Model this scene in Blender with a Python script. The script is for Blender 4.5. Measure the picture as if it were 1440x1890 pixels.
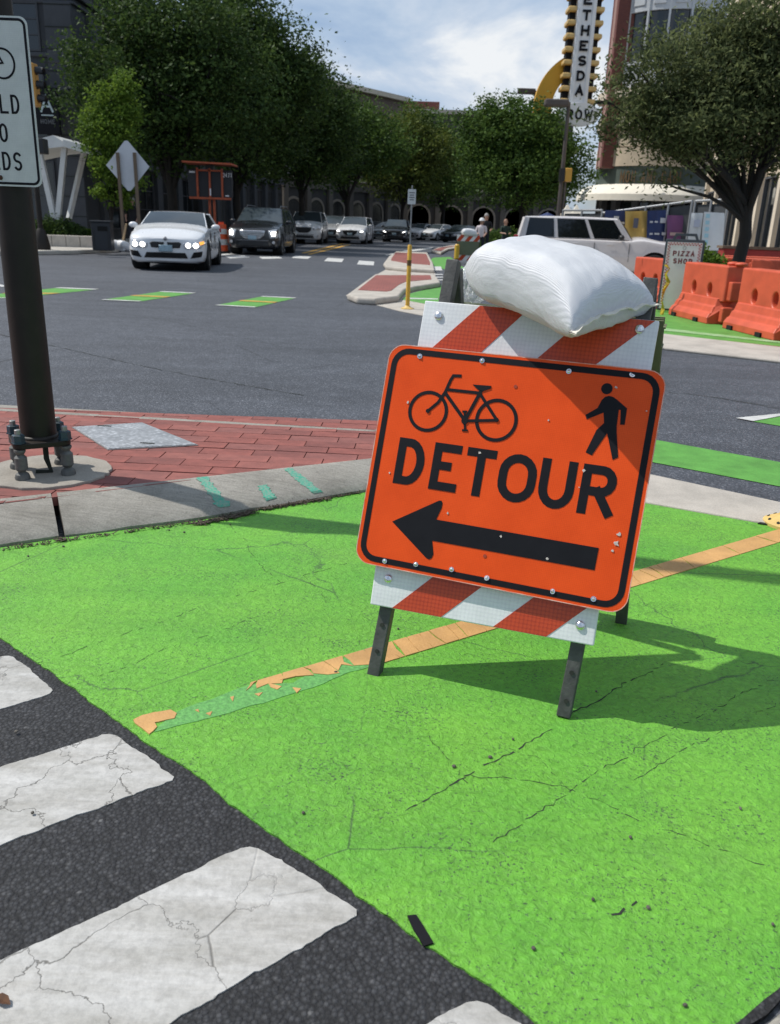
import bpy, bmesh, math, random
import numpy as np
from mathutils import Vector, Matrix

for o in list(bpy.data.objects):
    bpy.data.objects.remove(o)
S = bpy.context.scene
COL = S.collection
R = math.radians
rnd = random.Random(7)

# ------------------------------------------------------------------ camera, sky, sun, exposure
PITCH, ROLL, CAMH, FPX = 0.333, 0.036, 1.20, 1530.0
cp, sp = math.cos(PITCH), math.sin(PITCH)
FWD = Vector((0, cp, -sp)); UP0 = Vector((0, sp, cp)); RT0 = Vector((1, 0, 0))
RT = RT0 * math.cos(ROLL) + UP0 * math.sin(ROLL)
UPV = -RT0 * math.sin(ROLL) + UP0 * math.cos(ROLL)
CAMP = Vector((0, 0, CAMH))
cd = bpy.data.cameras.new('camera'); cam = bpy.data.objects.new('camera', cd); COL.objects.link(cam)
cam.matrix_world = Matrix(((RT.x, UPV.x, -FWD.x, 0), (RT.y, UPV.y, -FWD.y, 0), (RT.z, UPV.z, -FWD.z, CAMH), (0, 0, 0, 1)))
cd.sensor_fit = 'HORIZONTAL'; cd.sensor_width = 36.0; cd.lens = 36.0 * FPX / 1440.0
cd.clip_start = 0.05; cd.clip_end = 5000
cd.dof.use_dof = True; cd.dof.focus_distance = 2.5; cd.dof.aperture_fstop = 9.0
S.camera = cam

SUN_AZ = R(-13.0)      # direction in which shadows fall, from +X
SUN_EL = R(54.0)
sdir = Vector((-math.cos(SUN_AZ) * math.cos(SUN_EL), -math.sin(SUN_AZ) * math.cos(SUN_EL), math.sin(SUN_EL)))
sl = bpy.data.lights.new('sun', 'SUN'); sl.energy = 4.2; sl.angle = R(0.53); sl.color = (1.0, 0.955, 0.89)
so = bpy.data.objects.new('sun', sl); COL.objects.link(so)
so.rotation_euler = (-sdir).to_track_quat('-Z', 'Y').to_euler()

w = bpy.data.worlds.new('World'); S.world = w; w.use_nodes = True
nt = w.node_tree; nt.nodes.clear()
def N(nt, t, **k):
    n = nt.nodes.new(t)
    for a, b in k.items():
        setattr(n, a, b)
    return n
sky = N(nt, 'ShaderNodeTexSky', sky_type='NISHITA', sun_disc=False, sun_elevation=SUN_EL,
        sun_rotation=math.atan2(sdir.x, sdir.y), air_density=1.0, dust_density=1.2, ozone_density=1.6, altitude=80)
tc = N(nt, 'ShaderNodeTexCoord')
sep = N(nt, 'ShaderNodeSeparateXYZ'); nt.links.new(tc.outputs['Generated'], sep.inputs[0])
mx = N(nt, 'ShaderNodeMath', operation='ABSOLUTE'); nt.links.new(sep.outputs[2], mx.inputs[0])
ad = N(nt, 'ShaderNodeMath', operation='ADD'); nt.links.new(mx.outputs[0], ad.inputs[0]); ad.inputs[1].default_value = 0.42
cmb = N(nt, 'ShaderNodeCombineXYZ')
for i in (0, 1):
    dv = N(nt, 'ShaderNodeMath', operation='DIVIDE'); nt.links.new(sep.outputs[i], dv.inputs[0]); nt.links.new(ad.outputs[0], dv.inputs[1])
    nt.links.new(dv.outputs[0], cmb.inputs[i])
def wnoise(scale, detail, rough, w_, dist=0.0):
    mp = N(nt, 'ShaderNodeMapping'); nt.links.new(cmb.outputs[0], mp.inputs[0]); mp.inputs['Location'].default_value = w_
    n = N(nt, 'ShaderNodeTexNoise'); nt.links.new(mp.outputs[0], n.inputs['Vector'])
    n.inputs['Scale'].default_value = scale; n.inputs['Detail'].default_value = detail; n.inputs['Roughness'].default_value = rough
    n.inputs['Distortion'].default_value = dist
    return n
def wramp(src, stops):
    r = N(nt, 'ShaderNodeValToRGB'); nt.links.new(src, r.inputs[0])
    while len(r.color_ramp.elements) < len(stops): r.color_ramp.elements.new(0.5)
    for e, (p, c) in zip(r.color_ramp.elements, stops):
        e.position = p; e.color = (c[0], c[1], c[2], 1)
    return r
n1 = wnoise(1.9, 8, 0.55, (3.1, 1.7, 0.4), 0.2)
n2 = wnoise(3.4, 9, 0.56, (9.2, 4.1, 2.0), 0.35)
cover = wramp(n1.outputs['Fac'], [(0.34, (0.15, .15, .15)), (0.56, (1, 1, 1))])
shade = wramp(n2.outputs['Fac'], [(0.34, (3.3, 4.7, 6.9)), (0.48, (4.7, 6.0, 7.8)), (0.57, (6.0, 7.0, 8.4)), (0.68, (9.2, 9.5, 9.8))])
mixc = N(nt, 'ShaderNodeMixRGB'); nt.links.new(cover.outputs[0], mixc.inputs[0])
nt.links.new(sky.outputs[0], mixc.inputs[1]); nt.links.new(shade.outputs[0], mixc.inputs[2])
bg = N(nt, 'ShaderNodeBackground'); bg.inputs['Strength'].default_value = 0.095
nt.links.new(mixc.outputs[0], bg.inputs[0])
ow = N(nt, 'ShaderNodeOutputWorld'); nt.links.new(bg.outputs[0], ow.inputs[0])

S.view_settings.view_transform = 'Standard'; S.view_settings.look = 'None'
S.view_settings.exposure = 0.0; S.view_settings.gamma = 1.0
S.view_settings.use_curve_mapping = False

# ------------------------------------------------------------------ helpers
def ray(px, py):
    return FWD * FPX + RT * (px - 720.0) - UPV * (py - 945.0)
def G(px, py, z=0.0):
    d = ray(px, py); t = (z - CAMH) / d.z
    return CAMP + d * t
def at(px, py, Y):
    d = ray(px, py); return CAMP + d * (Y / d.y)
def gx(px, Y):            # ground point in the direction of column px (measured at the horizon) at distance Y
    py = 415 + (px - 720) * 0.036
    p = at(px, py, Y); return Vector((p.x, Y, 0))

def tag(o, label=None, cat=None, group=None, kind=None):
    if label: o['label'] = label
    if cat: o['category'] = cat
    if group: o['group'] = group
    if kind: o['kind'] = kind
    return o
def empty(name, loc=(0, 0, 0), rz=0.0, label=None, cat=None, group=None):
    o = bpy.data.objects.new(name, None); COL.objects.link(o)
    o.location = loc; o.rotation_euler = (0, 0, rz); o.empty_display_size = 0.1
    return tag(o, label, cat, group)

class MB:
    def __init__(s): s.v = []; s.f = []
    def add(s, vs, fs):
        b = len(s.v); s.v += [tuple(x) for x in vs]; s.f += [tuple(b + i for i in f) for f in fs]; return s
    def box(s, c, d, rz=0.0, M=None):
        x, y, z = d[0] / 2, d[1] / 2, d[2] / 2
        vs = [Vector(p) for p in ((-x, -y, -z), (x, -y, -z), (x, y, -z), (-x, y, -z), (-x, -y, z), (x, -y, z), (x, y, z), (-x, y, z))]
        if rz: q = Matrix.Rotation(rz, 3, 'Z'); vs = [q @ v for v in vs]
        if M is not None: vs = [M @ v for v in vs]
        c = Vector(c)
        return s.add([v + c for v in vs], [(0, 3, 2, 1), (4, 5, 6, 7), (0, 1, 5, 4), (1, 2, 6, 5), (2, 3, 7, 6), (3, 0, 4, 7)])
    def bar(s, a, b, wx, wy, up=(0, 0, 1)):       # box beam from a to b
        a = Vector(a); b = Vector(b); d = (b - a); L = d.length; z = d / L
        u = Vector(up)
        if abs(z.dot(u)) > 0.98: u = Vector((1, 0, 0))
        x = u.cross(z).normalized(); y = z.cross(x)
        vs = []
        for t in (a, b):
            for i, j in ((-1, -1), (1, -1), (1, 1), (-1, 1)): vs.append(t + x * i * wx / 2 + y * j * wy / 2)
        return s.add(vs, [(3, 2, 1, 0), (4, 5, 6, 7), (0, 1, 5, 4), (1, 2, 6, 5), (2, 3, 7, 6), (3, 0, 4, 7)])
    def prism(s, poly, f0, f1):                    # poly list of 2d; f0,f1 map 2d->3d
        n = len(poly)
        return s.add([f0(*p) for p in poly] + [f1(*p) for p in poly],
                     [tuple(range(n - 1, -1, -1)), tuple(range(n, 2 * n))] + [(i, (i + 1) % n, n + (i + 1) % n, n + i) for i in range(n)])
    def slab(s, poly, z0, z1): return s.prism(poly, lambda x, y: (x, y, z0), lambda x, y: (x, y, z1))
    def face_prism(s, poly, y0, y1):               # 2d (x,z) extruded along y
        return s.prism(poly, lambda x, z: (x, y1, z), lambda x, z: (x, y0, z))
    def lathe(s, prof, n=16, M=None, cap=True):
        vs = []; fs = []
        for r, z in prof:
            for i in range(n):
                a = 2 * math.pi * i / n; vs.append(Vector((r * math.cos(a), r * math.sin(a), z)))
        for k in range(len(prof) - 1):
            for i in range(n):
                j = (i + 1) % n; fs.append((k * n + i, k * n + j, (k + 1) * n + j, (k + 1) * n + i))
        if cap: fs.append(tuple(range(n - 1, -1, -1))); fs.append(tuple((len(prof) - 1) * n + i for i in range(n)))
        if M is not None: vs = [M @ v for v in vs]
        return s.add(vs, fs)
    def tube(s, pts, rad, n=8, cap=True):
        pts = [Vector(p) for p in pts]
        if not isinstance(rad, (list, tuple)): rad = [rad] * len(pts)
        vs = []; fs = []; x = None
        for k, p in enumerate(pts):
            d = (pts[min(k + 1, len(pts) - 1)] - pts[max(k - 1, 0)]).normalized()
            if x is None:
                x = d.orthogonal().normalized()
            else:
                x = (x - d * x.dot(d)); x = x.normalized() if x.length > 1e-6 else d.orthogonal().normalized()
            y = d.cross(x)
            for i in range(n):
                a = 2 * math.pi * i / n; vs.append(p + (x * math.cos(a) + y * math.sin(a)) * rad[k])
        for k in range(len(pts) - 1):
            for i in range(n):
                j = (i + 1) % n; fs.append((k * n + i, k * n + j, (k + 1) * n + j, (k + 1) * n + i))
        if cap: fs.append(tuple(range(n - 1, -1, -1))); fs.append(tuple((len(pts) - 1) * n + i for i in range(n)))
        return s.add(vs, fs)
    def sphere(s, c, r, nu=12, nv=8, M=None):
        if not isinstance(r, (list, tuple)): r = (r, r, r)
        vs = []; fs = []
        for k in range(1, nv):
            t = math.pi * k / nv
            for i in range(nu):
                a = 2 * math.pi * i / nu
                vs.append(Vector((r[0] * math.sin(t) * math.cos(a), r[1] * math.sin(t) * math.sin(a), r[2] * math.cos(t))))
        vs += [Vector((0, 0, r[2])), Vector((0, 0, -r[2]))]
        m = (nv - 1) * nu
        for k in range(nv - 2):
            for i in range(nu):
                j = (i + 1) % nu; fs.append((k * nu + i, (k + 1) * nu + i, (k + 1) * nu + j, k * nu + j))
        for i in range(nu):
            j = (i + 1) % nu; fs.append((m, i, j)); fs.append((m + 1, (nv - 2) * nu + j, (nv - 2) * nu + i))
        if M is not None: vs = [M @ v for v in vs]
        c = Vector(c); return s.add([v + c for v in vs], fs)
    def mesh(s, name='m', smooth=None):
        me = bpy.data.meshes.new(name); me.from_pydata(s.v, [], s.f); me.update()
        bm = bmesh.new(); bm.from_mesh(me); bmesh.ops.recalc_face_normals(bm, faces=bm.faces)
        if smooth is not None:
            for f in bm.faces: f.smooth = True
            ang = R(smooth)
            for e in bm.edges:
                if len(e.link_faces) == 2 and e.calc_face_angle(0) > ang: e.smooth = False
        bm.to_mesh(me); bm.free()
        return me
    def build(s, name, mat, parent=None, smooth=None, bevel=None, seg=2, subd=None):
        o = bpy.data.objects.new(name, s.mesh(name, smooth)); COL.objects.link(o)
        o.data.materials.append(mat); o.parent = parent
        if bevel:
            b = o.modifiers.new('b', 'BEVEL'); b.width = bevel; b.segments = seg; b.limit_method = 'ANGLE'; b.angle_limit = R(35)
        if subd:
            m = o.modifiers.new('s', 'SUBSURF'); m.levels = subd; m.render_levels = subd
        return o
def struct(o): return tag(o, kind='structure')
def child_copy(src, parent, loc=None, rot=None, name=None):
    c = src.copy(); COL.objects.link(c); c.parent = parent
    if loc is not None: c.location = loc
    if rot is not None: c.rotation_euler = rot
    return c
def copy_tree(o, parent=None):
    c = o.copy(); COL.objects.link(c); c.parent = parent
    for ch in list(o.children): copy_tree(ch, c)
    return c

# ------------------------------------------------------------------ materials
MATS = {}
def mat(name, col=(0.5, 0.5, 0.5), rough=0.6, metal=0.0, var=0.0, vscale=6.0, bump=0.0, bscale=40.0, bdist=0.004, spec=0.5,
        emit=None, estr=0.0, coat=0.0, var2=None, stretch=None, trans=0.0, alpha=1.0):
    if name in MATS: return MATS[name]
    m = bpy.data.materials.new(name); m.use_nodes = True; t = m.node_tree; MATS[name] = m
    b = t.nodes['Principled BSDF']
    b.inputs['Base Color'].default_value = (*col, 1); b.inputs['Roughness'].default_value = rough; b.inputs['Metallic'].default_value = metal
    b.inputs['Specular IOR Level'].default_value = spec; b.inputs['Coat Weight'].default_value = coat
    b.inputs['Transmission Weight'].default_value = trans; b.inputs['Alpha'].default_value = alpha
    if emit: b.inputs['Emission Color'].default_value = (*emit, 1); b.inputs['Emission Strength'].default_value = estr
    tcn = N(t, 'ShaderNodeTexCoord'); src = tcn.outputs['Object']
    if stretch:
        mp = N(t, 'ShaderNodeMapping'); mp.inputs['Scale'].default_value = stretch; t.links.new(src, mp.inputs[0]); src = mp.outputs[0]
    if var > 0:
        n = N(t, 'ShaderNodeTexNoise'); n.inputs['Scale'].default_value = vscale; n.inputs['Detail'].default_value = 6; n.inputs['Roughness'].default_value = 0.65
        t.links.new(src, n.inputs['Vector'])
        r = N(t, 'ShaderNodeValToRGB'); t.links.new(n.outputs['Fac'], r.inputs[0])
        c2 = var2 or tuple(c * (1 - var) for c in col); c3 = tuple(min(1, c * (1 + var * 0.6)) for c in col)
        r.color_ramp.elements[0].position = 0.3; r.color_ramp.elements[0].color = (*c2, 1)
        r.color_ramp.elements[1].position = 0.68; r.color_ramp.elements[1].color = (*c3, 1)
        t.links.new(r.outputs[0], b.inputs['Base Color'])
        r2 = N(t, 'ShaderNodeMapRange'); t.links.new(n.outputs['Fac'], r2.inputs[0])
        r2.inputs[3].default_value = max(0.02, rough - 0.1); r2.inputs[4].default_value = min(1, rough + 0.1); t.links.new(r2.outputs[0], b.inputs['Roughness'])
    if bump > 0:
        n = N(t, 'ShaderNodeTexNoise'); n.inputs['Scale'].default_value = bscale; n.inputs['Detail'].default_value = 5; t.links.new(src, n.inputs['Vector'])
        bp = N(t, 'ShaderNodeBump'); bp.inputs['Strength'].default_value = bump; bp.inputs['Distance'].default_value = bdist
        t.links.new(n.outputs['Fac'], bp.inputs['Height']); t.links.new(bp.outputs[0], b.inputs['Normal'])
    return m
class NT:                                          # small node-graph helper for the special surfaces
    def __init__(s, name, rough=0.8):
        s.m = bpy.data.materials.new(name); s.m.use_nodes = True; s.t = s.m.node_tree; s.b = s.t.nodes['Principled BSDF']
        s.b.inputs['Roughness'].default_value = rough
        s.co = N(s.t, 'ShaderNodeTexCoord').outputs['Object']; MATS[name] = s.m
    def lk(s, a, b): s.t.links.new(a, b)
    def mapping(s, scale=(1, 1, 1), rot=(0, 0, 0), loc=(0, 0, 0)):
        n = N(s.t, 'ShaderNodeMapping'); s.lk(s.co, n.inputs[0]); n.inputs['Scale'].default_value = scale; n.inputs['Rotation'].default_value = rot; n.inputs['Location'].default_value = loc
        return n.outputs[0]
    def noise(s, scale, detail=4, rough=0.6, vec=None, dist=0.0):
        n = N(s.t, 'ShaderNodeTexNoise'); s.lk(vec or s.co, n.inputs['Vector'])
        n.inputs['Scale'].default_value = scale; n.inputs['Detail'].default_value = detail; n.inputs['Roughness'].default_value = rough; n.inputs['Distortion'].default_value = dist
        return n.outputs['Fac']
    def voro(s, scale, feature='F1', out='Distance', vec=None, rand=1.0):
        n = N(s.t, 'ShaderNodeTexVoronoi', feature=feature); s.lk(vec or s.co, n.inputs['Vector']); n.inputs['Scale'].default_value = scale
        n.inputs['Randomness'].default_value = rand
        return n.outputs[out]
    def ramp(s, src, stops, interp='LINEAR'):
        r = N(s.t, 'ShaderNodeValToRGB'); s.lk(src, r.inputs[0]); r.color_ramp.interpolation = interp
        while len(r.color_ramp.elements) < len(stops): r.color_ramp.elements.new(0.5)
        for e, (p, c) in zip(r.color_ramp.elements, stops):
            if not isinstance(c, (tuple, list)): c = (c, c, c)
            e.position = p; e.color = (*c, 1)
        return r.outputs[0]
    def mix(s, fac, a, b, mode='MIX'):
        n = N(s.t, 'ShaderNodeMixRGB', blend_type=mode)
        for v, i in ((fac, 0), (a, 1), (b, 2)):
            if isinstance(v, (int, float)): n.inputs[i].default_value = v if i == 0 else (v, v, v, 1)
            elif isinstance(v, tuple): n.inputs[i].default_value = (*v, 1)
            else: s.lk(v, n.inputs[i])
        return n.outputs[0]
    def math(s, op, a, b=0.0):
        n = N(s.t, 'ShaderNodeMath', operation=op)
        for v, i in ((a, 0), (b, 1)):
            if isinstance(v, (int, float)): n.inputs[i].default_value = v
            else: s.lk(v, n.inputs[i])
        return n.outputs[0]
    def color(s, c): s.lk(c, s.b.inputs['Base Color'])
    def bump(s, h, strength=0.5, dist=0.004, prev=None):
        n = N(s.t, 'ShaderNodeBump'); n.inputs['Strength'].default_value = strength; n.inputs['Distance'].default_value = dist
        s.lk(h, n.inputs['Height'])
        if prev is not None: s.lk(prev, n.inputs['Normal'])
        s.lk(n.outputs[0], s.b.inputs['Normal']); return n.outputs[0]

# asphalt: dark stones of a few millimetres
a = NT('asphalt', 0.82)
st = a.voro(112, out='Color'); sd = a.voro(112); big = a.noise(0.7, 6, 0.6); mid = a.noise(9, 5, 0.65)
sv = a.ramp(st, [(0.0, (0.020, 0.021, 0.024)), (0.75, (0.048, 0.050, 0.055)), (0.93, (0.075, 0.076, 0.08)), (1.0, (0.18, 0.18, 0.18))])
sv = a.mix(0.9, sv, a.ramp(sd, [(0.25, 1.0), (0.65, 0.28)]), 'MULTIPLY')
sv = a.mix(1.0, sv, a.ramp(mid, [(0.25, 0.72), (0.75, 1.25)]), 'MULTIPLY')
sv = a.mix(1.0, sv, a.ramp(big, [(0.25, 0.85), (0.75, 1.18)]), 'MULTIPLY')
a.color(sv); b1 = a.bump(a.mix(0.5, a.ramp(sd, [(0.0, 1.0), (0.7, 0.0)]), a.noise(220, 3)), 0.9, 0.006); a.bump(mid, 0.25, 0.01, b1)
ASPH = a.m
# older, paler asphalt of the crossing beyond the island
a = NT('asphalt_worn', 0.7)
st = a.voro(110, out='Color'); sd = a.voro(110); big = a.noise(0.35, 6, 0.6); mid = a.noise(5, 6, 0.7); strk = a.noise(1.0, 4, 0.6, a.mapping((0.25, 1.6, 1), (0, 0, R(-12))))
sv = a.ramp(st, [(0.0, (0.050, 0.056, 0.068)), (0.7, (0.094, 0.104, 0.124)), (1.0, (0.27, 0.28, 0.31))])
sv = a.mix(0.7, sv, a.ramp(sd, [(0.2, 1.0), (0.7, 0.45)]), 'MULTIPLY')
sv = a.mix(1.0, sv, a.ramp(mid, [(0.25, 0.75), (0.75, 1.2)]), 'MULTIPLY')
sv = a.mix(1.0, sv, a.ramp(big, [(0.25, 0.8), (0.75, 1.15)]), 'MULTIPLY')
sv = a.mix(1.0, sv, a.ramp(strk, [(0.3, 0.76), (0.7, 1.14)]), 'MULTIPLY')
sv = a.mix(a.ramp(a.noise(0.9, 5, .7), [(.62, 0.), (.70, .45)]), sv, (.05, .053, .06))
cr = a.ramp(a.voro(0.55, 'DISTANCE_TO_EDGE', vec=a.mapping((1, 1, 1), (0, 0, 0.3))), [(0.0, 0.45), (0.006, 1.0)])
sv = a.mix(a.ramp(a.noise(0.5, 2), [(0.5, 0.0), (0.6, 1.0)]), sv, a.mix(1.0, sv, cr, 'MULTIPLY'))
a.color(sv); a.bump(a.ramp(sd, [(0.0, 1.0), (0.7, 0.0)]), 0.6, 0.004)
ASPHW = a.m
# green bike-lane coating
def green(name, base, wear):
    a = NT(name, 0.55)
    wr = a.noise(62, 6, 0.62, dist=0.6); fine = a.noise(180, 4, 0.6); big = a.noise(1.6, 5, 0.6); patch = a.noise(4.2, 6, 0.7)
    c = a.ramp(wr, [(0.25, tuple(x * 0.66 for x in base)), (0.5, base), (0.72, tuple(min(1, x * 1.2) for x in base))])
    trk = a.noise(1.0, 5, 0.6, a.mapping((0.5, 5.5, 1), (0, 0, R(-35)))); c = a.mix(1.0, c, a.ramp(trk, [(0.3, (0.84, 0.87, 0.85)), (0.6, (1.05, 1.03, 1.0))]), 'MULTIPLY')
    c = a.mix(a.ramp(a.noise(2.3, 7, 0.72), [(0.56, 0.0), (0.72, 0.34)]), c, (0.09, 0.21, 0.055))
    c = a.mix(1.0, c, a.ramp(big, [(0.3, (0.80, 0.88, 0.9)), (0.7, (1.28, 1.06, 1.1))]), 'MULTIPLY')
    # pits where the dark asphalt shows through, denser in worn patches
    pit = a.noise(120, 3, 0.7)
    thr = a.math('ADD', pit, a.math('MULTIPLY', a.math('SUBTRACT', patch, 0.5), 0.42))
    c = a.mix(a.ramp(thr, [(0.62 - wear, 0.0), (0.70 - wear, 0.85)]), c, (0.035, 0.06, 0.035))
    # hairline cracks
    ck = a.voro(1.25, 'DISTANCE_TO_EDGE', vec=a.mix(0.06, a.co, a.noise(9, 4), 'ADD'))
    c = a.mix(a.math('MULTIPLY', a.ramp(ck, [(0.0, 1.0), (0.004, 0.0)]), a.ramp(a.noise(1.3, 3), [(0.46, 0.0), (0.56, 0.75)])), c, (0.03, 0.055, 0.03))
    a.color(c)
    b1 = a.bump(wr, 1.0, 0.009); a.bump(fine, 0.5, 0.003, b1)
    return a.m
GREEN = green('green_lane_paint', (0.130, 0.415, 0.036), 0.034)
GREENF = mat('green_road_paint', (0.10, 0.31, 0.05), 0.65, var=0.3, vscale=5, bump=0.5, bscale=90)
# white thermoplastic with cracks and grime
a = NT('white_marking', 0.6)
ck = a.voro(4.6, 'DISTANCE_TO_EDGE', vec=a.mix(0.16, a.co, a.noise(8, 5), 'ADD'))
ck2 = a.voro(9, 'DISTANCE_TO_EDGE', vec=a.mix(0.12, a.co, a.noise(14, 5), 'ADD'))
c = a.ramp(a.noise(3.5, 7, 0.65, a.mapping((1.0, 2.6, 1), (0, 0, 0.7))), [(0.3, (0.35, 0.345, 0.32)), (0.55, (0.46, 0.455, 0.435)), (0.75, (0.54, 0.535, 0.515))])
c = a.mix(1.0, c, a.ramp(a.noise(70, 4), [(0.3, 0.82), (0.6, 1.05)]), 'MULTIPLY')
c = a.mix(1.0, c, a.ramp(a.noise(2.2, 6, .7, a.mapping((1.2, 7, 1), (0, 0, 0.68))), [(0.3, (.72, .70, .66)), (0.6, (1.06, 1.06, 1.06))]), 'MULTIPLY')
c = a.mix(a.ramp(a.noise(48, 5, .7), [(.70, 0.), (.76, .7)]), c, (.12, .115, .105))
c = a.mix(a.math('MULTIPLY', a.ramp(ck, [(0.0, 1.0), (0.004, 0.8), (0.009, 0.0)]), a.ramp(a.noise(2.4, 3), [(0.40, 0.0), (0.58, 0.9)])), c, (0.10, 0.095, 0.085))
c = a.mix(a.math('MULTIPLY', a.ramp(ck2, [(0.0, 0.5), (0.008, 0.0)]), a.ramp(a.noise(3.1, 3), [(0.5, 0.0), (0.62, 0.8)])), c, (0.22, 0.21, 0.19))
a.color(c); a.bump(a.mix(0.5, a.ramp(ck, [(0.0, 0.0), (0.012, 1.0)]), a.noise(90, 4)), 0.5, 0.004)
WHITEP = a.m
WHITEF = mat('white_road_paint', (0.55, 0.55, 0.53), 0.6, var=0.25, vscale=6)
ORANGEP = mat('orange_line_paint', (0.56, 0.315, 0.115), 0.6, var=0.2, vscale=9, bump=0.5, bscale=120)
YELLOWP = mat('yellow_line_paint', (0.55, 0.31, 0.05), 0.6, var=0.3, vscale=5)
GHOST = mat('worn_line_ghost', (0.125, 0.37, 0.085), 0.6, var=0.35, vscale=95, var2=(0.075, 0.22, 0.06), bump=1.0, bscale=70)
# concrete
def concrete(name, col, vs=4.0, bump=0.5):
    a = NT(name, 0.85)
    c = a.ramp(a.noise(vs, 7, 0.7), [(0.25, tuple(x * 0.68 for x in col)), (0.55, col), (0.8, tuple(x * 1.15 for x in col))])
    c = a.mix(1.0, c, a.ramp(a.noise(130, 4, 0.7), [(0.3, 0.8), (0.65, 1.08)]), 'MULTIPLY')
    c = a.mix(a.ramp(a.noise(55, 3, 0.6), [(0.66, 0.0), (0.74, 0.5)]), c, tuple(x * 0.45 for x in col))
    a.color(c); a.bump(a.noise(160, 5, 0.7), bump, 0.003); return a.m
_k = NT('kerb_concrete', .88)
_c = _k.ramp(_k.noise(3.2, 8, .72), [(.25, (.20, .185, .155)), (.5, (.325, .305, .265)), (.78, (.42, .395, .345))])
_c = _k.mix(1., _c, _k.ramp(_k.noise(3, 6, .75, _k.mapping((2.5, 26, 6), (0, 0, R(-31)))), [(.3, .72), (.65, 1.1)]), 'MULTIPLY')
_c = _k.mix(1., _c, _k.ramp(_k.noise(140, 4, .75), [(.3, .72), (.65, 1.1)]), 'MULTIPLY')
_c = _k.mix(_k.ramp(_k.noise(42, 3, .6), [(.66, 0.), (.73, .6)]), _c, (.11, .10, .085))
_k.color(_c); _k.bump(_k.noise(120, 6, .75), .8, .004); CONC = _k.m
CONCL = concrete('pale_concrete', (0.47, 0.43, 0.375), 3.0); CONCF = concrete('footing_concrete', (0.33, 0.30, 0.255), 5.0, 0.8); PAVE = concrete('pavement_concrete', (0.46, 0.43, 0.38), 1.0)
BRICK = []
for i, c in enumerate(((0.25, 0.078, 0.062), (0.205, 0.068, 0.056), (0.27, 0.092, 0.074), (0.235, 0.084, 0.07))):
    BRICK.append(mat('red_paver_%d' % i, c, 0.8, var=0.28, vscale=12, bump=0.5, bscale=130))
BRICKFAR = NT('red_paver_far', 0.8)
_b = N(BRICKFAR.t, 'ShaderNodeTexBrick'); BRICKFAR.lk(BRICKFAR.co, _b.inputs['Vector']); _b.inputs['Scale'].default_value = 4.6
_b.inputs['Color1'].default_value = (0.30, 0.09, 0.07, 1); _b.inputs['Color2'].default_value = (0.26, 0.08, 0.065, 1); _b.inputs['Mortar'].default_value = (0.10, 0.045, 0.04, 1); _b.inputs['Mortar Size'].default_value = 0.02
BRICKFAR.color(BRICKFAR.mix(1.0, _b.outputs[0], BRICKFAR.ramp(BRICKFAR.noise(3, 5), [(0.3, 0.8), (0.7, 1.15)]), 'MULTIPLY')); BRICKFAR = BRICKFAR.m
JOINT = mat('joint_grit', (0.055, 0.035, 0.03), 0.95, var=0.4, vscale=40)
DARK = mat('crack_dark', (0.022, 0.026, 0.02), 0.9, var=0.4, vscale=60)
_t = NT('teal_spray_paint', .85)
_t.color(_t.mix(_t.ramp(_t.noise(90, 5, .75), [(.42, .95), (.62, .15)]), (0.30, 0.31, 0.26), (0.035, 0.33, 0.22))); TEAL = _t.m
BLACKP = mat('black_print', (0.008, 0.008, 0.011), 0.6, var=0.2, vscale=20, spec=0.2)
ORANGE = NT('orange_reflective_sheet', 0.38)
hx = ORANGE.voro(210, vec=ORANGE.mapping((1, 0.0, 1)), rand=0.15)
ORANGE.b.inputs['Specular IOR Level'].default_value = .2
c = ORANGE.mix(0.25, (0.80, 0.078, 0.009), ORANGE.ramp(hx, [(0.2, (0.95, 0.12, 0.018)), (0.6, (0.66, 0.07, 0.01))]))
c = ORANGE.mix(1.0, c, ORANGE.ramp(ORANGE.noise(7, 5), [(0.3, (0.9, 0.86, 0.8)), (0.7, (1.06, 1.1, 1.2))]), 'MULTIPLY')
c = ORANGE.mix(ORANGE.ramp(ORANGE.noise(26, 4, 0.7), [(0.72, 0.0), (0.82, 0.45)]), c, (0.45, 0.16, 0.08))
scr = ORANGE.noise(3.0, 3, 0.7, ORANGE.mapping((14, 1, 1.2), (0, R(40), 0)))
c = ORANGE.mix(ORANGE.ramp(scr, [(0.70, 0.0), (0.78, 0.35)]), c, (0.9, 0.32, 0.16))
ORANGE.color(c); ORANGE.bump(hx, 0.25, 0.001); ORANGE = ORANGE.m
def sheet(name, c1, c2, sc=95):
    a = NT(name, 0.35); hx = a.voro(sc, vec=a.mapping((1, 0, 1)), rand=0.1)
    c = a.ramp(hx, [(0.3, c1), (0.62, c2)])
    c = a.mix(1.0, c, a.ramp(a.noise(9, 6, 0.7), [(0.3, 0.86), (0.7, 1.05)]), 'MULTIPLY')
    c = a.mix(a.ramp(a.noise(30, 4, 0.7), [(0.70, 0.0), (0.78, 0.4)]), c, (0.3, 0.26, 0.2))
    a.color(c); a.bump(hx, 0.2, 0.001); return a.m
RAILW = sheet('white_reflective_sheet', (0.78, 0.79, 0.79), (0.71, 0.72, 0.73)); RAILO = sheet('red_orange_reflective_sheet', (0.56, 0.065, 0.016), (0.42, 0.042, 0.011))
PLANK = mat('olive_plastic_plank', (0.17, 0.18, 0.09), 0.55, var=0.25, vscale=8)
GALV = mat('galvanised_steel', (0.33, 0.33, 0.32), 0.5, metal=0.7, var=0.3, vscale=25, bump=0.2, bscale=90)
LEG = mat('grey_steel_leg', (0.085, 0.085, 0.08), 0.55, metal=0.35, var=0.4, vscale=22, bump=0.3, bscale=120)
LEGTOP = LEG
CHROME = mat('bright_bolt_metal', (0.75, 0.75, 0.76), 0.25, metal=1.0)
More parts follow.
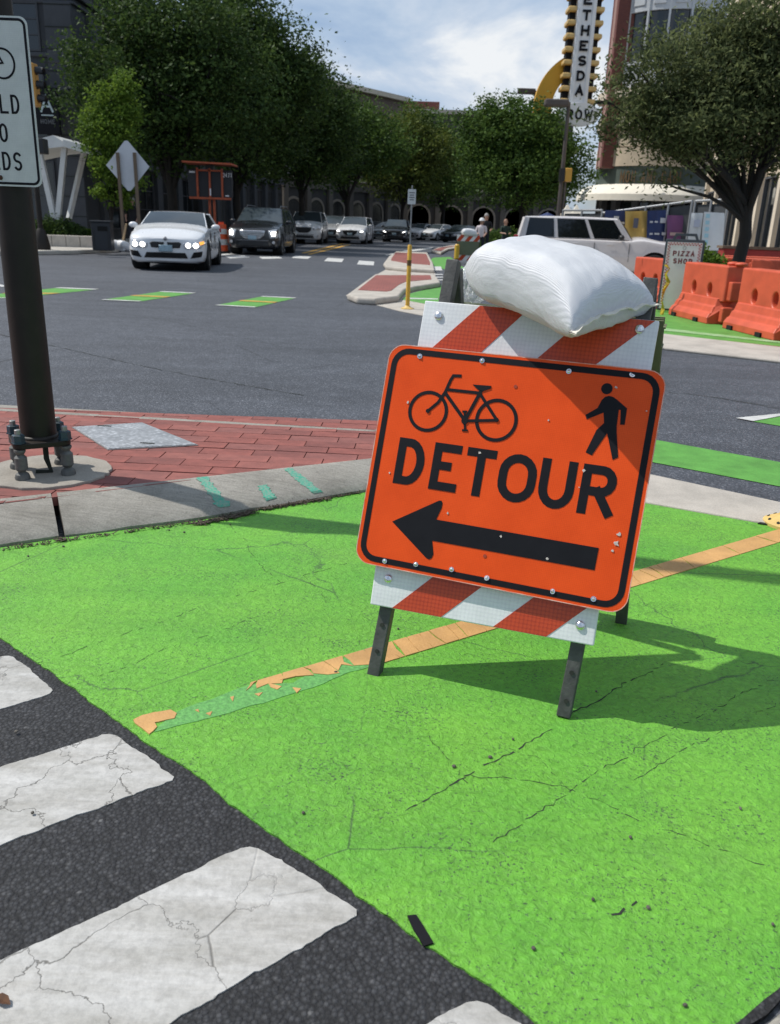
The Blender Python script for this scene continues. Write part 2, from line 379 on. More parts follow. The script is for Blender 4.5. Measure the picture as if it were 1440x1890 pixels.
BRONZE = mat('dark_bronze_paint', (0.017, 0.013, 0.010), 0.5, spec=0.3, var=0.3, vscale=9, bump=0.08, bscale=60)
# ------------------------------------------------------------------ lettering and flat shapes
def ribbon(mb, pts, t, y0, y1, closed=False, ext=False):
    P = [Vector((p[0], p[1])) for p in pts]
    if ext and not closed:
        P[0] = P[0] + (P[0] - P[1]).normalized() * t / 2; P[-1] = P[-1] + (P[-1] - P[-2]).normalized() * t / 2
    n = len(P); L = []; Rr = []
    for i in range(n):
        a = P[i - 1] if (i > 0 or closed) else None
        b = P[(i + 1) % n] if (i < n - 1 or closed) else None
        d1 = (P[i] - a).normalized() if a is not None else None
        d2 = (b - P[i]).normalized() if b is not None else None
        if d1 is None: d1 = d2
        if d2 is None: d2 = d1
        n1 = Vector((-d1.y, d1.x)); n2 = Vector((-d2.y, d2.x)); m = n1 + n2
        m = m.normalized() if m.length > 1e-6 else n1
        k = max(0.35, m.dot(n1)); off = m * (t / 2 / k)
        L.append(P[i] + off); Rr.append(P[i] - off)
    vs = [(p.x, y0, p.y) for p in L] + [(p.x, y0, p.y) for p in Rr] + [(p.x, y1, p.y) for p in L] + [(p.x, y1, p.y) for p in Rr]
    fs = []
    for i in range(n if closed else n - 1):
        j = (i + 1) % n
        fs += [(i, j, n + j, n + i), (2 * n + i, 2 * n + j, 3 * n + j, 3 * n + i), (i, j, 2 * n + j, 2 * n + i), (n + i, n + j, 3 * n + j, 3 * n + i)]
    if not closed:
        fs += [(0, n, 3 * n, 2 * n), (n - 1, 2 * n - 1, 4 * n - 1, 3 * n - 1)]
    mb.add(vs, fs)
def arc(cx, cy, rx, ry, a0, a1, n=8):
    return [(cx + rx * math.cos(R(a0 + (a1 - a0) * i / n)), cy + ry * math.sin(R(a0 + (a1 - a0) * i / n))) for i in range(n + 1)]
def glyph(ch):
    e = True
    D = {
     'D': [([(0, 0), (0, 1), (.4, 1)] + arc(.4, .5, .6, .5, 80, -80, 10) + [(.4, 0)], 'c')],
     'E': [([(0, 0), (0, 1)], e), ([(0, 1), (1, 1)], e), ([(0, .53), (.8, .53)], 0), ([(0, 0), (1, 0)], e)],
     'T': [([(0, 1), (1, 1)], e), ([(.5, 1), (.5, 0)], e)],
     'O': [(arc(.5, .62, .5, .38, 0, 180, 10) + arc(.5, .38, .5, .38, 180, 360, 10), 'c')],
     'U': [([(0, 1)] + arc(.5, .38, .5, .38, 180, 360, 10) + [(1, 1)], e)],
     'R': [([(0, 0), (0, 1)], e), ([(0, 1)] + arc(.62, .735, .38, .265, 90, -90, 8) + [(0, .47)], 0), ([(.5, .47), (1, 0)], e)],
     'P': [([(0, 0), (0, 1)], e), ([(0, 1)] + arc(.62, .735, .38, .265, 90, -90, 8) + [(0, .47)], 0)],
     'B': [([(0, 0), (0, 1)], e), ([(0, 1)] + arc(.6, .765, .35, .235, 90, -90, 8) + [(0, .53)], 0), ([(0, .52)] + arc(.6, .26, .4, .26, 90, -90, 8) + [(0, 0)], 0)],
     'L': [([(0, 1), (0, 0), (1, 0)], e)], 'I': [([(.5, 0), (.5, 1)], e)],
     'H': [([(0, 0), (0, 1)], e), ([(1, 0), (1, 1)], e), ([(0, .5), (1, .5)], 0)],
     'A': [([(0, 0), (.5, 1), (1, 0)], e), ([(.2, .33), (.8, .33)], 0)],
     'S': [(arc(.5, .75, .5, .25, 20, 180, 8) + arc(.5, .75, .5, .25, 200, 270, 4) + arc(.5, .25, .5, .25, 90, 0, 4)[1:] + arc(.5, .25, .5, .25, -10, -160, 8), 0)],
     'Y': [([(0, 1), (.5, .45), (1, 1)], e), ([(.5, .45), (.5, 0)], e)],
     'Z': [([(0, 1), (1, 1), (0, 0), (1, 0)], 0)],
     'M': [([(0, 0), (0, 1), (.5, .25), (1, 1), (1, 0)], e)], 'N': [([(0, 0), (0, 1), (1, 0), (1, 1)], e)],
     'W': [([(0, 1), (.25, 0), (.5, .8), (.75, 0), (1, 1)], e)],
     'G': [(arc(.5, .62, .5, .38, 25, 180, 8) + arc(.5, .38, .5, .38, 180, 345, 8) + [(1, .46), (.55, .46)], 0)],
     '2': [(arc(.5, .7, .5, .3, 160, -20, 8) + [(0, 0), (1, 0)], 0)], '4': [([(.75, 0), (.75, 1), (0, .35), (1, .35)], 0)],
     '7': [([(0, 1), (1, 1), (.35, 0)], 0)], '1': [([(.3, .85), (.55, 1), (.55, 0)], 0)],
    }
    return D[ch]
def letter(ch, x, z, wd, ht, t, y0, dep, m, parent, name='letter', slant=0.0):
    mb = MB()
    for k, (pts, fl) in enumerate(glyph(ch)):
        q = [(x + t / 2 + p[0] * (wd - t), z + t / 2 + p[1] * (ht - t)) for p in pts]
        if slant: q = [(a + (b - z) * slant, b) for a, b in q]
        ribbon(mb, q, t, y0 - dep * 0.12 * k, y0 + dep, closed=(fl == 'c'), ext=(fl is True))
    return mb.build(name, m, parent)
def ringpts(cx, cz, r, n=36, rz=None): return [(cx + r * math.cos(2 * math.pi * i / n), cz + (rz or r) * math.sin(2 * math.pi * i / n)) for i in range(n)]
def rrect(w_, h_, r, n=6):
    out = []
    for cx, cy, a in ((w_ / 2 - r, h_ / 2 - r, 0), (-w_ / 2 + r, h_ / 2 - r, 90), (-w_ / 2 + r, -h_ / 2 + r, 180), (w_ / 2 - r, -h_ / 2 + r, 270)):
        out += arc(cx, cy, r, r, a, a + 90, n)
    return out
def jag(pts, step, amp, seed=1, closed=True):
    q = random.Random(seed); out = []; n = len(pts); s = 0.0; v = 0.0
    for i in range(n if closed else n - 1):
        a = Vector(pts[i][:2]); b = Vector(pts[(i + 1) % n][:2]); L = (b - a).length; k = max(1, int(L / step)); nn = Vector((-(b - a).y, (b - a).x)).normalized()
        for j in range(k):
            v = v * .72 + q.gauss(0, amp); p = a.lerp(b, (j + (q.uniform(-.25, .25) if j else 0)) / k) + nn * v * min(1, .35 + min(j, k - j) * .4)
            out.append((p.x, p.y))
    if not closed: out.append(tuple(pts[-1][:2]))
    return out
def xy(p): return (p.x, p.y)
def sheetpoly(name, pts, m, z0, z1, parent=None):
    o = MB().slab(pts, z0, z1).build(name, m, parent); return o
def clip_poly(poly, region):                       # Sutherland-Hodgman against a convex CCW region
    out = poly
    for i in range(len(region)):
        a = region[i]; b = region[(i + 1) % len(region)]; inp = out; out = []
        def side(p): return (b[0] - a[0]) * (p[1] - a[1]) - (b[1] - a[1]) * (p[0] - a[0])
        for k in range(len(inp)):
            p = inp[k]; q = inp[(k + 1) % len(inp)]; sp_, sq = side(p), side(q)
            if sp_ >= 0: out.append(p)
            if (sp_ >= 0) != (sq >= 0):
                t = sp_ / (sp_ - sq); out.append((p[0] + (q[0] - p[0]) * t, p[1] + (q[1] - p[1]) * t))
        if not out: return []
    return out

# ------------------------------------------------------------------ ground
struct(MB().add([(-1500, -60, 0), (1500, -60, 0), (1500, 2500, 0), (-1500, 2500, 0)], [(0, 1, 2, 3)]).build('road', ASPHW))
E1 = Vector(xy(G(0, 1178))); E2 = Vector(xy(G(985, 1890))); ED = (E2 - E1).normalized(); EN = Vector((ED.y, -ED.x))  # EN points to the camera side
LD = Vector((0.82, 0.57)).normalized()
near = [E1 - ED * 3.2 + LD * 0.25, E2 + ED * 2.5 + LD * 0.25, E2 + ED * 2.5 - LD * 5, E1 - ED * 3.2 - LD * 5]
struct(MB().slab([tuple(p) for p in near], 0.0005, 0.004).build('crosswalk_road', ASPH))

K0 = [Vector(xy(G(*p))) for p in ((0, 1014), (115, 996), (350, 966), (530, 936), (670, 912))]
KD = (K0[-1] - K0[0]).normalized()
kl = K0[0] - KD * 3.0
outer = [kl] + K0 + [K0[-1] + KD * 0.36, K0[-1] + KD * 0.60 + Vector((0, .05)), Vector((.47, 4.34)), Vector((.50, 4.55)), Vector((.42, 4.80)), Vector((.2, 4.97)), Vector(xy(G(690, 795))), Vector(xy(G(0, 757)))]
ZI = 0.10
K1 = [Vector(xy(G(*p, ZI))) for p in ((0, 921), (690, 846))]
K1 = [K1[0].lerp(K1[1], t) for t in (0, .12, .5, .75, 1)]
inner = [K1[0] - KD * 3.0] + K1 + [K1[-1] + KD * 0.2, K1[-1] + KD * 0.34 + Vector((0, .03)), Vector((.24, 4.42)), Vector((.27, 4.57)), Vector((.24, 4.72)), Vector((.12, 4.84)), Vector(xy(G(690, 797, ZI))), Vector(xy(G(0, 758, ZI)))]
lk = (Vector(xy(G(0, 757))) - Vector(xy(G(690, 795)))).normalized()
outer.append(outer[-1] + lk * 4); inner.append(inner[-1] + lk * 4)

s0 = [Vector(xy(G(*p))) for p in ((1190, 932), (1400, 969))]; s1 = [Vector(xy(G(*p))) for p in ((1200, 880), (1440, 932))]
sd0 = (s0[1] - s0[0]).normalized(); sd1 = (s1[1] - s1[0]).normalized()
gl_right0 = Vector(xy(G(1392, 1890)))
def isect(p, d, q_, e):
    den = d.x * e.y - d.y * e.x; t = ((q_.x - p.x) * e.y - (q_.y - p.y) * e.x) / den; return p + d * t
GP = [isect(K0[0], KD, E1, ED)] + K0 + [K0[-1] + KD * 0.36, K0[-1] + KD * 0.62 + Vector((0, .05))] + [s0[0] - sd0 * 0.55, s0[0], s0[1], isect(s0[1], sd0, gl_right0, LD), gl_right0, isect(E2, ED, gl_right0, LD)]
gpts = [(p.x, p.y) for p in GP]
gj = jag([gpts[-1], gpts[0]], 0.02, 0.0022, 3, closed=False)
gpoly = gpts[:-1] + gj[:-1]
gpoly = [p for p in gpoly]
# green sheet, thick enough to show an edge
struct(MB().slab(gpoly, 0.001, 0.0085).build('green_bike_lane', GREEN))
# right-hand kerb at the very corner of the picture
rk = struct(MB().slab([tuple(gl_right0 - LD * 3 + Vector((.02, -.02))), tuple(gl_right0 + LD * 5.5 + Vector((.02, -.02))), tuple(gl_right0 + LD * 5.5 + Vector((.3, -.5))), tuple(gl_right0 - LD * 3 + Vector((.3, -.5)))], 0.0, 0.055).build('kerb_right', CONC, bevel=0.015))
gritp = jag([tuple(gl_right0 - LD * 0.1), tuple(gl_right0 + LD * 2.5), tuple(gl_right0 + LD * 2.5 + Vector((-.008, .012))), tuple(gl_right0 - LD * 0.1 + Vector((-.008, .012)))], 0.03, 0.002, 5)
struct(MB().slab(gritp, 0.004, 0.0105).build('gutter_grit', ASPH))
# flat concrete gutter strip beyond the lane
strip = [s0[0] - sd0 * 0.62, s0[0], s0[1], s0[1] + sd0 * 3.0, s1[1] + sd1 * 3.0, s1[1], s1[0], s1[0] - sd1 * 0.95]
struct(MB().slab([tuple(p) for p in strip], -0.02, 0.016).build('gutter_strip', CONCL, bevel=0.006))
# island core
isl = [(p.x, p.y) for p in inner]
core = MB().slab(isl, 0.0, ZI - 0.012).build('traffic_island', JOINT); struct(core)
def kerb_seg(i0, i1, shrink0=0.0, shrink1=0.0):
    O = [Vector((p.x, p.y)) for p in outer[i0:i1 + 1]]; I = [Vector((p.x, p.y)) for p in inner[i0:i1 + 1]]
    if shrink0: d = (O[1] - O[0]).normalized() * shrink0; O[0] = O[0] + d; I[0] = I[0] + d
    if shrink1: d = (O[-2] - O[-1]).normalized() * shrink1; O[-1] = O[-1] + d; I[-1] = I[-1] + d
    # refine
    O2, I2 = [], []
    for k in range(len(O) - 1):
        m = max(1, int((O[k + 1] - O[k]).length / 0.08))
        for j in range(m): O2.append(O[k].lerp(O[k + 1], j / m)); I2.append(I[k].lerp(I[k + 1], j / m))
    O2.append(O[-1]); I2.append(I[-1])
    q = random.Random(i0 + 3); mb = MB(); vs = []; n = len(O2)
    for o_, i_ in zip(O2, I2):
        d = (i_ - o_); j = q.gauss(0, .003)
        prof = [(0.02 + j, -0.02), (0.0 + j, 0.02 + q.gauss(0, .002)), (0.10, 0.045), (0.55, 0.078), (0.85, 0.098), (0.97, 0.104), (1.0, 0.100), (1.0, 0.0)]
        for f, z in prof: p = o_ + d * f; vs.append((p.x, p.y, z))
    m = 8; fs = []
    for k in range(n - 1):
        for r_ in range(m - 1): fs.append((k * m + r_, (k + 1) * m + r_, (k + 1) * m + r_ + 1, k * m + r_ + 1))
    fs.append(tuple(range(m))); fs.append(tuple((n - 1) * m + r_ for r_ in range(m)))
    mb.add(vs, fs); return mb.build('kerb_stone', CONC, core, smooth=40)
kerb_seg(0, 2, 0, 0.012); kerb_seg(2, 9, 0.012, 0.0); kerb_seg(9, len(outer) - 1, 0.0)
# pavers, each a piece of its own
BL_, BW_, BG = 0.262, 0.112, 0.005
region = [(inner[0].x, inner[0].y)]
region = [xy(K1[0] - KD * 2.2), xy(K1[0]), xy(K1[2]), xy(K1[4]), xy(K1[4] + KD * 0.22), (.25, 4.45), (.26, 4.6), (.12, 4.83), xy(G(690, 798, ZI)), xy(G(0, 759, ZI)), xy(Vector(xy(G(0, 759, ZI))) + lk * 1.2)]
def hull(P):
    P = sorted(set(tuple(p) for p in P)); lo = []; hi = []
    for p in P:
        while len(lo) > 1 and (lo[-1][0] - lo[-2][0]) * (p[1] - lo[-2][1]) - (lo[-1][1] - lo[-2][1]) * (p[0] - lo[-2][0]) <= 0: lo.pop()
        lo.append(p)
    for p in reversed(P):
        while len(hi) > 1 and (hi[-1][0] - hi[-2][0]) * (p[1] - hi[-2][1]) - (hi[-1][1] - hi[-2][1]) * (p[0] - hi[-2][0]) <= 0: hi.pop()
        hi.append(p)
    return lo[:-1] + hi[:-1]
region = hull(region)
ba = R(-2.0); bx, by = Vector((math.cos(ba), math.sin(ba))), Vector((-math.sin(ba), math.cos(ba)))
full = MB().box((0, 0, -0.02), (BL_ - BG, BW_ - BG, 0.04)).mesh('brick'); nb = 0
fulls = []
for mm in BRICK:
    d_ = full.copy(); d_.materials.append(mm); fulls.append(d_)
for r_ in range(-6, 24):
    for c_ in range(-14, 8):
        o_ = Vector((-0.5, 3.0)) + by * (r_ * BW_) + bx * (c_ * BL_ + (0.5 * BL_ if r_ % 2 else 0) + (0.03 if r_ % 3 == 0 else 0))
        cor = [o_ + bx * (sx * (BL_ - BG) / 2) + by * (sy * (BW_ - BG) / 2) for sx, sy in ((-1, -1), (1, -1), (1, 1), (-1, 1))]
        if o_.x < -3.4: continue
        cl = clip_poly([(p.x, p.y) for p in cor], region)
        if len(cl) < 3: continue
        ar = abs(sum(cl[k][0] * cl[(k + 1) % len(cl)][1] - cl[(k + 1) % len(cl)][0] * cl[k][1] for k in range(len(cl)))) / 2
        z = ZI + rnd.gauss(0, 0.0011)
        if ar > 0.98 * (BL_ - BG) * (BW_ - BG):
            ob = bpy.data.objects.new('brick', rnd.choice(fulls)); COL.objects.link(ob); ob.parent = core
            ob.location = (o_.x, o_.y, z); ob.rotation_euler = (rnd.gauss(0, .006), rnd.gauss(0, .004), ba)
        elif ar > 0.0012:
            MB().slab(cl, 0.06, z).build('brick', rnd.choice(BRICK), core)
        nb += 1
print('bricks', nb)
struct(MB().slab([(-3.3, 2.0), (-3.3, 5.2), (-6.5, 5.5), (-6.5, -0.2)], 0.02, ZI - 0.003).build('island_paving', BRICKFAR))
# utility cover
uc = [xy(G(*p, 0.106)) for p in ((136, 788), (200, 828), (362, 820), (262, 780))]
pl = NT('diamond_plate', 0.5); ck = pl.voro(42, 'DISTANCE_TO_EDGE', vec=pl.mapping((1, 1, 1), (0, 0, .6)), rand=0.25)
pl.color(pl.mix(1.0, pl.ramp(pl.noise(7, 6), [(0.3, (0.42, 0.44, 0.46)), (0.7, (0.58, 0.60, 0.62))]), pl.ramp(ck, [(0.05, 0.55), (0.25, 1.08)]), 'MULTIPLY')); pl.b.inputs['Metallic'].default_value = 0.25; pl.bump(ck, 0.8, 0.003)
cv = empty('utility_cover', (*uc[0], 0), 0, 'pale grey diamond-plate utility cover set in the red brick island', 'cover')
c0 = Vector(uc[0])
rel = [tuple(Vector(p) - c0) for p in uc]
MB().slab(rel, 0.09, 0.108).build('plate', pl.m, cv, bevel=0.002)
ctr = sum((Vector(p) for p in rel), Vector((0, 0))) / 4
MB().slab([tuple(ctr + (Vector(p) - ctr) * 1.035) for p in rel], 0.07, 0.1045).build('frame', GALV, cv)
for px, py in ((272, 818), (193, 786)):
    h = Vector(xy(G(px, py, .108))) - c0
    MB().box((h.x, h.y, .1085), (.075, .018, .002), R(-4)).build('lifting_slot', DARK, cv)
# teal survey marks sprayed across the kerb
from mathutils.bvhtree import BVHTree
_kv, _kf = [], []
for ob in core.children:
    if ob.name.startswith('kerb_stone'):
        o0 = len(_kv); _kv += [v.co.copy() for v in ob.data.vertices]; _kf += [[o0 + i for i in p.vertices] for p in ob.data.polygons]
KBVH = BVHTree.FromPolygons(_kv, _kf)
def on_kerb(px, py):
    h = KBVH.ray_cast(CAMP, ray(px, py).normalized())
    p = h[0] if h[0] is not None else G(px, py, .06)
    return p + Vector((0, 0, .0025))
for q4 in (((363, 882), (382, 880), (426, 935), (404, 938)), ((476, 898), (492, 895), (510, 920), (492, 925)), ((523, 866), (538, 864), (597, 909), (578, 912))):
    mb = MB(); q = random.Random(q4[0][0]); n = 26; vs = []; Q = [Vector(p) for p in q4]
    for k in range(n + 1):
        f = k / n; a_ = Q[0].lerp(Q[3], f); b_ = Q[1].lerp(Q[2], f); ww = 0.09 * q.gauss(0, 1)
        for t_ in (0 + ww, .33, .66, 1 - ww): vs.append(tuple(on_kerb(*a_.lerp(b_, t_))))
    fs = [(k * 4 + j, k * 4 + j + 1, k * 4 + 5 + j, k * 4 + 4 + j) for k in range(n) for j in range(3)]
    struct(MB().add(vs, fs).build('survey_paint_mark', TEAL))
# crosswalk bars
def ext_bar(name, a, b, la, lb, seed, k=1.8):
    A, B = Vector(xy(G(*a))), Vector(xy(G(*b))); LA, LB = Vector(xy(G(*la))), Vector(xy(G(*lb)))
    d = ((LA - A).normalized() + (LB - B).normalized()).normalized()
    e1 = (B - A).normalized(); c_ = 0.022
    poly = jag([tuple(A + d * c_), tuple(A + d * c_ * .35 + e1 * c_ * .35), tuple(A + e1 * c_), tuple(A.lerp(B, .55) - d * .004), tuple(B - e1 * .012), tuple(B + d * .012), tuple(B + d * k), tuple(A + d * k)], 0.011, 0.0014, seed)
    # rounded corners at the visible end
    return struct(MB().slab(poly, 0.002, 0.0066).build(name, WHITEP))
ext_bar('crosswalk_bar', (18, 1211), (101, 1281), (-80, 1240), (0, 1313), 1)
ext_bar('crosswalk_bar', (205, 1355), (328, 1442), (0, 1418), (0, 1568), 2)
ext_bar('crosswalk_bar', (462, 1562), (668, 1690), (0, 1775), (330, 1890), 3)
ext_bar('crosswalk_bar', (880, 1844), (1075, 1980), (800, 1895), (900, 2100), 4)
# orange line along the middle of the lane, cracked into pieces
op = dict(z=0.0085)
def OG(px, py): return Vector(xy(G(px, py, 0.0085)))
t0, t1 = OG(1440, 977), OG(462, 1261); b0_, b1_ = OG(1440, 1000), OG(700, 1228)
tdir = (t1 - t0).normalized(); wv = Vector((tdir.y, -tdir.x));
if wv.y > 0: wv = -wv
wid = abs((b0_ - t0).dot(wv)); wid = 0.5 * (wid + abs((b1_ - t0).dot(wv)))
Ltot = (t1 - t0).length
orr = struct(MB().slab([tuple(t0 - tdir * 1.5), tuple(t0 - tdir * 1.5 + wv * wid), tuple(t0 - tdir * .02 + wv * wid), tuple(t0 - tdir * .02)], 0.006, 0.0115).build('orange_lane_line', ORANGEP))
q = random.Random(11); s_ = -0.02; prev = (0.0, 0.0)
Lb = (b1_ - t0).dot(tdir)
while s_ < Ltot:
    st_ = q.uniform(0.035, 0.075) if s_ > 0.75 else q.uniform(0.12, 0.3)
    e_ = min(Ltot, s_ + st_)
    sk = q.gauss(0.012, 0.012); g = 0.0016
    lowf = lambda s: 1.0 if s < Lb else max(0.15, 1.0 - 0.72 * min(1, (s - Lb) / max(.05, (Ltot - Lb) * .8)) + q.uniform(-.16, .2))
    pa, pb = t0 + tdir * (s_ + g), t0 + tdir * (e_ - g)
    f1, f2 = lowf(s_), lowf(e_)
    pts = [pa, pa.lerp(pa + wv * wid * f1 + tdir * prev[0], .5) + tdir * q.gauss(0, .004), pa + wv * wid * f1 + tdir * prev[0], pb + wv * wid * f2 + tdir * sk, pb.lerp(pb + wv * wid * f2 + tdir * sk, .5) + tdir * q.gauss(0, .004), pb]
    if f1 < 1: pts.insert(3, (pts[2] + pts[3]) / 2 + wv * q.gauss(0, .012))
    MB().slab([tuple(p) for p in pts], 0.006, 0.0115 + q.gauss(0, .0004)).build('paint_piece', ORANGEP, orr)
    prev = (sk, 0); s_ = e_
frag = jag([tuple(OG(*p)) for p in ((246, 1330), (262, 1322), (315, 1311), (326, 1318), (322, 1327), (285, 1335), (290, 1343), (276, 1356), (262, 1345))], 0.012, 0.0015, 4)
MB().slab(frag, 0.006, 0.0115).build('paint_piece', ORANGEP, orr)
gh = jag([tuple(OG(*p)) for p in ((285, 1352), (330, 1313), (465, 1263), (540, 1262), (690, 1190), (700, 1226), (540, 1280), (400, 1322))], 0.03, 0.003, 8)
struct(MB().slab(gh, 0.006, 0.0098).build('worn_line_trace', GHOST))
for fp in (((495, 1262), (520, 1268), (512, 1274), (500, 1270)), ((540, 1270), (556, 1272), (548, 1280)), ((360, 1312), (366, 1310), (368, 1316)), ((425, 1288), (432, 1286), (430, 1296)), ((470, 1282), (485, 1279), (478, 1286)), ((380, 1318), (392, 1314), (388, 1322)), ((600, 1240), (612, 1236), (606, 1246))):
    MB().slab([tuple(OG(*p)) for p in fp], 0.006, 0.0112).build('paint_piece', ORANGEP, orr)
# seams and cracks in the coating
def crack(pxs, wid_, seed, z=0.0092, gap=0.15):
    q = random.Random(seed); P = [Vector(xy(G(*p, 0.009))) for p in pxs]; mb = MB()
    for a_, b_ in zip(P[:-1], P[1:]):
        n = max(2, int((b_ - a_).length / 0.016)); nn = Vector((-(b_ - a_).y, (b_ - a_).x)).normalized(); pp = [a_.lerp(b_, i / n) + nn * (q.gauss(0, .0030) + .006 * math.sin(i * .37 + seed) * math.sin(i * .11)) for i in range(n + 1)]
        for i in range(n):
            if q.random() < gap: continue
            w0 = wid_ * q.uniform(.12, 1.0); w1 = wid_ * q.uniform(.12, 1.0)
            mb.add([(*(pp[i] - nn * w0), z), (*(pp[i] + nn * w0), z), (*(pp[i + 1] + nn * w1), z), (*(pp[i + 1] - nn * w1), z)], [(0, 1, 2, 3)])
    return struct(mb.build('pavement_crack', DARK))
crack([(750, 1499), (855, 1432), (1020, 1347)], .0026, 1, gap=.05); crack([(1045, 1322), (1230, 1222)], .0024, 2, gap=.1)
crack([(910, 1555), (990, 1500), (1160, 1390), (1280, 1330), (1440, 1245)], .0016, 3, gap=.35); crack([(1170, 1440), (1300, 1365), (1440, 1295)], .0015, 4, gap=.3)
crack([(725, 1285), (770, 1340), (850, 1430), (880, 1460)], .0014, 5, gap=.3); crack([(870, 1432), (960, 1440), (1050, 1455), (1180, 1515), (1310, 1560), (1410, 1600)], .0013, 6, gap=.35)
crack([(0, 1248), (200, 1180), (420, 1105), (640, 1040)], .0016, 7, gap=.45); crack([(150, 1262), (330, 1190), (560, 1110)], .0013, 8, gap=.5)
crack([(420, 967), (455, 1000), (470, 1030), (520, 1080)], .0016, 9, gap=.3); crack([(560, 1060), (590, 1090), (610, 1120)], .0012, 10, gap=.4); crack([(1050, 1460), (1000, 1400), (940, 1380)], .0012, 12, gap=.4)
crack([(1040, 1695), (1060, 1700), (1130, 1690), (1180, 1668)], .003, 13, gap=.55)
# the road's own long seam
def seam(pxs, wid_, seed, z=0.003):
    q = random.Random(seed); P = [Vector(xy(G(*p))) for p in pxs]; mb = MB()
    for a_, b_ in zip(P[:-1], P[1:]):
        n = max(2, int((b_ - a_).length / 0.06)); nn = Vector((-(b_ - a_).y, (b_ - a_).x)).normalized(); pp = [a_.lerp(b_, i / n) + nn * q.gauss(0, .006) for i in range(n + 1)]
        for i in range(n):
            w0 = wid_ * q.uniform(.3, 1.); mb.add([(*(pp[i] - nn * w0), z), (*(pp[i] + nn * w0), z), (*(pp[i + 1] + nn * w0), z), (*(pp[i + 1] - nn * w0), z)], [(0, 1, 2, 3)])
    return struct(mb.build('road_seam', DARK))
seam([(0, 618), (95, 638), (250, 673), (385, 700), (560, 730)], .006, 21); seam([(1235, 725), (1330, 735), (1440, 755)], .006, 22); seam([(330, 530), (480, 540), (640, 548)], .012, 23)
seam([(90, 560), (300, 590), (520, 640), (700, 660)], .003, 24)
# distant green crossing blocks and other markings on the road
def quad(name, px, m, z=0.004):
    return struct(MB().add([(*xy(G(*p)), z) for p in px], [(0, 1, 2, 3)]).build(name, m))
for qd in (((-95, 552), (20, 551), (183, 534), (112, 531)), ((186, 554), (256, 557), (362, 541), (300, 538)), ((397, 564), (469, 568), (548, 550), (486, 547))):
    quad('green_crossing_block', qd, GREENF)
    a_, b_, c_, d_ = [Vector(p) for p in qd]
    quad('white_block_edge', [tuple(p) for p in (a_, b_, b_.lerp(c_, .06), a_.lerp(d_, .06))], WHITEF, .008); quad('white_block_edge', [tuple(p) for p in (d_.lerp(a_, .06), c_.lerp(b_, .06), c_, d_)], WHITEF, .008)
    quad('yellow_block_trace', [tuple(p) for p in (a_.lerp(d_, .47), b_.lerp(c_, .47), b_.lerp(c_, .56), a_.lerp(d_, .56))], YELLOWP, .008)
quad('green_crossing_block', ((1000, 775), (1440, 854), (1440, 899), (1000, 815)), GREENF)
quad('green_crossing_block', ((1385, 778), (1470, 765), (1600, 790), (1520, 800)), GREENF)
quad('white_block_edge', ((1358, 773), (1440, 765), (1475, 763), (1390, 779)), WHITEF, .008)
for qd in (((538, 476), (545, 472), (575, 474), (568, 478)), ((415, 473), (450, 472), (462, 475), (425, 477)), ((478, 474), (515, 474), (522, 477), (484, 478)), ((598, 482), (605, 476), (635, 478), (631, 484)), ((659, 488), (663, 481), (691, 483), (690, 490)), ((400, 470), (430, 467), (440, 468), (408, 472)), ((-10, 526), (-4, 524), (12, 528), (4, 530))):
    quad('white_crosswalk_dash', qd, WHITEF, .005)
for off in (0, 5.5):
    quad('yellow_centre_line', ((556 + off * 2, 467 + off * .4), (562 + off * 2, 468 + off * .4), (640 + off * 1.5, 449 + off * .5), (632 + off * 1.5, 449 + off * .4)), YELLOWP, .005)
quad('white_lane_line', ((708, 472), (745, 463), (800, 456), (795, 459)), WHITEF, .005)
# ------------------------------------------------------------------ far islands, pavements
def c3(x, y): return (500 + x / 3.6, 330 + y / 3.6)
def island(name, outer_px, brick_px, h=0.11):
    P = [xy(G(*c3(*p), h)) for p in outer_px]; B = [xy(G(*c3(*p), h + 0.004)) for p in brick_px]
    o = struct(MB().slab(P, 0.0, h).build(name, CONCL, bevel=0.04, seg=3))
    MB().slab(B, h - 0.03, h + 0.006).build('brick_paving', BRICKFAR, o)
    return o
apron = [c3(500, 778), c3(560, 800), c3(700, 840), c3(860, 882), c3(1030, 915), c3(1200, 960), c3(1250, 800), c3(1100, 690), c3(1085, 560), (790, 478), (745, 480), c3(700, 640)]
struct(MB().slab([xy(G(*p)) for p in apron], 0.001, 0.008).build('concrete_apron', CONCL))
for gp in (((870, 805), (915, 770), (1110, 715), (1180, 700), (1250, 790), (1200, 860), (1050, 838)), ((1060, 540), (1080, 525), (1190, 520), (1230, 545), (1225, 560), (1300, 600), (1250, 640), (1150, 600), (1075, 580))):
    struct(MB().slab([xy(G(*c3(*p))) for p in gp], 0.004, 0.012).build('green_bike_lane', GREENF))
quad('white_crosswalk_dash', (c3(1070, 585), c3(1130, 585), c3(1140, 612), c3(1078, 612)), WHITEF, .014)
for k in range(3): quad('white_crosswalk_dash', (c3(1085 + k * 5, 636 + k * 18), c3(1140 + k * 5, 636 + k * 18), c3(1145 + k * 5, 642 + k * 18), c3(1088 + k * 5, 642 + k * 18)), WHITEF, .014)
quad('white_lane_line', (c3(905, 795), c3(1110, 800), c3(1110, 806), c3(900, 803)), WHITEF, .014)
island('refuge_island', ((508, 762), (555, 728), (690, 632), (1085, 628), (1112, 660), (1128, 686), (960, 712), (890, 730), (850, 775), (700, 793), (570, 785)), ((578, 738), (700, 640), (1060, 640), (1068, 668), (900, 682), (855, 700), (800, 742), (770, 748)))
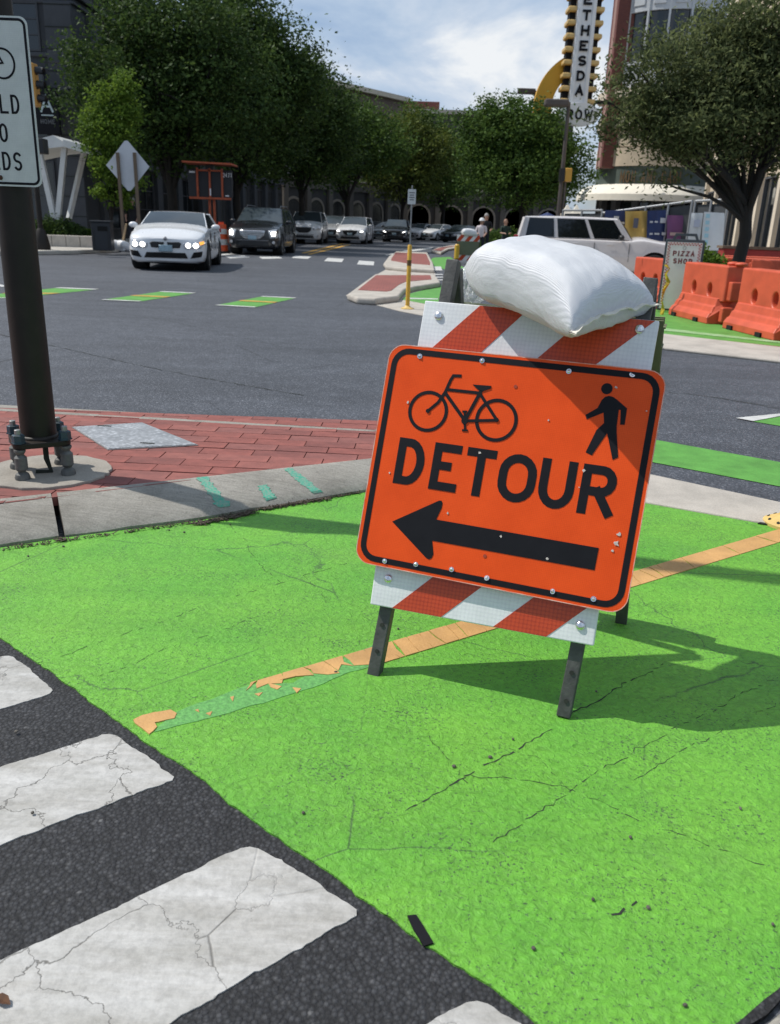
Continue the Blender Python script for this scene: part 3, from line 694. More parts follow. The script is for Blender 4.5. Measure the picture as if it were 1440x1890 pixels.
island('refuge_island', ((748, 560), (785, 512), (830, 482), (1040, 488), (1078, 555), (1090, 602), (900, 592), (765, 580)), ((800, 532), (830, 488), (1032, 498), (1058, 556), (1058, 572), (900, 560), (800, 543)))
island('refuge_island', ((1065, 475), (1110, 455), (1200, 440), (1260, 440), (1250, 455), (1180, 465), (1130, 490)), ((1080, 472), (1120, 458), (1200, 446), (1230, 446), (1170, 458), (1130, 480)))
# right-hand kerb, lane and pavement behind it
rkp = [(1120, 640), (1225, 646), (1440, 671), (1560, 690), (1560, 662), (1440, 645), (1225, 620), (1120, 612)]
struct(MB().slab([xy(G(*p)) for p in rkp], 0.0, 0.03).build('kerb_right_far', CONCL, bevel=0.012))
quad('dull_red_line', ((1120, 607), (1120, 613), (1560, 663), (1560, 654)), mat('dull_red_paint', (0.24, 0.085, 0.075), 0.8, var=.3, vscale=6), .012)
quad('green_bike_lane', ((1120, 560), (1120, 608), (1560, 655), (1560, 600)), GREENF, .010)
quad('worn_lane_line', ((1140, 597), (1140, 603), (1440, 635), (1440, 632)), mat('worn_white_paint', (.30, .42, .24), .7, var=.35, vscale=4, var2=(.12, .33, .07)), .014)
pav = [gx(1010, 26).xy, gx(1000, 60).xy, gx(1700, 60).xy, gx(1750, 14.5).xy, Vector(xy(G(1560, 598))), Vector(xy(G(1120, 556)))]
struct(MB().slab([tuple(p) for p in pav], 0.0, 0.011).build('pavement_right', PAVE))
lp = [Vector(xy(G(-300, 478))), Vector(xy(G(0, 472))), Vector(xy(G(130, 470))), Vector(xy(G(218, 466))), Vector(xy(G(232, 455))), Vector(xy(G(300, 445))), gx(360, 62).xy, gx(-300, 62).xy]
struct(MB().slab([tuple(p) for p in lp], 0.0, 0.13).build('pavement_left', PAVE, bevel=0.03))
quad('red_ramp_patch', ((172, 465), (230, 459), (226, 464), (190, 468)), BRICKFAR, .136)
fs_ = [gx(360, 60).xy, gx(480, 66).xy, gx(620, 78).xy, gx(900, 92).xy, gx(1010, 92).xy, gx(1010, 110).xy, gx(300, 110).xy]
struct(MB().slab([tuple(p) for p in fs_], 0.0, 0.13).build('pavement_far', PAVE))

# ------------------------------------------------------------------ barricade with the detour sign and sandbag
def frame_axes(az, ti, ro):
    ex = Vector((math.cos(az), math.sin(az), 0)); n = Vector((-math.sin(az), math.cos(az), 0))
    ey = Vector((0, 0, 1)) * math.cos(ti) + n * math.sin(ti)
    return ex * math.cos(ro) + ey * math.sin(ro), -ex * math.sin(ro) + ey * math.cos(ro)
def frame_matrix(o, ex, ez):
    ey = ez.cross(ex); return Matrix(((ex.x, ey.x, ez.x, o.x), (ex.y, ey.y, ez.y, o.y), (ex.z, ey.z, ez.z, o.z), (0, 0, 0, 1)))
bar = empty('barricade', label='A-frame barricade with red-orange and white striped rails carrying the detour sign', cat='barricade')
EX, EZ = frame_axes(-0.356, 0.334, -0.041)
BM = frame_matrix(Vector((0.212, 1.9485, 0.008)), EX, EZ); bar.matrix_world = BM; BI = BM.inverted()
def rail(parent, cz, ht, wd, rot, stripes, y0=-0.022, th=0.022, name='rail', cx=0.0):
    # stripes: list of (u_bottom0,u_bottom1,u_top0,u_top1) fractions
    ro = bpy.data.objects.new(name, MB().box((0, 0, 0), (wd, th, ht)).mesh(name)); ro.data.materials.append(RAILW); COL.objects.link(ro)
    ro.parent = parent; ro.location = (cx, y0 + th / 2, cz); ro.rotation_euler = (0, -rot, 0)
    m = ro.modifiers.new('b', 'BEVEL'); m.width = .003; m.segments = 2
    for s in stripes:
        poly = [(-wd / 2 + wd * s[0], -ht / 2), (-wd / 2 + wd * s[1], -ht / 2), (-wd / 2 + wd * s[3], ht / 2), (-wd / 2 + wd * s[2], ht / 2)]
        poly = clip_poly(poly, [(-wd / 2 + .001, -ht / 2 + .0015), (wd / 2 - .001, -ht / 2 + .0015), (wd / 2 - .001, ht / 2 - .0015), (-wd / 2 + .001, ht / 2 - .0015)])
        if len(poly) > 2: MB().face_prism(poly, -th / 2 - 0.0012, -th / 2 + 0.001).build('stripe', RAILO, ro)
    return ro
UT, LT = 1.046, 0.3114
up_ = rail(bar, UT - 0.10, 0.20, 0.622, 0.022, [(-.035, .19, .255, .465), (.43, .66, .72, .985)], cx=0.004)
# top rail: first orange band starts about a quarter along the upper edge
lo_ = rail(bar, 0.305, 0.205, 0.612, 0.052, [(.105, .335, .44, .67), (.57, .80, .905, 1.135)], cx=0.0)
def legm(u, v0, v1, y=0.002): return MB().box((u, y + .017, (v0 + v1) / 2), (.036, .034, v1 - v0))
for u, v0 in ((-0.2613, -0.012), (0.2692, 0.016)):
    lg = legm(u, v0, 1.166).build('leg', LEG, bar, bevel=.003)
    for hz in (.06, .135): MB().lathe([(.006, 0), (.006, .002)], 10, Matrix.Translation((u, .0005, hz)) @ Matrix.Rotation(R(90), 4, 'X')).build('hole', DARK, lg)
# rear frame: legs lean back from the top
def toL(p): return BI @ Vector(p)
Tl, Tr = Vector((-0.2613, .045, 1.15)), Vector((0.2692, .045, 1.15))
Rr_ = toL(G(1147, 1147, 0.01)); Rl_ = Rr_ + Vector((-.5305, 0, 0)); 
rl_w = BM @ Rl_; Rl_ = toL((rl_w.x, rl_w.y, 0.01))
bd = (Rr_ - Tr).normalized()
for a_, b_ in ((Tl, Rl_), (Tr, Rr_)): MB().bar(a_, b_, .036, .034, up=(0, 1, 0)).build('leg', LEG, bar, bevel=.003)
def rear_plank(f0, f1, off=0.045):
    mb = MB(); pn = Vector((1, 0, 0)).cross(bd).normalized()
    if pn.y < 0: pn = -pn
    L0 = Tl.lerp(Rl_, f0); L1 = Tl.lerp(Rl_, f1); w_ = .032; x0, x1 = -.312, .322
    ctr = (L0 + L1) / 2 + pn * off; hh = (L1 - L0).length
    n = 4
    # hollow plank: two skins and webs, open at the ends
    for s in (-1, 1):
        c_ = ctr + pn * (s * w_ / 2); c_.x = (x0 + x1) / 2
        mb.bar(c_ + bd * (-hh / 2), c_ + bd * (hh / 2), x1 - x0, .004, up=pn)
    for k in range(n + 1):
        c_ = ctr + bd * (-hh / 2 + hh * k / n); c_.x = (x0 + x1) / 2
        mb.bar(c_ - pn * w_ / 2, c_ + pn * w_ / 2, .004, x1 - x0, up=(1, 0, 0))
    c_ = ctr.copy(); c_.x = (x0 + x1) / 2
    mb.bar(c_ + bd * (-hh / 2), c_ + bd * (hh / 2), x1 - x0, .003, up=pn)
    return mb.build('rear_rail', PLANK, bar)
rear_plank(.10, .30); rear_plank(.62, .82)
BOLT = MB().sphere((0, 0, 0), (.0125, .007, .0125), 14, 8)
for u, v in ((-.2613, UT - .045), (.2692, UT - .02), (-.2613, .268), (.2692, .262)):
    MB(); o_ = BOLT.build('bolt', CHROME, bar, smooth=60); o_.location = (u, -.0235, v)
# detour sign
sc_ = 0.966
scen = Vector((0.2896, 2.0911, 0.5991))
SX, SZ = frame_axes(-0.3555, 0.3461, -0.0159)
det = empty('detour_sign', label='orange bicycle and pedestrian detour sign with left arrow screwed to the near barricade', cat='sign')
SM = frame_matrix(scen, SX, SZ); det.matrix_world = SM @ Matrix.Scale(sc_, 4)
HH_ = .3167
MB().face_prism(rrect(.762, HH_ * 2, .045), 0.0, .004).build('panel', ORANGE, det)
rim = MB(); ribbon(rim, rrect(.7595, HH_ * 2 - .0025, .044), .0022, -.0004, .0042, closed=True); rim.build('panel_edge', mat('worn_pale_edge', (.55, .42, .36), .6, var=.5, vscale=30, var2=(.7, .12, .03)), det)
bd_ = MB(); ribbon(bd_, rrect(.722, HH_ * 2 - .036, .042), .0165, -.0009, .001, closed=True); bd_.build('border', BLACKP, det)
LETT = (('D', -.305, .083), ('E', -.199, .079), ('T', -.104, .083), ('O', -.008, .103), ('U', .104, .094), ('R', .213, .09))
for ch, x, wd in LETT: letter(ch, x, -.0765, wd, .131, .0235, -.0010, .0015, BLACKP, det)
mb = MB(); mb.face_prism([(-.286, -.185), (-.161, -.105), (-.154, -.104), (-.150, -.110), (-.150, -.124), (-.160, -.158), (.286, -.158), (.285, -.217), (-.161, -.218), (-.151, -.254), (-.154, -.266), (-.161, -.271), (-.170, -.268)], -.0012, .001); mb.build('arrow', BLACKP, det)
bk = MB(); k = 0
def bst(pts, t, closed=False):
    global k; ribbon(bk, pts, t, -.0012 - .00012 * k, .001, closed=closed, ext=False); k += 1
bst(ringpts(-.237, .137, .0535), .0095, True); bst(ringpts(-.040, .137, .0545), .0095, True)
bst([(-.158, .246), (-.181, .244), (-.187, .231), (-.1965, .196), (-.212, .165), (-.236, .139)], .0085); bst([(-.194, .204), (-.101, .205)], .0085)
bst([(-.197, .195), (-.126, .124)], .0095); bst([(-.127, .124), (-.094, .216)], .0095); bst([(-.097, .203), (-.039, .138)], .0085); bst([(-.126, .124), (-.038, .137)], .008)
bst([(-.131, .149), (-.122, .098)], .006); bst([(-.130, .0975), (-.114, .0985)], .005); bst([(-.138, .149), (-.125, .150)], .005)
bk.face_prism([(-.122, .226), (-.070, .228), (-.070, .221), (-.090, .211), (-.105, .214)], -.0026, .001); bk.face_prism(ringpts(-.127, .124, .0095, 16), -.0028, .001); bk.face_prism(ringpts(-.237, .138, .006, 12), -.0029, .001); bk.face_prism(ringpts(-.039, .138, .006, 12), -.0030, .001)
bk.build('bicycle_symbol', BLACKP, det)
ps = MB(); ps.face_prism(ringpts(.237, .256, .0145, 20), -.0012, .001)
ps.face_prism([(.222, .203), (.229, .225), (.236, .234), (.245, .238), (.257, .236), (.268, .230), (.296, .211), (.297, .168), (.286, .167), (.281, .205), (.276, .205), (.278, .162), (.281, .144), (.295, .082), (.282, .074), (.257, .141), (.228, .078), (.211, .084), (.229, .146), (.245, .166), (.239, .193), (.199, .170), (.194, .181)], -.0012, .001)
ps.build('pedestrian_symbol', BLACKP, det)
for x, z in ((-.288, .288), (-.107, .294), (.132, .290), (.294, .298), (-.288, -.299), (-.196, -.291), (-.092, -.286), (.009, -.291), (.189, -.292), (.295, -.291)):
    sc = MB(); sc.sphere((0, 0, 0), (.005, .005, .005), 8, 6); sc.lathe([(.0075, 0), (.0075, .0016)], 8, Matrix.Rotation(R(90), 4, 'X')); o_ = sc.build('screw', CHROME, det); o_.location = (x, -.0015, z); o_.rotation_euler = (rnd.gauss(0, .2), 0, rnd.gauss(0, .2))
CHIP = mat('scuffed_bare_spot', (.62, .55, .50), .6, var=.4, vscale=60)
for x, z, r_ in ((-.003, .234, .005), (-.007, -.233, .005)): MB().lathe([(r_, 0), (r_, .0012)], 12, Matrix.Translation((x, -.0002, z)) @ Matrix.Rotation(R(90), 4, 'X')).build('hole', mat('rusty_hole', (.35, .05, .02), .8), det)
qq = random.Random(5)
for x, z, s in ((.33, -.115, .009), (.328, -.138, .013), (.322, -.16, .006), (-.318, -.05, .005), (.028, -.173, .006), (-.07, .042, .007), (.215, .036, .008), (.10, .155, .004), (.26, .262, .006), (-.30, .155, .006), (-.13, -.135, .005), (.16, -.21, .006), (.345, .21, .004), (.21, -.01, .004)):
    pts = [(x + s * qq.uniform(.25, .8) * math.cos(a * 2 * math.pi / 8), z + s * qq.uniform(.25, .8) * math.sin(a * 2 * math.pi / 8)) for a in range(8)]
    MB().face_prism(pts, -.0021, .001).build('scuff', CHIP, det)
# sandbag: a stuffed woven pillow with a sewn end
bagm = NT('woven_white_plastic', 0.34)
wv1 = N(bagm.t, 'ShaderNodeTexWave'); wv1.inputs['Scale'].default_value = 105; wv1.inputs['Distortion'].default_value = 1.0; bagm.lk(bagm.co, wv1.inputs['Vector'])
wv2 = N(bagm.t, 'ShaderNodeTexWave', bands_direction='Y'); wv2.inputs['Scale'].default_value = 105; wv2.inputs['Distortion'].default_value = 1.0; bagm.lk(bagm.co, wv2.inputs['Vector'])
bagm.color(bagm.mix(bagm.ramp(bagm.noise(11, 6, .7), [(.62, 0), (.8, .35)]), bagm.ramp(bagm.noise(6, 5), [(.3, (.62, .63, .65)), (.7, (.70, .71, .72))]), (.6, .53, .42)))
wr_ = bagm.noise(9, 5, .6, bagm.mapping((.55, 3.2, 1.5), (0, 0, .1)), .4)
b1 = bagm.bump(wr_, .35, .012); bagm.bump(bagm.mix(.5, wv1.outputs['Fac'], wv2.outputs['Fac']), .5, .002, b1); bagm.b.inputs['Sheen Weight'].default_value = .15
from mathutils import noise as mnoise
def pillow(L, W_, T, n=48, seed=0, seam_end=True):
    mb = MB(); vs = []; idx = {}
    def pt(i, j, s):
        x = -1 + 2 * i / n; y = -1 + 2 * j / n
        ex = max(0., 1 - abs(x) ** (2.6 if x > 0 else 5.0)); eyv = max(0., 1 - abs(y) ** 2.6)
        h = (ex * eyv) ** 0.36
        px = x * (1 - .10 * (1 - y * y) * abs(x) ** 4); py = y * (1 - .12 * (1 - x * x) * abs(y) ** 4)
        if x < 0: py *= 1 - .30 * abs(x) ** 4
        v = mnoise.noise(Vector((x * 2.1 + seed, y * 2.4, s * 3))) * .07 + mnoise.noise(Vector((x * 7 + seed, y * 3.0, s))) * .022
        edge = max(abs(x), abs(y)) ** 5
        wr = math.sin(y * 30 + 4 * mnoise.noise(Vector((y * 3, x * 1.5, 1)))) * .020 * (abs(x) ** 2.2) * (1 if x > 0 else .5) * h + .014 * mnoise.noise(Vector((x * 3.5 + y * 2, y * 5, 4 + seed))) * h
        z = s * (h * (1 + v) + wr) * T
        if s < 0: z *= 0.95
        z += -.03 * max(0, x) ** 2 - .025 * ((x + 1) / 2) ** 3 * ((1 - y) / 2) ** 3 + .012 * ((1 + y) / 2) + mnoise.noise(Vector((x * 5, y * 5, 9 + seed))) * .010 * edge
        return (px * L, py * W_, z)
    for s in (1, -1):
        for i in range(n + 1):
            for j in range(n + 1):
                bnd = i in (0, n) or j in (0, n)
                key = (i, j, 0 if bnd else s)
                if key not in idx: idx[key] = len(vs); vs.append(pt(i, j, s))
    def g(i, j, s): return idx[(i, j, 0 if (i in (0, n) or j in (0, n)) else s)]
    fs = []
    for s in (1, -1):
        for i in range(n):
            for j in range(n):
                f = (g(i, j, s), g(i + 1, j, s), g(i + 1, j + 1, s), g(i, j + 1, s)); fs.append(f if s > 0 else f[::-1])
    mb.add(vs, fs)
    return mb, [pt(n, j, 1) for j in range(n + 1)]
bm_, edge_ = pillow(.212, .160, .088)
bag = empty('sandbag', label='plump white woven sandbag lying across the top of the near barricade', cat='sandbag')
bag.matrix_world = Matrix.Translation(at(1020, 522, 2.22)) @ Matrix.Rotation(R(9), 4, 'X') @ Matrix.Rotation(R(3), 4, 'Y') @ Matrix.Rotation(R(-50), 4, 'Z')
bm_.build('sack', bagm.m, bag, smooth=80)
hem = MB(); n = len(edge_); vs = []
for k2, p in enumerate(edge_):
    o2 = .011 + .002 * math.sin(k2 * .6) + (.004 if k2 in (0, n - 1) else 0); zz = .003 * math.sin(k2 * .45)
    vs += [(p[0] - .008, p[1], p[2] + .002), (p[0] + o2, p[1] * 1.02, p[2] + zz + .002), (p[0] + o2, p[1] * 1.02, p[2] + zz - .001), (p[0] - .008, p[1], p[2] - .002)]
fs = [(4 * i + a_, 4 * i + (a_ + 1) % 4, 4 * i + 4 + (a_ + 1) % 4, 4 * i + 4 + a_) for i in range(n - 1) for a_ in range(4)]
hem.add(vs, fs); hem.build('sewn_hem', mat('bag_hem', (.72, .68, .58), .7, var=.2, vscale=30), bag, smooth=60)
st_ = MB(); st_.tube([(p[0] - .004, p[1], p[2] + .0035) for p in edge_], .0012, 5); st_.build('stitching', mat('bag_thread', (.8, .78, .72), .8), bag)
# clear crumpled plastic bag behind the left upright
pb = NT('clear_plastic_film', .12); pb.b.inputs['Base Color'].default_value = (.8, .82, .84, 1); pb.b.inputs['Alpha'].default_value = .45; pb.bump(pb.noise(45, 4), .8, .006)
mb = MB(); bmx = bmesh.new(); bmesh.ops.create_icosphere(bmx, subdivisions=4, radius=1.0)
for v in bmx.verts:
    d = v.co.copy(); r_ = 1 + .35 * mnoise.noise(d * 2.3) + .3 * abs(mnoise.noise(d * 5.5)) ; v.co = Vector((d.x * .05, d.y * .05, d.z * .07)) * r_
me = bpy.data.meshes.new('plastic_bag'); bmx.to_mesh(me); bmx.free()
pbo = bpy.data.objects.new('plastic_bag', me); COL.objects.link(pbo); me.materials.append(pb.m); pbo.location = at(872, 527, 2.50); pbo.scale = (.8, 1, .9)
tag(pbo, 'crumpled clear plastic bag tucked behind the left upright of the near barricade', 'plastic bag')

# ------------------------------------------------------------------ big pole on the island and its sign
PB = G(88, 872, ZI); pole = empty('signal_pole', (PB.x, PB.y, ZI), 0, 'thick dark bronze pole on four exposed anchor bolts at the left', 'pole')
q = random.Random(2); circ = [(.275 * (1 + q.uniform(-.03, .02)) * math.cos(a * 2 * math.pi / 60), .265 * (1 + q.uniform(-.03, .02)) * math.sin(a * 2 * math.pi / 60)) for a in range(60)]
MB().slab(circ, -.03, .012).build('concrete_footing', CONCF, pole, bevel=.004)
pt_ = Vector((-.012, -.02, 0))
MB().tube([pt_ + Vector((0, 0, .165)), pt_ + Vector((0, 0, 1.5)), pt_ + Vector((0, 0, 6.0))], [.074, .069, .060], 40).build('shaft', BRONZE, pole, smooth=50)
MB().slab([(x * math.cos(R(30)) - y * math.sin(R(30)) + pt_.x, x * math.sin(R(30)) + y * math.cos(R(30)) + pt_.y) for x, y in rrect(.235, .235, .04)], .146, .17).build('base_plate', BRONZE, pole, bevel=.004)
col_ = MB().lathe([(.074, .17), (.082, .17), (.082, .175), (.074, .184)], 32).build('weld_collar', BRONZE, pole, smooth=50); col_.location = pt_
BLUEN = mat('blue_nut', (.02, .055, .085), .5, metal=.3, var=.4, vscale=40, var2=(.05, .06, .06)); GREYC = mat('grey_coupling', (.13, .13, .125), .65, metal=.25, var=.4, vscale=25)
for a_ in (255, 345, 75, 165):
    x, y = .132 * math.cos(R(a_)) + pt_.x, .132 * math.sin(R(a_)) + pt_.y
    cpl = MB().lathe([(.030, .010), (.032, .02), (.027, .035), (.015, .045), (.026, .058), (.026, .108), (.015, .120), (.024, .135), (.024, .143)], 16).build('coupling', GREYC, pole, smooth=30); cpl.location = (x, y, 0)
    nut = MB().lathe([(.030, .171), (.030, .176), (.026, .176), (.026, .206), (.021, .209)], 6).build('nut', BLUEN, pole); nut.location = (x, y, 0); nut.rotation_euler = (0, 0, rnd.uniform(0, 1))
    stud = MB().lathe([(.013, .2), (.013, .228), (.011, .23)], 12).build('stud', GALV, pole, smooth=30); stud.location = (x, y, 0)
MB().tube([(.01, -.02, .15), (.01, -.02, .07), (.03, -.03, .015), (-.03, -.05, .014)], .012, 10).build('ground_wire', DARK, pole, smooth=60)
# regulatory sign on the pole
sg = empty('bike_sign', label='white regulatory sign with bicycle symbol and lettering on the dark pole', cat='sign')
pz = at(-10, 190, PB.y - .105); sg.location = pz; sg.rotation_euler = (0, 0, R(0.5))
SW, SH = .302, .585
WSH = sheet('white_sign_sheet', (.60, .62, .60), (.55, .57, .55), 160)
MB().face_prism(rrect(SW, SH, .028), 0, .003).build('panel', WSH, sg)
mb = MB(); ribbon(mb, rrect(SW - .022, SH - .022, .022), .009, -.0008, .001, closed=True); mb.build('border', BLACKP, sg)
def word(txt, cx, z, wd, ht, t, gap, y0, dep, m, parent, slant=0.):
    ws = [wd * (.45 if c == 'I' else 1.25 if c in 'MW' else .5 if c == ' ' else 1) for c in txt]; tot = sum(ws) + gap * (len(txt) - 1); x = cx - tot / 2
    for c, ww in zip(txt, ws):
        if c != ' ': letter(c, x, z, ww, ht, t, y0, dep, m, parent, slant=slant)
        x += ww + gap
word('YIELD', 0, -.035, .032, .066, .0085, .011, -.0008, .0015, BLACKP, sg); word('TO', 0, -.135, .032, .066, .0085, .011, -.0008, .0015, BLACKP, sg); word('PEDS', 0, -.235, .032, .066, .0085, .011, -.0008, .0015, BLACKP, sg)
bk = MB(); k = 0
bst(ringpts(-.062, .135, .045), .007, True); bst(ringpts(.045, .135, .045, rz=.05), .007, True)
bst([(-.062, .135), (-.04, .19), (-.03, .215), (-.015, .222)], .007); bst([(-.04, .19), (.015, .19)], .007); bst([(-.038, .188), (-.005, .13)], .007); bst([(-.005, .13), (.025, .205)], .007); bst([(.018, .19), (.047, .137), (-.005, .128)], .006); bst([(.012, .207), (.04, .209)], .009)
bk.build('bicycle_symbol', BLACKP, sg)
for z in (.262, -.262):
    o_ = MB().sphere((0, 0, 0), (.009, .006, .009), 10, 6).build('bolt', mat('rusty_bolt', (.06, .025, .012), .8, var=.5, vscale=90), sg, smooth=60); o_.location = (-.008, -.002, z)

# yellow delineator base at the right edge, with its tube
YEL = mat('yellow_plastic', (.62, .36, .035), .45, var=.2, vscale=20); YPALE = mat('faded_yellow_plastic', (.68, .47, .16), .5, var=.2, vscale=15)
dl = G(1455, 968, .009); dn = empty('delineator', (dl.x, dl.y, .009), 0, 'yellow tube delineator on a round faded base at the right edge', 'delineator')
MB().lathe([(.105, 0), (.105, .012), (.06, .034), (.045, .042), (.04, .06)], 28).build('base', YPALE, dn, smooth=35)
MB().lathe([(.037, .05), (.037, .62), (.03, .66), (.012, .67)], 20).build('tube', YEL, dn, smooth=40)
for a_ in range(10):
    an = a_ * 2 * math.pi / 10; o_ = MB().lathe([(.007, 0), (.007, .004)], 8).build('slot', DARK, dn); o_.location = (.085 * math.cos(an), .085 * math.sin(an), .021); o_.rotation_euler = (0, R(38), an)
MB().slab([(-.14, -.01), (-.07, .05), (-.05, .0), (-.06, -.04)], .0, .006).build('rubber_wedge', DARK, dn)
# small debris
blk = jag([xy(G(*p, .01)) for p in ((752, 1692), (768, 1690), (800, 1742), (782, 1748), (762, 1716))], .02, .001, 2)
tag(MB().slab(blk, .009, .0125).build('tape_strip', BLACKP), 'short black tape strip at the edge of the green lane by the crosswalk', 'tape')
lf = G(4, 1848, .01); lb = MB(); 
for s in (1, -1): lb.add([(0, -.018, 0), (s * .008, -.006, .005), (s * .008, .006, .006), (0, .018, .002)], [(0, 1, 2, 3)])
lo2 = lb.build('dead_leaf', mat('dead_leaf', (.10, .045, .02), .8, var=.4, vscale=50)); lo2.location = (lf.x, lf.y, .011); lo2.rotation_euler = (0, 0, 1.2); tag(lo2, 'dry brown leaf lying on the white crosswalk bar', 'leaf')
lit = MB(); q = random.Random(8)
def litter(p0, p1, n, spread):
    a_ = Vector(xy(G(*p0))); b_ = Vector(xy(G(*p1)))
    for _ in range(n):
        p = a_.lerp(b_, q.random()) + Vector((q.gauss(0, spread), q.gauss(0, spread * .6))); l = q.uniform(.006, .026); w2 = q.uniform(.0012, .005); an = q.uniform(0, 6.28)
        M_ = Matrix.Rotation(an, 3, 'Z') @ Matrix.Rotation(q.gauss(0, .35), 3, 'Y'); lit.box((p.x, p.y, .011 + q.random() * .008), (l, w2, .0022), M=M_)
litter((365, 972), (470, 950), 420, .014); litter((480, 945), (600, 925), 420, .013); litter((600, 925), (665, 913), 60, .006); litter((0, 1020), (350, 970), 150, .007); litter((110, 1000), (120, 1003), 30, .01)
tag(lit.build('leaf_litter', mat('leaf_litter', (.045, .033, .024), .9, var=.5, vscale=120, var2=(.14, .11, .08))), 'dark strip of leaf litter along the foot of the near kerb', 'litter', kind='stuff')
peb = MB(); 
for px, py in ((425, 968), (117, 1008), (52, 1026), (312, 978), (340, 982), (947, 1364), (905, 1397), (838, 1414), (1101, 1276), (1164, 1545), (1367, 1492), (1005, 1120), (870, 1095), (1095, 1660), (1197, 1675), (1427, 1706), (985, 1750), (1265, 1855), (735, 1160), (700, 1140), (30, 1350), (60, 1500), (560, 1500), (620, 1240)):
    p = G(px, py, .012); peb.sphere(p, (q.uniform(.003, .006), q.uniform(.003, .006), .003), 6, 4)
tag(peb.build('grit_crumbs', mat('grit_crumbs', (.10, .09, .075), .9, var=.6, vscale=2)), 'scattered dark grit crumbs on the green lane', 'grit', kind='stuff')
# ------------------------------------------------------------------ vehicles
GLASS = mat('car_glass', (.045, .058, .066), .04, spec=.9); TYRE = mat('tyre_rubber', (.012, .012, .012), .8, var=.3, vscale=12); RIM = mat('alloy_rim', (.20, .20, .21), .35, metal=.8)  # car glass base lifted bluish, standing in for reflected sky
TRIM = mat('black_trim', (.012, .012, .013), .45); LAMP = mat('lamp_lens', (.55, .57, .6), .08, metal=.35, coat=.5); LIT = mat('lit_lamp', (.9, .9, .9), .2, emit=(1., .97, .9), estr=5.)
AMBER = mat('amber_lamp', (.7, .25, .03), .3, emit=(1., .45, .08), estr=1.2); REDL = mat('red_lamp', (.28, .01, .012), .15, coat=.5); PLATE = mat('licence_plate', (.30, .42, .48), .5, var=.5, vscale=60); WELL = mat('wheel_well', (.006, .006, .006), .95)
def paint(name, c, metal=0.0): return mat(name, c, .28, metal=metal, coat=.7, var=.04, vscale=2)
PWHITE = paint('white_car_paint', (.70, .71, .72)); PBLACK = paint('black_car_paint', (.008, .009, .012)); PSILV = paint('silver_car_paint', (.42, .43, .44), .3); PPINK = paint('reflection_pink_car_paint', (.60, .565, .55)); PGREY = paint('dark_grey_car_paint', (.03, .033, .036))  # boxy suv white: warm reflection on its doors tinted into the colour
def interp(tab, x):
    for (x0, *a), (x1, *b) in zip(tab[:-1], tab[1:]):
        if x0 <= x <= x1:
            t = (x - x0) / (x1 - x0); t = t * t * (3 - 2 * t) if True else t
            return [p + (q_ - p) * t for p, q_ in zip(a, b)]
    return list(tab[0][1:]) if x < tab[0][0] else list(tab[-1][1:])
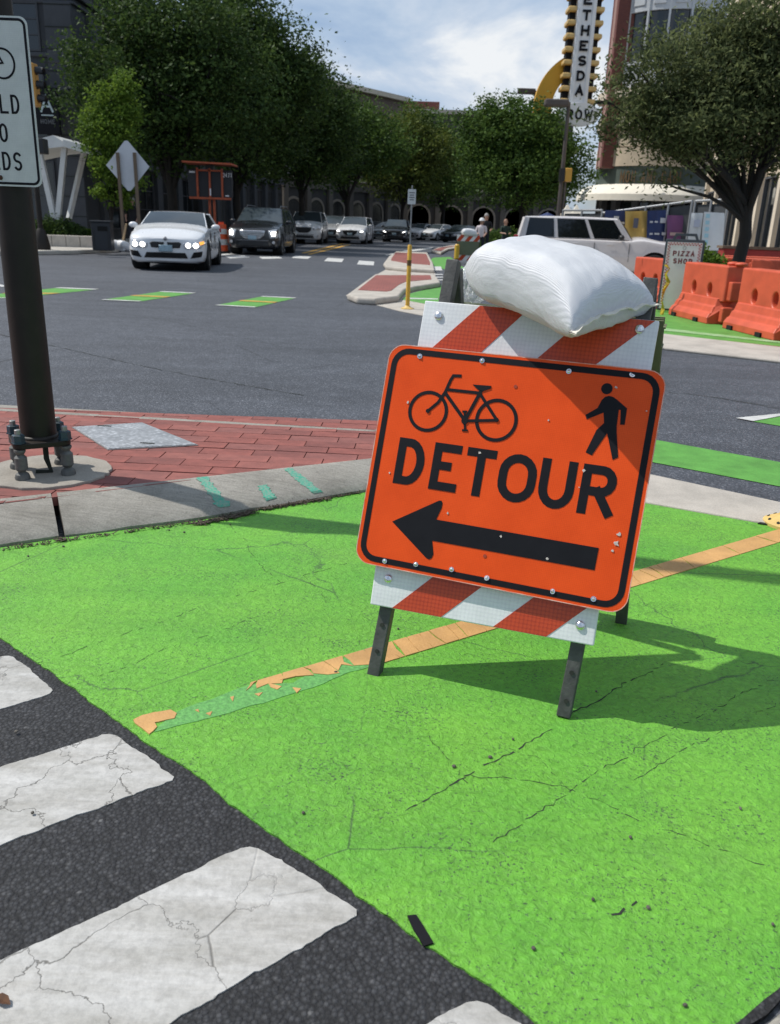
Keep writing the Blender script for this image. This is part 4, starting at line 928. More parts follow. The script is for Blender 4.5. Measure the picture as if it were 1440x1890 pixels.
def car(name, label, pos, head, pm, L, W_, H, belt, hood, kind='sedan', lit=False, group='cars in the street', grille=None, amber=False, plate=True, z0=.18, wr=.33, rails=False, detail=2, lampshape=None, boxy=False):
    """x forward, y left; pos is the ground point under the car's middle; head = direction of travel angle"""
    root = empty(name, pos, head, label, 'car', group); GL = GLASS if kind != 'boxy' else mat('privacy_glass', (.008, .010, .012), .04, spec=.6)
    hl, hw = L / 2, W_ / 2; tail = {'sedan': hood + .10, 'suv': belt, 'boxy': belt}[kind]
    nose_r = .22 if not boxy else .10
    # (x, halfwidth, zlow, zside(top of flank), zcrown)
    tab = [(-hl, hw * .80, z0 + .10, tail - .12, tail - .06), (-hl + .08, hw * .92, z0 + .04, tail - .03, tail), (-hl + .5, hw * .99, z0, belt, belt + .02), (-hl * .2, hw, z0, belt, belt + .02), (hl * .28, hw, z0, belt - .01, belt + .01), (hl * .45, hw * .995, z0, hood + .04, hood + .12),
           (hl - .55, hw * .975, z0, hood - .08, hood + .0), (hl - nose_r, hw * .95, z0 + .01, hood - .16, hood - .10), (hl - .06, hw * .86, z0 + .03, hood - .22, hood - .17), (hl, hw * .70, z0 + .07, hood - .28, hood - .23)]
    if boxy: tab[-4:] = [(hl - .55, hw * .985, z0, hood - .03, hood + .02), (hl - nose_r, hw * .97, z0 + .01, hood - .06, hood - .01), (hl - .05, hw * .93, z0 + .03, hood - .10, hood - .05), (hl, hw * .88, z0 + .07, hood - .2, hood - .15)]
    xs = [-hl, -hl + .04, -hl + .09, -hl + .2, -hl + .35, -hl + .5] + [(-hl + .5) + (L - 1.05) * i / 22 for i in range(1, 23)] + [hl - .45, hl - .35, hl - nose_r, hl - .14, hl - .08, hl - .04, hl]
    xs = sorted(set(round(x, 4) for x in xs)); mb = MB(); vs = []; m = 0
    for x in xs:
        h_, zl, zs, zc = interp(tab, x); mid = zl + (zs - zl) * .55
        half = [(0, zl), (h_ * .80, zl), (h_ * .93, zl + .05), (h_ * .985, zl + .16), (h_ * .995, mid - .06), (h_, mid), (h_ * .985, mid + .05), (h_ * .975, zs - .10), (h_ * .95, zs - .03), (h_ * .90, zs + .0), (h_ * .70, zs + (zc - zs) * .55), (h_ * .35, zs + (zc - zs) * .9), (0, zc)]
        ring = half + [(-y, z) for y, z in reversed(half[1:-1])]; m = len(ring); vs += [(x, y, z) for y, z in ring]
    n = len(xs); fs = [(k * m + i, k * m + (i + 1) % m, (k + 1) * m + (i + 1) % m, (k + 1) * m + i) for k in range(n - 1) for i in range(m)] + [tuple(range(m)), tuple((n - 1) * m + i for i in range(m))]
    mb.add(vs, fs); body = mb.build('body', pm, root, smooth=38)
    wx = (hl - .88 * (L / 4.6), -hl + .95 * (L / 4.6)); wy = hw - .115
    # wheel arches cut through the flanks
    cut = MB()
    for x in wx:
        for s in (1, -1): cut.lathe([(wr + .055, -.25), (wr + .055, .25)], 28, Matrix.Translation((x, s * (hw + .02), wr)) @ Matrix.Rotation(R(90), 4, 'X'))
    co = cut.build('cutter', WELL)
    bo = body.modifiers.new('c', 'BOOLEAN'); bo.object = co; bo.operation = 'DIFFERENCE'; bo.solver = 'EXACT'
    co.parent = root; bpy.context.view_layer.update()
    dg = bpy.context.evaluated_depsgraph_get(); nm = bpy.data.meshes.new_from_object(body.evaluated_get(dg)); body.modifiers.clear(); body.data = nm
    bpy.data.objects.remove(co)
    if len(nm.materials) == 0: nm.materials.append(pm)
    bvh = BVHTree.FromPolygons([v.co for v in nm.vertices], [list(p.vertices) for p in nm.polygons])
    def patch(nmx, poly, m_, off=.012):
        bmq = bmesh.new(); f_ = bmq.faces.new([bmq.verts.new((0, y, z)) for y, z in poly]); bmesh.ops.triangulate(bmq, faces=[f_]); bmesh.ops.subdivide_edges(bmq, edges=bmq.edges[:], cuts=4, use_grid_fill=True)
        for v in bmq.verts:
            h_ = bvh.ray_cast(Vector((hl + 1, v.co.y, v.co.z)), Vector((-1, 0, 0))); v.co.x = (h_[0].x if h_[0] is not None and h_[0].x > hl - .6 else hl - .3) + off
        mq = bpy.data.meshes.new(nmx); bmq.to_mesh(mq); bmq.free(); oq = bpy.data.objects.new(nmx, mq); COL.objects.link(oq); oq.parent = root; mq.materials.append(m_)
        for p_ in mq.polygons: p_.use_smooth = True
        sq = oq.modifiers.new('s', 'SOLIDIFY'); sq.thickness = .02; sq.offset = 0; return oq
    # wheels
    for x in wx:
        for s in (1, -1):
            wh = bpy.data.objects.new('wheel', None); COL.objects.link(wh); wh.parent = root; wh.location = (x, s * wy, wr); wh.rotation_euler = (R(-90) * s, 0, 0)
            MB().lathe([(wr * .66, -.10), (wr * .9, -.115), (wr, -.085), (wr, .085), (wr * .9, .115), (wr * .66, .10)], 24, cap=False).build('tyre', TYRE, wh, smooth=40)
            rm = MB(); rm.lathe([(wr * .67, .095), (wr * .60, .085), (wr * .58, .03), (.02, .035)], 24, cap=False); rm.lathe([(.055, .03), (.055, .085), (.03, .095)], 12)
            for a_ in range(5):
                an = a_ * 2 * math.pi / 5; p0 = Vector((.04 * math.cos(an), .04 * math.sin(an), .085)); p1 = Vector((wr * .63 * math.cos(an), wr * .63 * math.sin(an), .085)); rm.bar(p0, p1, .05, .02, up=(0, 0, 1))
            rm.build('rim', RIM, wh, smooth=40)
            wl = MB().lathe([(wr + .05, -.22), (wr + .05, .02)], 24).build('wheel_well', WELL, root); wl.location = (x, s * (hw - .12), wr); wl.rotation_euler = (R(-90) * s, 0, 0)
    # glasshouse
    zb, zr = belt - .01, H
    if kind == 'sedan': b0, f0, r0, r1 = hl * .42, hl * .06, -hl * .42, -hl * .80
    elif kind == 'suv': b0, f0, r0, r1 = hl * .42, hl * .10, -hl * .74, -hl * .93
    else: b0, f0, r0, r1 = hl * .34, hl * .16, -hl * .90, -hl * .965
    gb, gr = hw * .915, hw * (.72 if kind != 'boxy' else .80)
    prof = [(r1, zb + (0.04 if kind == 'sedan' else .0)), (r0, zr - .05), ((r0 + f0) / 2, zr), (f0, zr - .035), (b0, zb + .03)]
    def gw(z): return gb + (gr - gb) * max(0, min(1, (z - zb) / (zr - zb)))
    def side_pts(t0, t1): pass
    # roof panel
    mb = MB(); vs = []; rx = [r0 + (f0 - r0) * i / 10 for i in range(11)]
    for i, x in enumerate(rx):
        u = i / 10; zc = zr - .05 * (1 - u) ** 2 - .035 * u ** 2
        for y, dz in ((-gr * 1.0, -.045), (-gr * .93, -.012), (-gr * .5, 0), (0, .008), (gr * .5, 0), (gr * .93, -.012), (gr * 1.0, -.045)): vs.append((x, y, zc + dz))
    k0 = len(vs); vs += [(x, y, z - .03) for x, y, z in vs]
    fs = []
    for i in range(10):
        for j in range(6):
            a_ = i * 7 + j; fs += [(a_, a_ + 1, a_ + 8, a_ + 7), (k0 + a_ + 7, k0 + a_ + 8, k0 + a_ + 1, k0 + a_)]
    for j in range(6): fs += [(j + 1, j, k0 + j, k0 + j + 1), (70 + j, 71 + j, k0 + 71 + j, k0 + 70 + j)]
    for i in range(10): fs += [(i * 7, i * 7 + 7, k0 + i * 7 + 7, k0 + i * 7), (i * 7 + 13, i * 7 + 6, k0 + i * 7 + 6, k0 + i * 7 + 13)]
    mb.add(vs, fs); mb.build('roof', pm, root, smooth=40)
    zf, zk = zr - .08, zr - .09
    # windscreen and rear glass, gently curved
    def screen(xb, zb_, xt, zt, bulge, nm):
        vs = []; nn = 8
        for i in range(nn + 1):
            u = -1 + 2 * i / nn
            vs += [(xb + bulge * (1 - u * u), u * gw(zb_) * .97, zb_), ((xb + xt) / 2 + bulge * .9 * (1 - u * u) + bulge * .2, u * gw((zb_ + zt) / 2) * .97, (zb_ + zt) / 2 + .01), (xt + bulge * .5 * (1 - u * u), u * gw(zt) * .96, zt)]
        fs = [(i * 3 + a_, i * 3 + 3 + a_, i * 3 + 4 + a_, i * 3 + 1 + a_) for i in range(nn) for a_ in range(2)]
        return MB().add(vs, fs).build(nm, GL, root, smooth=60)
    screen(b0, zb + .02, f0 + .02, zr - .045, .10, 'windscreen'); screen(r1, zb + .02, r0 - .02, zr - .06, -.06, 'rear_window')
    # side windows with pillars
    cuts = {'sedan': [.02, .52, .97], 'suv': [.02, .30, .64, .97], 'boxy': [.03, .33, .66, .97]}[kind]
    def sp(u, v, s):       # u 0 rear..1 front along belt; v 0 belt..1 roof
        xb = r1 + .05 + (b0 - .08 - r1) * u; xt = r0 + (f0 - r0) * u
        z = zb + .02 + (zr - .075 - zb - .02) * v; x = xb + (xt - xb) * v
        return Vector((x, s * gw(z) * .985, z))
    for s in (1, -1):
        for c0, c1 in zip(cuts[:-1], cuts[1:]):
            g = .018; P = [sp(c0 + g, .03, s), sp(c1 - g, .03, s), sp(c1 - g, .97, s), sp(c0 + g, .97, s)]
            mb = MB(); nrm = Vector((0, s, .15)).normalized() * .006; mb.add([p + nrm for p in P] + [p - nrm * 2 for p in P], [(0, 1, 2, 3), (7, 6, 5, 4), (0, 1, 5, 4), (1, 2, 6, 5), (2, 3, 7, 6), (3, 0, 4, 7)]); mb.build('side_window', GL, root)
        P = [sp(0, 0, s), sp(1, 0, s), sp(1, 1, s), sp(0, 1, s)]
        mb = MB(); nrm = Vector((0, s, .15)).normalized() * .004; mb.add([p - nrm * .2 for p in P] + [p - nrm * 6 for p in P], [(0, 1, 2, 3), (7, 6, 5, 4), (0, 1, 5, 4), (1, 2, 6, 5), (2, 3, 7, 6), (3, 0, 4, 7)]); mb.build('window_frame', pm if kind != 'sedan' else TRIM, root)
        # pillars at the four corners
        MB().bar((b0 - .01, s * gw(zb) * .965, zb), (f0 + .01, s * gr * .985, zr - .07), .055, .05).build('pillar', pm, root); MB().bar((r1 + .01, s * gw(zb) * .965, zb - .02), (r0 - .01, s * gr * .985, zr - .08), .10, .06).build('pillar', pm, root)
        # mirror, sill, handles
        mi = MB(); mi.sphere((b0 - .28, s * (hw + .09), belt + .07), (.075, .11, .07), 12, 8); mi.bar((b0 - .25, s * hw * .93, belt + .01), (b0 - .27, s * (hw + .05), belt + .05), .05, .03); mi.build('mirror', pm if pm is not PPINK else TRIM, root, smooth=60)
        if rails: MB().tube([(r0 + .15, s * gr * .92, zr - .04), (r0 + .25, s * gr * .92, zr + .035), (f0 - .25, s * gr * .92, zr + .04), (f0 - .12, s * gr * .92, zr - .02)], .018, 8).build('roof_rail', RIM, root, smooth=60)
        for hx in ((-hl * .30, hl * .10) if kind != 'coupe' else (hl * .0,)): MB().box((hx, s * (hw + .003), belt - .11), (.16, .025, .03)).build('door_handle', pm, root, bevel=.008)
        for dx in {'sedan': (-hl * .02, hl * .40), 'suv': (-hl * .42, -hl * .02, hl * .38), 'boxy': (-hl * .50, -hl * .08, hl * .32)}[kind]: MB().box((dx, s * (hw * .985), (z0 + belt) / 2 + .1), (.008, .028, belt - z0 - .34)).build('door_gap', WELL, root)
    # front
    fx = hl
    def ell(cy_, cz_, r_, n_=14, rz_=None): return [(cy_ + r_ * math.cos(2 * math.pi * i / n_), cz_ + (rz_ or r_) * math.sin(2 * math.pi * i / n_)) for i in range(n_)]
    if kind == 'sedan':
        for s in (1, -1):
            patch('grille', [(s * .035, hood - .31), (s * .30, hood - .30), (s * .36, hood - .33), (s * .32, hood - .43), (s * .06, hood - .44)][::s], TRIM, .014)
            patch('headlight', [(s * .40, hood - .33), (s * .52, hood - .295), (s * (hw - .06), hood - .26), (s * (hw - .05), hood - .33), (s * (hw - .14), hood - .43), (s * .44, hood - .44)][::s], LAMP, .016)
            if lit:
                for yy in (.52, .69): patch('lamp_ring', ell(s * yy, hood - .37, .058), LIT, .028)
            if amber and s > 0: patch('turn_signal', [(s * (hw - .15), hood - .29), (s * (hw - .065), hood - .27), (s * (hw - .06), hood - .33), (s * (hw - .13), hood - .36)], AMBER, .03)
            patch('air_intake', [(s * .56, z0 + .13), (s * (hw - .12), z0 + .17), (s * (hw - .09), z0 + .29), (s * .64, z0 + .27)][::s], WELL, .012)
        patch('air_intake', [(-.50, z0 + .13), (.50, z0 + .13), (.44, z0 + .25), (-.44, z0 + .25)], WELL, .012); patch('badge', ell(0, hood - .235, .04), RIM, .02)
    else:
        gt, gbm = hood - .24, hood - .50
        gm = TRIM
        if grille == 'chrome': gm = mat('chrome_grille', (.55, .56, .58), .3, metal=.8, var=.4, vscale=30)
        patch('grille', [(-.47, gt), (-.42, gbm + .08), (-.25, gbm - .04), (.25, gbm - .04), (.42, gbm + .08), (.47, gt)], gm, .014)
        if grille == 'chrome':
            for k in range(4): patch('grille_slat', [(-.40, gbm + .04 + k * .055), (.40, gbm + .04 + k * .055), (.40, gbm + .056 + k * .055), (-.40, gbm + .056 + k * .055)], TRIM, .024)
        for s in (1, -1):
            hp = [(s * .54, hood - .27), (s * (hw - .05), hood - .22), (s * (hw - .04), hood - .34), (s * .56, hood - .38)]
            if lampshape == 'tall': hp = [(s * .58, hood - .24), (s * (hw - .05), hood - .17), (s * (hw - .07), hood - .48), (s * .64, hood - .50)]
            if lampshape == 'slit': hp = [(s * .52, hood - .34), (s * (hw - .04), hood - .20), (s * (hw - .03), hood - .27), (s * .56, hood - .42)]
            patch('headlight', hp[::s], LAMP, .016)
            cy_, cz_ = sum(p[0] for p in hp) / 4, sum(p[1] for p in hp) / 4
            if lit: patch('lamp_ring', [(cy_ + (p[0] - cy_) * .5, cz_ + (p[1] - cz_) * .5) for p in hp][::s], LIT, .028)
            patch('fog_lamp', ell(s * (hw - .2), z0 + .24, .05), LAMP, .02)
        patch('air_intake', [(-.62, z0 + .10), (.62, z0 + .10), (.56, z0 + .25), (-.56, z0 + .25)], TRIM, .014); patch('bumper_strip', [(-.6, z0 + .285), (.6, z0 + .285), (.6, z0 + .31), (-.6, z0 + .31)], RIM, .02)
    if plate: patch('plate', [(-.155, z0 + .27), (.155, z0 + .27), (.155, z0 + .42), (-.155, z0 + .42)] if kind == 'sedan' else [(-.155, z0 + .32), (.155, z0 + .32), (.155, z0 + .46), (-.155, z0 + .46)], PLATE, .03)
    # rear
    for s in (1, -1): MB().box((-hl + .05, s * (hw - .17), tail - .16 if kind == 'sedan' else tail - .08), (.16, .24 if kind == 'sedan' else .14, .12 if kind == 'sedan' else .26), rz=s * .25).build('tail_light', REDL, root, bevel=.02)
    MB().box((-hl - .002, 0, z0 + .42), (.02, .5, .13)).build('rear_plate', PLATE, root)
    MB().box((-hl + .04, 0, z0 + .16), (.12, W_ * .86, .14)).build('rear_bumper', TRIM if kind != 'sedan' else pm, root, bevel=.03)
    # under-body keeps light out
    MB().box((0, 0, z0 + .02), (L * .9, W_ * .78, .05)).build('underbody', WELL, root)
    # people inside show as pale seats
    for s in (1, -1): MB().box((hl * .02, s * .36, belt + .10), (.14, .44, .42)).build('seat', mat('car_seat', (.05, .045, .04), .8), root, bevel=.05)
    return root
def heading(px, Y, off): # car facing the viewer, turned by off degrees
    p = gx(px, Y); return p, math.atan2(-p.y, -p.x) + R(off)
p, h = heading(291, 20.6, 0); p = Vector((p.x, p.y + 1.9, 0))
car('white_coupe', 'white coupe with lit ring headlights turning out of the street', p, h + R(-9), PWHITE, 4.64, 1.83, 1.37, .93, .96, 'sedan', lit=True, amber=True, z0=.17, wr=.335)
p, h = heading(472, 31.8, 0); p = Vector((p.x, p.y + 2, 0))
car('black_crossover', 'black crossover with a wide chrome grille behind the white coupe', p, h + R(-11), PBLACK, 4.8, 1.93, 1.70, 1.10, 1.10, 'suv', lit=True, grille='chrome', lampshape='tall', rails=True, z0=.22, wr=.36)
p, h = heading(563, 50.5, 0); car('white_luxury_suv', 'white luxury suv parked beside the black crossover', p + Vector((0, 2, 0)), h + R(-7), PWHITE, 5.0, 2.03, 1.83, 1.16, 1.17, 'suv', grille=None, z0=.24, wr=.39, plate=False)
p, h = heading(612, 56, 0); car('silver_crossover', 'silver crossover half hidden between two white suvs', p + Vector((0, 2, 0)), h + R(-5), PSILV, 4.5, 1.85, 1.68, 1.08, 1.05, 'suv', rails=True, z0=.2)
p, h = heading(654, 54.5, 0); car('white_suv', 'white suv with a large dark grille driving down the middle', p + Vector((0, 2, 0)), h + R(-9), PWHITE, 4.7, 1.90, 1.66, 1.06, 1.06, 'suv', lit=True, z0=.2, wr=.36)
p, h = heading(733, 65, 0); car('black_suv', 'black suv with slanted lit headlights behind the yellow sign post', p + Vector((0, 2, 0)), h + R(-5), PBLACK, 4.6, 1.88, 1.66, 1.05, 1.05, 'suv', lit=True, lampshape='slit', z0=.2, wr=.36)
p, h = heading(702, 76, 0); car('grey_parked_car', 'pale grey car showing between the white suv and the black suv', p + Vector((0, 2, 0)), h + R(-5), PSILV, 4.5, 1.8, 1.5, .98, .96, 'sedan', z0=.18)
p, h = heading(776, 80, 0); car('white_parked_sedan', 'white sedan parked just right of the thin sign post', p, h + R(-24), PWHITE, 4.5, 1.8, 1.45, .95, .94, 'sedan')
p, h = heading(808, 80, 0); car('white_end_sedan', 'white sedan parked in front of the arched window', p, h + R(-30), PWHITE, 4.6, 1.82, 1.46, .95, .94, 'sedan')
p, h = heading(852, 76, 0); car('dark_parked_sedan', 'dark sedan in deep shade left of the walking couple', p, h + R(-30), PGREY, 4.6, 1.82, 1.45, .95, .94, 'sedan')
# boxy parked suv on the right, seen from behind its left... tail to the left, nose to the right
jp = gx(1088, 23.3); car('boxy_suv', 'pinkish white boxy suv parked behind the sandbag', Vector((jp.x + .28, jp.y, 0)), R(-8), PPINK, 4.42, 1.76, 1.60, 1.03, 1.02, 'boxy', group='cars in the street', z0=.24, wr=.36, boxy=True, rails=False)
# ------------------------------------------------------------------ trees and plants
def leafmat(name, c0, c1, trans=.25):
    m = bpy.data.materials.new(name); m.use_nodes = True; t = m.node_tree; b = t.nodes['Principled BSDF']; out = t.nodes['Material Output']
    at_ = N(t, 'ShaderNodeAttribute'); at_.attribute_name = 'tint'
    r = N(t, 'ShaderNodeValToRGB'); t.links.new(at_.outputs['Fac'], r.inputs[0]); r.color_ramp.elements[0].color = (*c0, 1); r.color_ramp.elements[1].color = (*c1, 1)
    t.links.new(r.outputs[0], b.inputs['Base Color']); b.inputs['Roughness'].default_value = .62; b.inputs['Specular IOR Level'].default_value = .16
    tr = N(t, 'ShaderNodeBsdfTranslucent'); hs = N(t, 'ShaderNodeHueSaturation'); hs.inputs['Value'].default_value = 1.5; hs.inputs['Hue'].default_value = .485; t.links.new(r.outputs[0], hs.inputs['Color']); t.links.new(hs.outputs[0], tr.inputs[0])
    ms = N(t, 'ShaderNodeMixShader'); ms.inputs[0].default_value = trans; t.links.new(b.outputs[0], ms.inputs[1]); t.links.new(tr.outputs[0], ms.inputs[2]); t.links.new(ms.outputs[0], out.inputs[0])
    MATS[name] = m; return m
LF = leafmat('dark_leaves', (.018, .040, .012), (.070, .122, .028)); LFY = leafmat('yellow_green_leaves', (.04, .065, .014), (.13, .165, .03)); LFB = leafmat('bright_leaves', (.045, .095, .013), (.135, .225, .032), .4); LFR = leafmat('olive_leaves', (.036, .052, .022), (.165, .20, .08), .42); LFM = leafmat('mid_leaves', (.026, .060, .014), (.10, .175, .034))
BARK = mat('dark_bark', (.022, .019, .016), .9, var=.4, vscale=14, bump=.8, bscale=30, bdist=.02, stretch=(1, 1, .25)); 
def leaf_mesh(name, P, size, aspect, rng, droop=0.0, tint=None):
    n = len(P); ax = rng.normal(size=(n, 3)); ax[:, 2] = ax[:, 2] * .6 - droop; ax /= np.linalg.norm(ax, axis=1)[:, None] + 1e-9
    o = rng.normal(size=(n, 3)); o[:, 2] *= .7; si = np.cross(ax, o); si /= np.linalg.norm(si, axis=1)[:, None] + 1e-9
    s = size * rng.uniform(.6, 1.3, n)[:, None]; nrm = np.cross(ax, si)
    a = P - ax * s * .5; c = P + ax * s * .5 ; b_ = P + si * s * aspect * .5 + nrm * s * .08 - ax * s * .05; d = P - si * s * aspect * .5 + nrm * s * .08 - ax * s * .05
    V = np.stack([a, b_, c, d], 1).reshape(-1, 3)
    me = bpy.data.meshes.new(name); me.vertices.add(4 * n); me.vertices.foreach_set('co', V.ravel())
    me.loops.add(4 * n); me.loops.foreach_set('vertex_index', np.arange(4 * n)); me.polygons.add(n); me.polygons.foreach_set('loop_start', np.arange(0, 4 * n, 4)); me.polygons.foreach_set('loop_total', np.full(n, 4))
    me.update(calc_edges=True)
    t = np.repeat(np.clip(tint if tint is not None else rng.random(n), 0, 1), 4).astype(np.float32)
    at_ = me.attributes.new('tint', 'FLOAT', 'POINT'); at_.data.foreach_set('value', t); return me
def tree(name, label, base, lobes, nleaf, leaf, m, seed, trunk_r=.16, fork=1.8, per=45, sig=.32, aspect=.55, droop=.15, group='street trees', limbs=9, lean=(0, 0), clump_seed=None, cat='tree', multi=False, sky_gap=.0):
    """lobes: (x,y,z,rx,ry,rz) relative to base"""
    rng = np.random.default_rng(seed); q = random.Random(seed); base = Vector(base)
    root = empty(name, base, 0, label, cat, group)
    vol = np.array([(l[3] * l[4] * l[5]) ** .75 for l in lobes]); vol /= vol.sum(); nc = max(20, nleaf // per)
    ks = rng.choice(len(lobes), nc, p=vol); L = np.array(lobes); d = rng.normal(size=(nc, 3)); d /= np.linalg.norm(d, axis=1)[:, None]
    rr = rng.random(nc) ** .42; C = L[ks, :3] + d * rr[:, None] * L[ks, 3:]
    C[:, 2] = np.where(C[:, 2] < fork * .75, fork * .75 + rng.random(nc) * .5, C[:, 2])
    P = np.repeat(C, per, 0); sg = np.repeat(sig * rng.uniform(.55, 1.35, nc), per)[:, None]; P = P + rng.normal(size=P.shape) * sg * np.array([1, 1, .6])
    tn = np.repeat(rng.uniform(.1, .9, nc), per) + rng.normal(0, .16, len(P))
    me = leaf_mesh('crown', P, leaf, aspect, rng, droop, tn); me.materials.append(m)
    cr = bpy.data.objects.new('crown', me); COL.objects.link(cr); cr.parent = root
    mb = MB(); top = Vector((lean[0], lean[1], fork))
    pts = [Vector((0, 0, -.05)), Vector((lean[0] * .3 + q.gauss(0, .02), lean[1] * .3, fork * .35)), Vector((lean[0] * .6 + q.gauss(0, .03), lean[1] * .6, fork * .7)), top]
    mb.tube(pts, [trunk_r * 1.35, trunk_r * 1.0, trunk_r * .92, trunk_r * .85], 12)
    for i in range(limbs):
        l = lobes[i % len(lobes)]; a_ = q.uniform(0, 6.28); tgt = Vector((l[0] + l[3] * .62 * math.cos(a_), l[1] + l[4] * .62 * math.sin(a_), l[2] + l[5] * q.uniform(-.25, .6)))
        st = pts[2].lerp(top, q.uniform(.3, 1)); mid = st.lerp(tgt, .45) + Vector((q.gauss(0, .12), q.gauss(0, .12), .12 * (tgt - st).length * .5)); r0 = trunk_r * q.uniform(.38, .6)
        mb.tube([st, st.lerp(mid, .5) + Vector((0, 0, .05)), mid, mid.lerp(tgt, .5) + Vector((q.gauss(0, .1), q.gauss(0, .1), 0)), tgt], [r0, r0 * .85, r0 * .65, r0 * .4, r0 * .12], 7)
        for k_ in range(3 if min(l[3:]) > .45 else 0):
            s2 = mid.lerp(tgt, q.uniform(.0, .7)); t2 = s2 + Vector((q.gauss(0, 1), q.gauss(0, 1), q.uniform(-.1, 1.))) .normalized() * (tgt - st).length * q.uniform(.25, .45)
            mb.tube([s2, s2.lerp(t2, .5) + Vector((q.gauss(0, .05), q.gauss(0, .05), .04)), t2], [r0 * .35, r0 * .22, r0 * .06], 5)
    mb.build('trunk', BARK, root, smooth=50)
    return root
def lobe_px(base, px, py, Y, rpx, rpy, depth=None):
    p = at(px, py, Y); s = Y / FPX; return (p.x - base.x, p.y - base.y, p.z, rpx * s, depth or rpx * s * .9, rpy * s)
# left row
b_ = gx(318, 37)
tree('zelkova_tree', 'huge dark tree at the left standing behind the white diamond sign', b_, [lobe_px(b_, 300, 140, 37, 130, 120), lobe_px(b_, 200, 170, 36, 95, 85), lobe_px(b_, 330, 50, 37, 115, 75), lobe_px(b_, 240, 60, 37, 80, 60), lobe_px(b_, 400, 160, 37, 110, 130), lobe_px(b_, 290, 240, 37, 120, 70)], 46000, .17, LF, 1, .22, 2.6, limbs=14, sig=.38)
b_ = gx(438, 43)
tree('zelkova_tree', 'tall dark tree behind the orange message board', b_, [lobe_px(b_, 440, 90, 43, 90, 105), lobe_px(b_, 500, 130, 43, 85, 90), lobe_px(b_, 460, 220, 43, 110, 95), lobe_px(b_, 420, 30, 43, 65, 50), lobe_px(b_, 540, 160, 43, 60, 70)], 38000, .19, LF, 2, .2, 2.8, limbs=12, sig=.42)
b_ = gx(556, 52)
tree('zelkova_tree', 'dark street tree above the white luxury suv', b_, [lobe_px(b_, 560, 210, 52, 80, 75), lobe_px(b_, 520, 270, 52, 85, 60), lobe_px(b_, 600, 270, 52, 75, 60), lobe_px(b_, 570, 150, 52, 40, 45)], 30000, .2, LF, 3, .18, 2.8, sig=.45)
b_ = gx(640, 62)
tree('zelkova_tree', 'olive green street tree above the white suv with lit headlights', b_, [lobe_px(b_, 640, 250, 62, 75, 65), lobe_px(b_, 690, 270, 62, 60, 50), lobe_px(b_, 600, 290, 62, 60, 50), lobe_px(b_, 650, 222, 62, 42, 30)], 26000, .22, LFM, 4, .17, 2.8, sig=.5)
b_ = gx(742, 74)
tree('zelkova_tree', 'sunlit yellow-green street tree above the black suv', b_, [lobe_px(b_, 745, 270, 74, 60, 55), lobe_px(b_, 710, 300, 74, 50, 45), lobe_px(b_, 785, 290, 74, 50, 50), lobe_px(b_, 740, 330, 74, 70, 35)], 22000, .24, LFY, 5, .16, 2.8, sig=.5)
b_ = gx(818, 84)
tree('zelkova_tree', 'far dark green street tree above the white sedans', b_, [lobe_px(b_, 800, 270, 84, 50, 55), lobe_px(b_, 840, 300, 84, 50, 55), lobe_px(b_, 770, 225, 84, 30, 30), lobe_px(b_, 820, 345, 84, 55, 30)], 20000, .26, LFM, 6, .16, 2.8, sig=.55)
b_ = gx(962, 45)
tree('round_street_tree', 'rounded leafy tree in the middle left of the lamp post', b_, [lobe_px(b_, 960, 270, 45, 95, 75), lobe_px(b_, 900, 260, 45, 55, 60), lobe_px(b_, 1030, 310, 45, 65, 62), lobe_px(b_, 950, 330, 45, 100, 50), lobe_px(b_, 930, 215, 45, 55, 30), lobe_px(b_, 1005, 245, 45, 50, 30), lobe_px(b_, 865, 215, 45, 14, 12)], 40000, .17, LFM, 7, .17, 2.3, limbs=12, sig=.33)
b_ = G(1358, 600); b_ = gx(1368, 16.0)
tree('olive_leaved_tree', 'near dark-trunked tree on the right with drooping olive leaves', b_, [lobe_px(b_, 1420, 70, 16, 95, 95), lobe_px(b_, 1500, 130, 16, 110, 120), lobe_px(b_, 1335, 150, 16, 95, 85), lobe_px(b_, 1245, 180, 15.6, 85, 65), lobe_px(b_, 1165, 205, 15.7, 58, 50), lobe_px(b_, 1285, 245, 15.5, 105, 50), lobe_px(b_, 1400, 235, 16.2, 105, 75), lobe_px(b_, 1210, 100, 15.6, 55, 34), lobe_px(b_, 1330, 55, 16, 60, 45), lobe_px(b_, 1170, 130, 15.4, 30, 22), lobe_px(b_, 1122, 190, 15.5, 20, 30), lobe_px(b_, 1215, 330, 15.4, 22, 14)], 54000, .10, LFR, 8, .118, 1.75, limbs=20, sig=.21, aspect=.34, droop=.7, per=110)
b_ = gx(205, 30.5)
tree('young_tree', 'young bright green upright tree beside the white canopy', b_, [lobe_px(b_, 204, 255, 30.5, 46, 60), lobe_px(b_, 184, 200, 30.5, 18, 40), lobe_px(b_, 225, 190, 30.5, 28, 50), lobe_px(b_, 232, 160, 30.5, 12, 28), lobe_px(b_, 195, 175, 30.5, 10, 25), lobe_px(b_, 215, 330, 30.5, 45, 50), lobe_px(b_, 165, 250, 30.5, 16, 40)], 13000, .12, LFB, 9, .06, 1.0, limbs=9, sig=.15, droop=-.6)
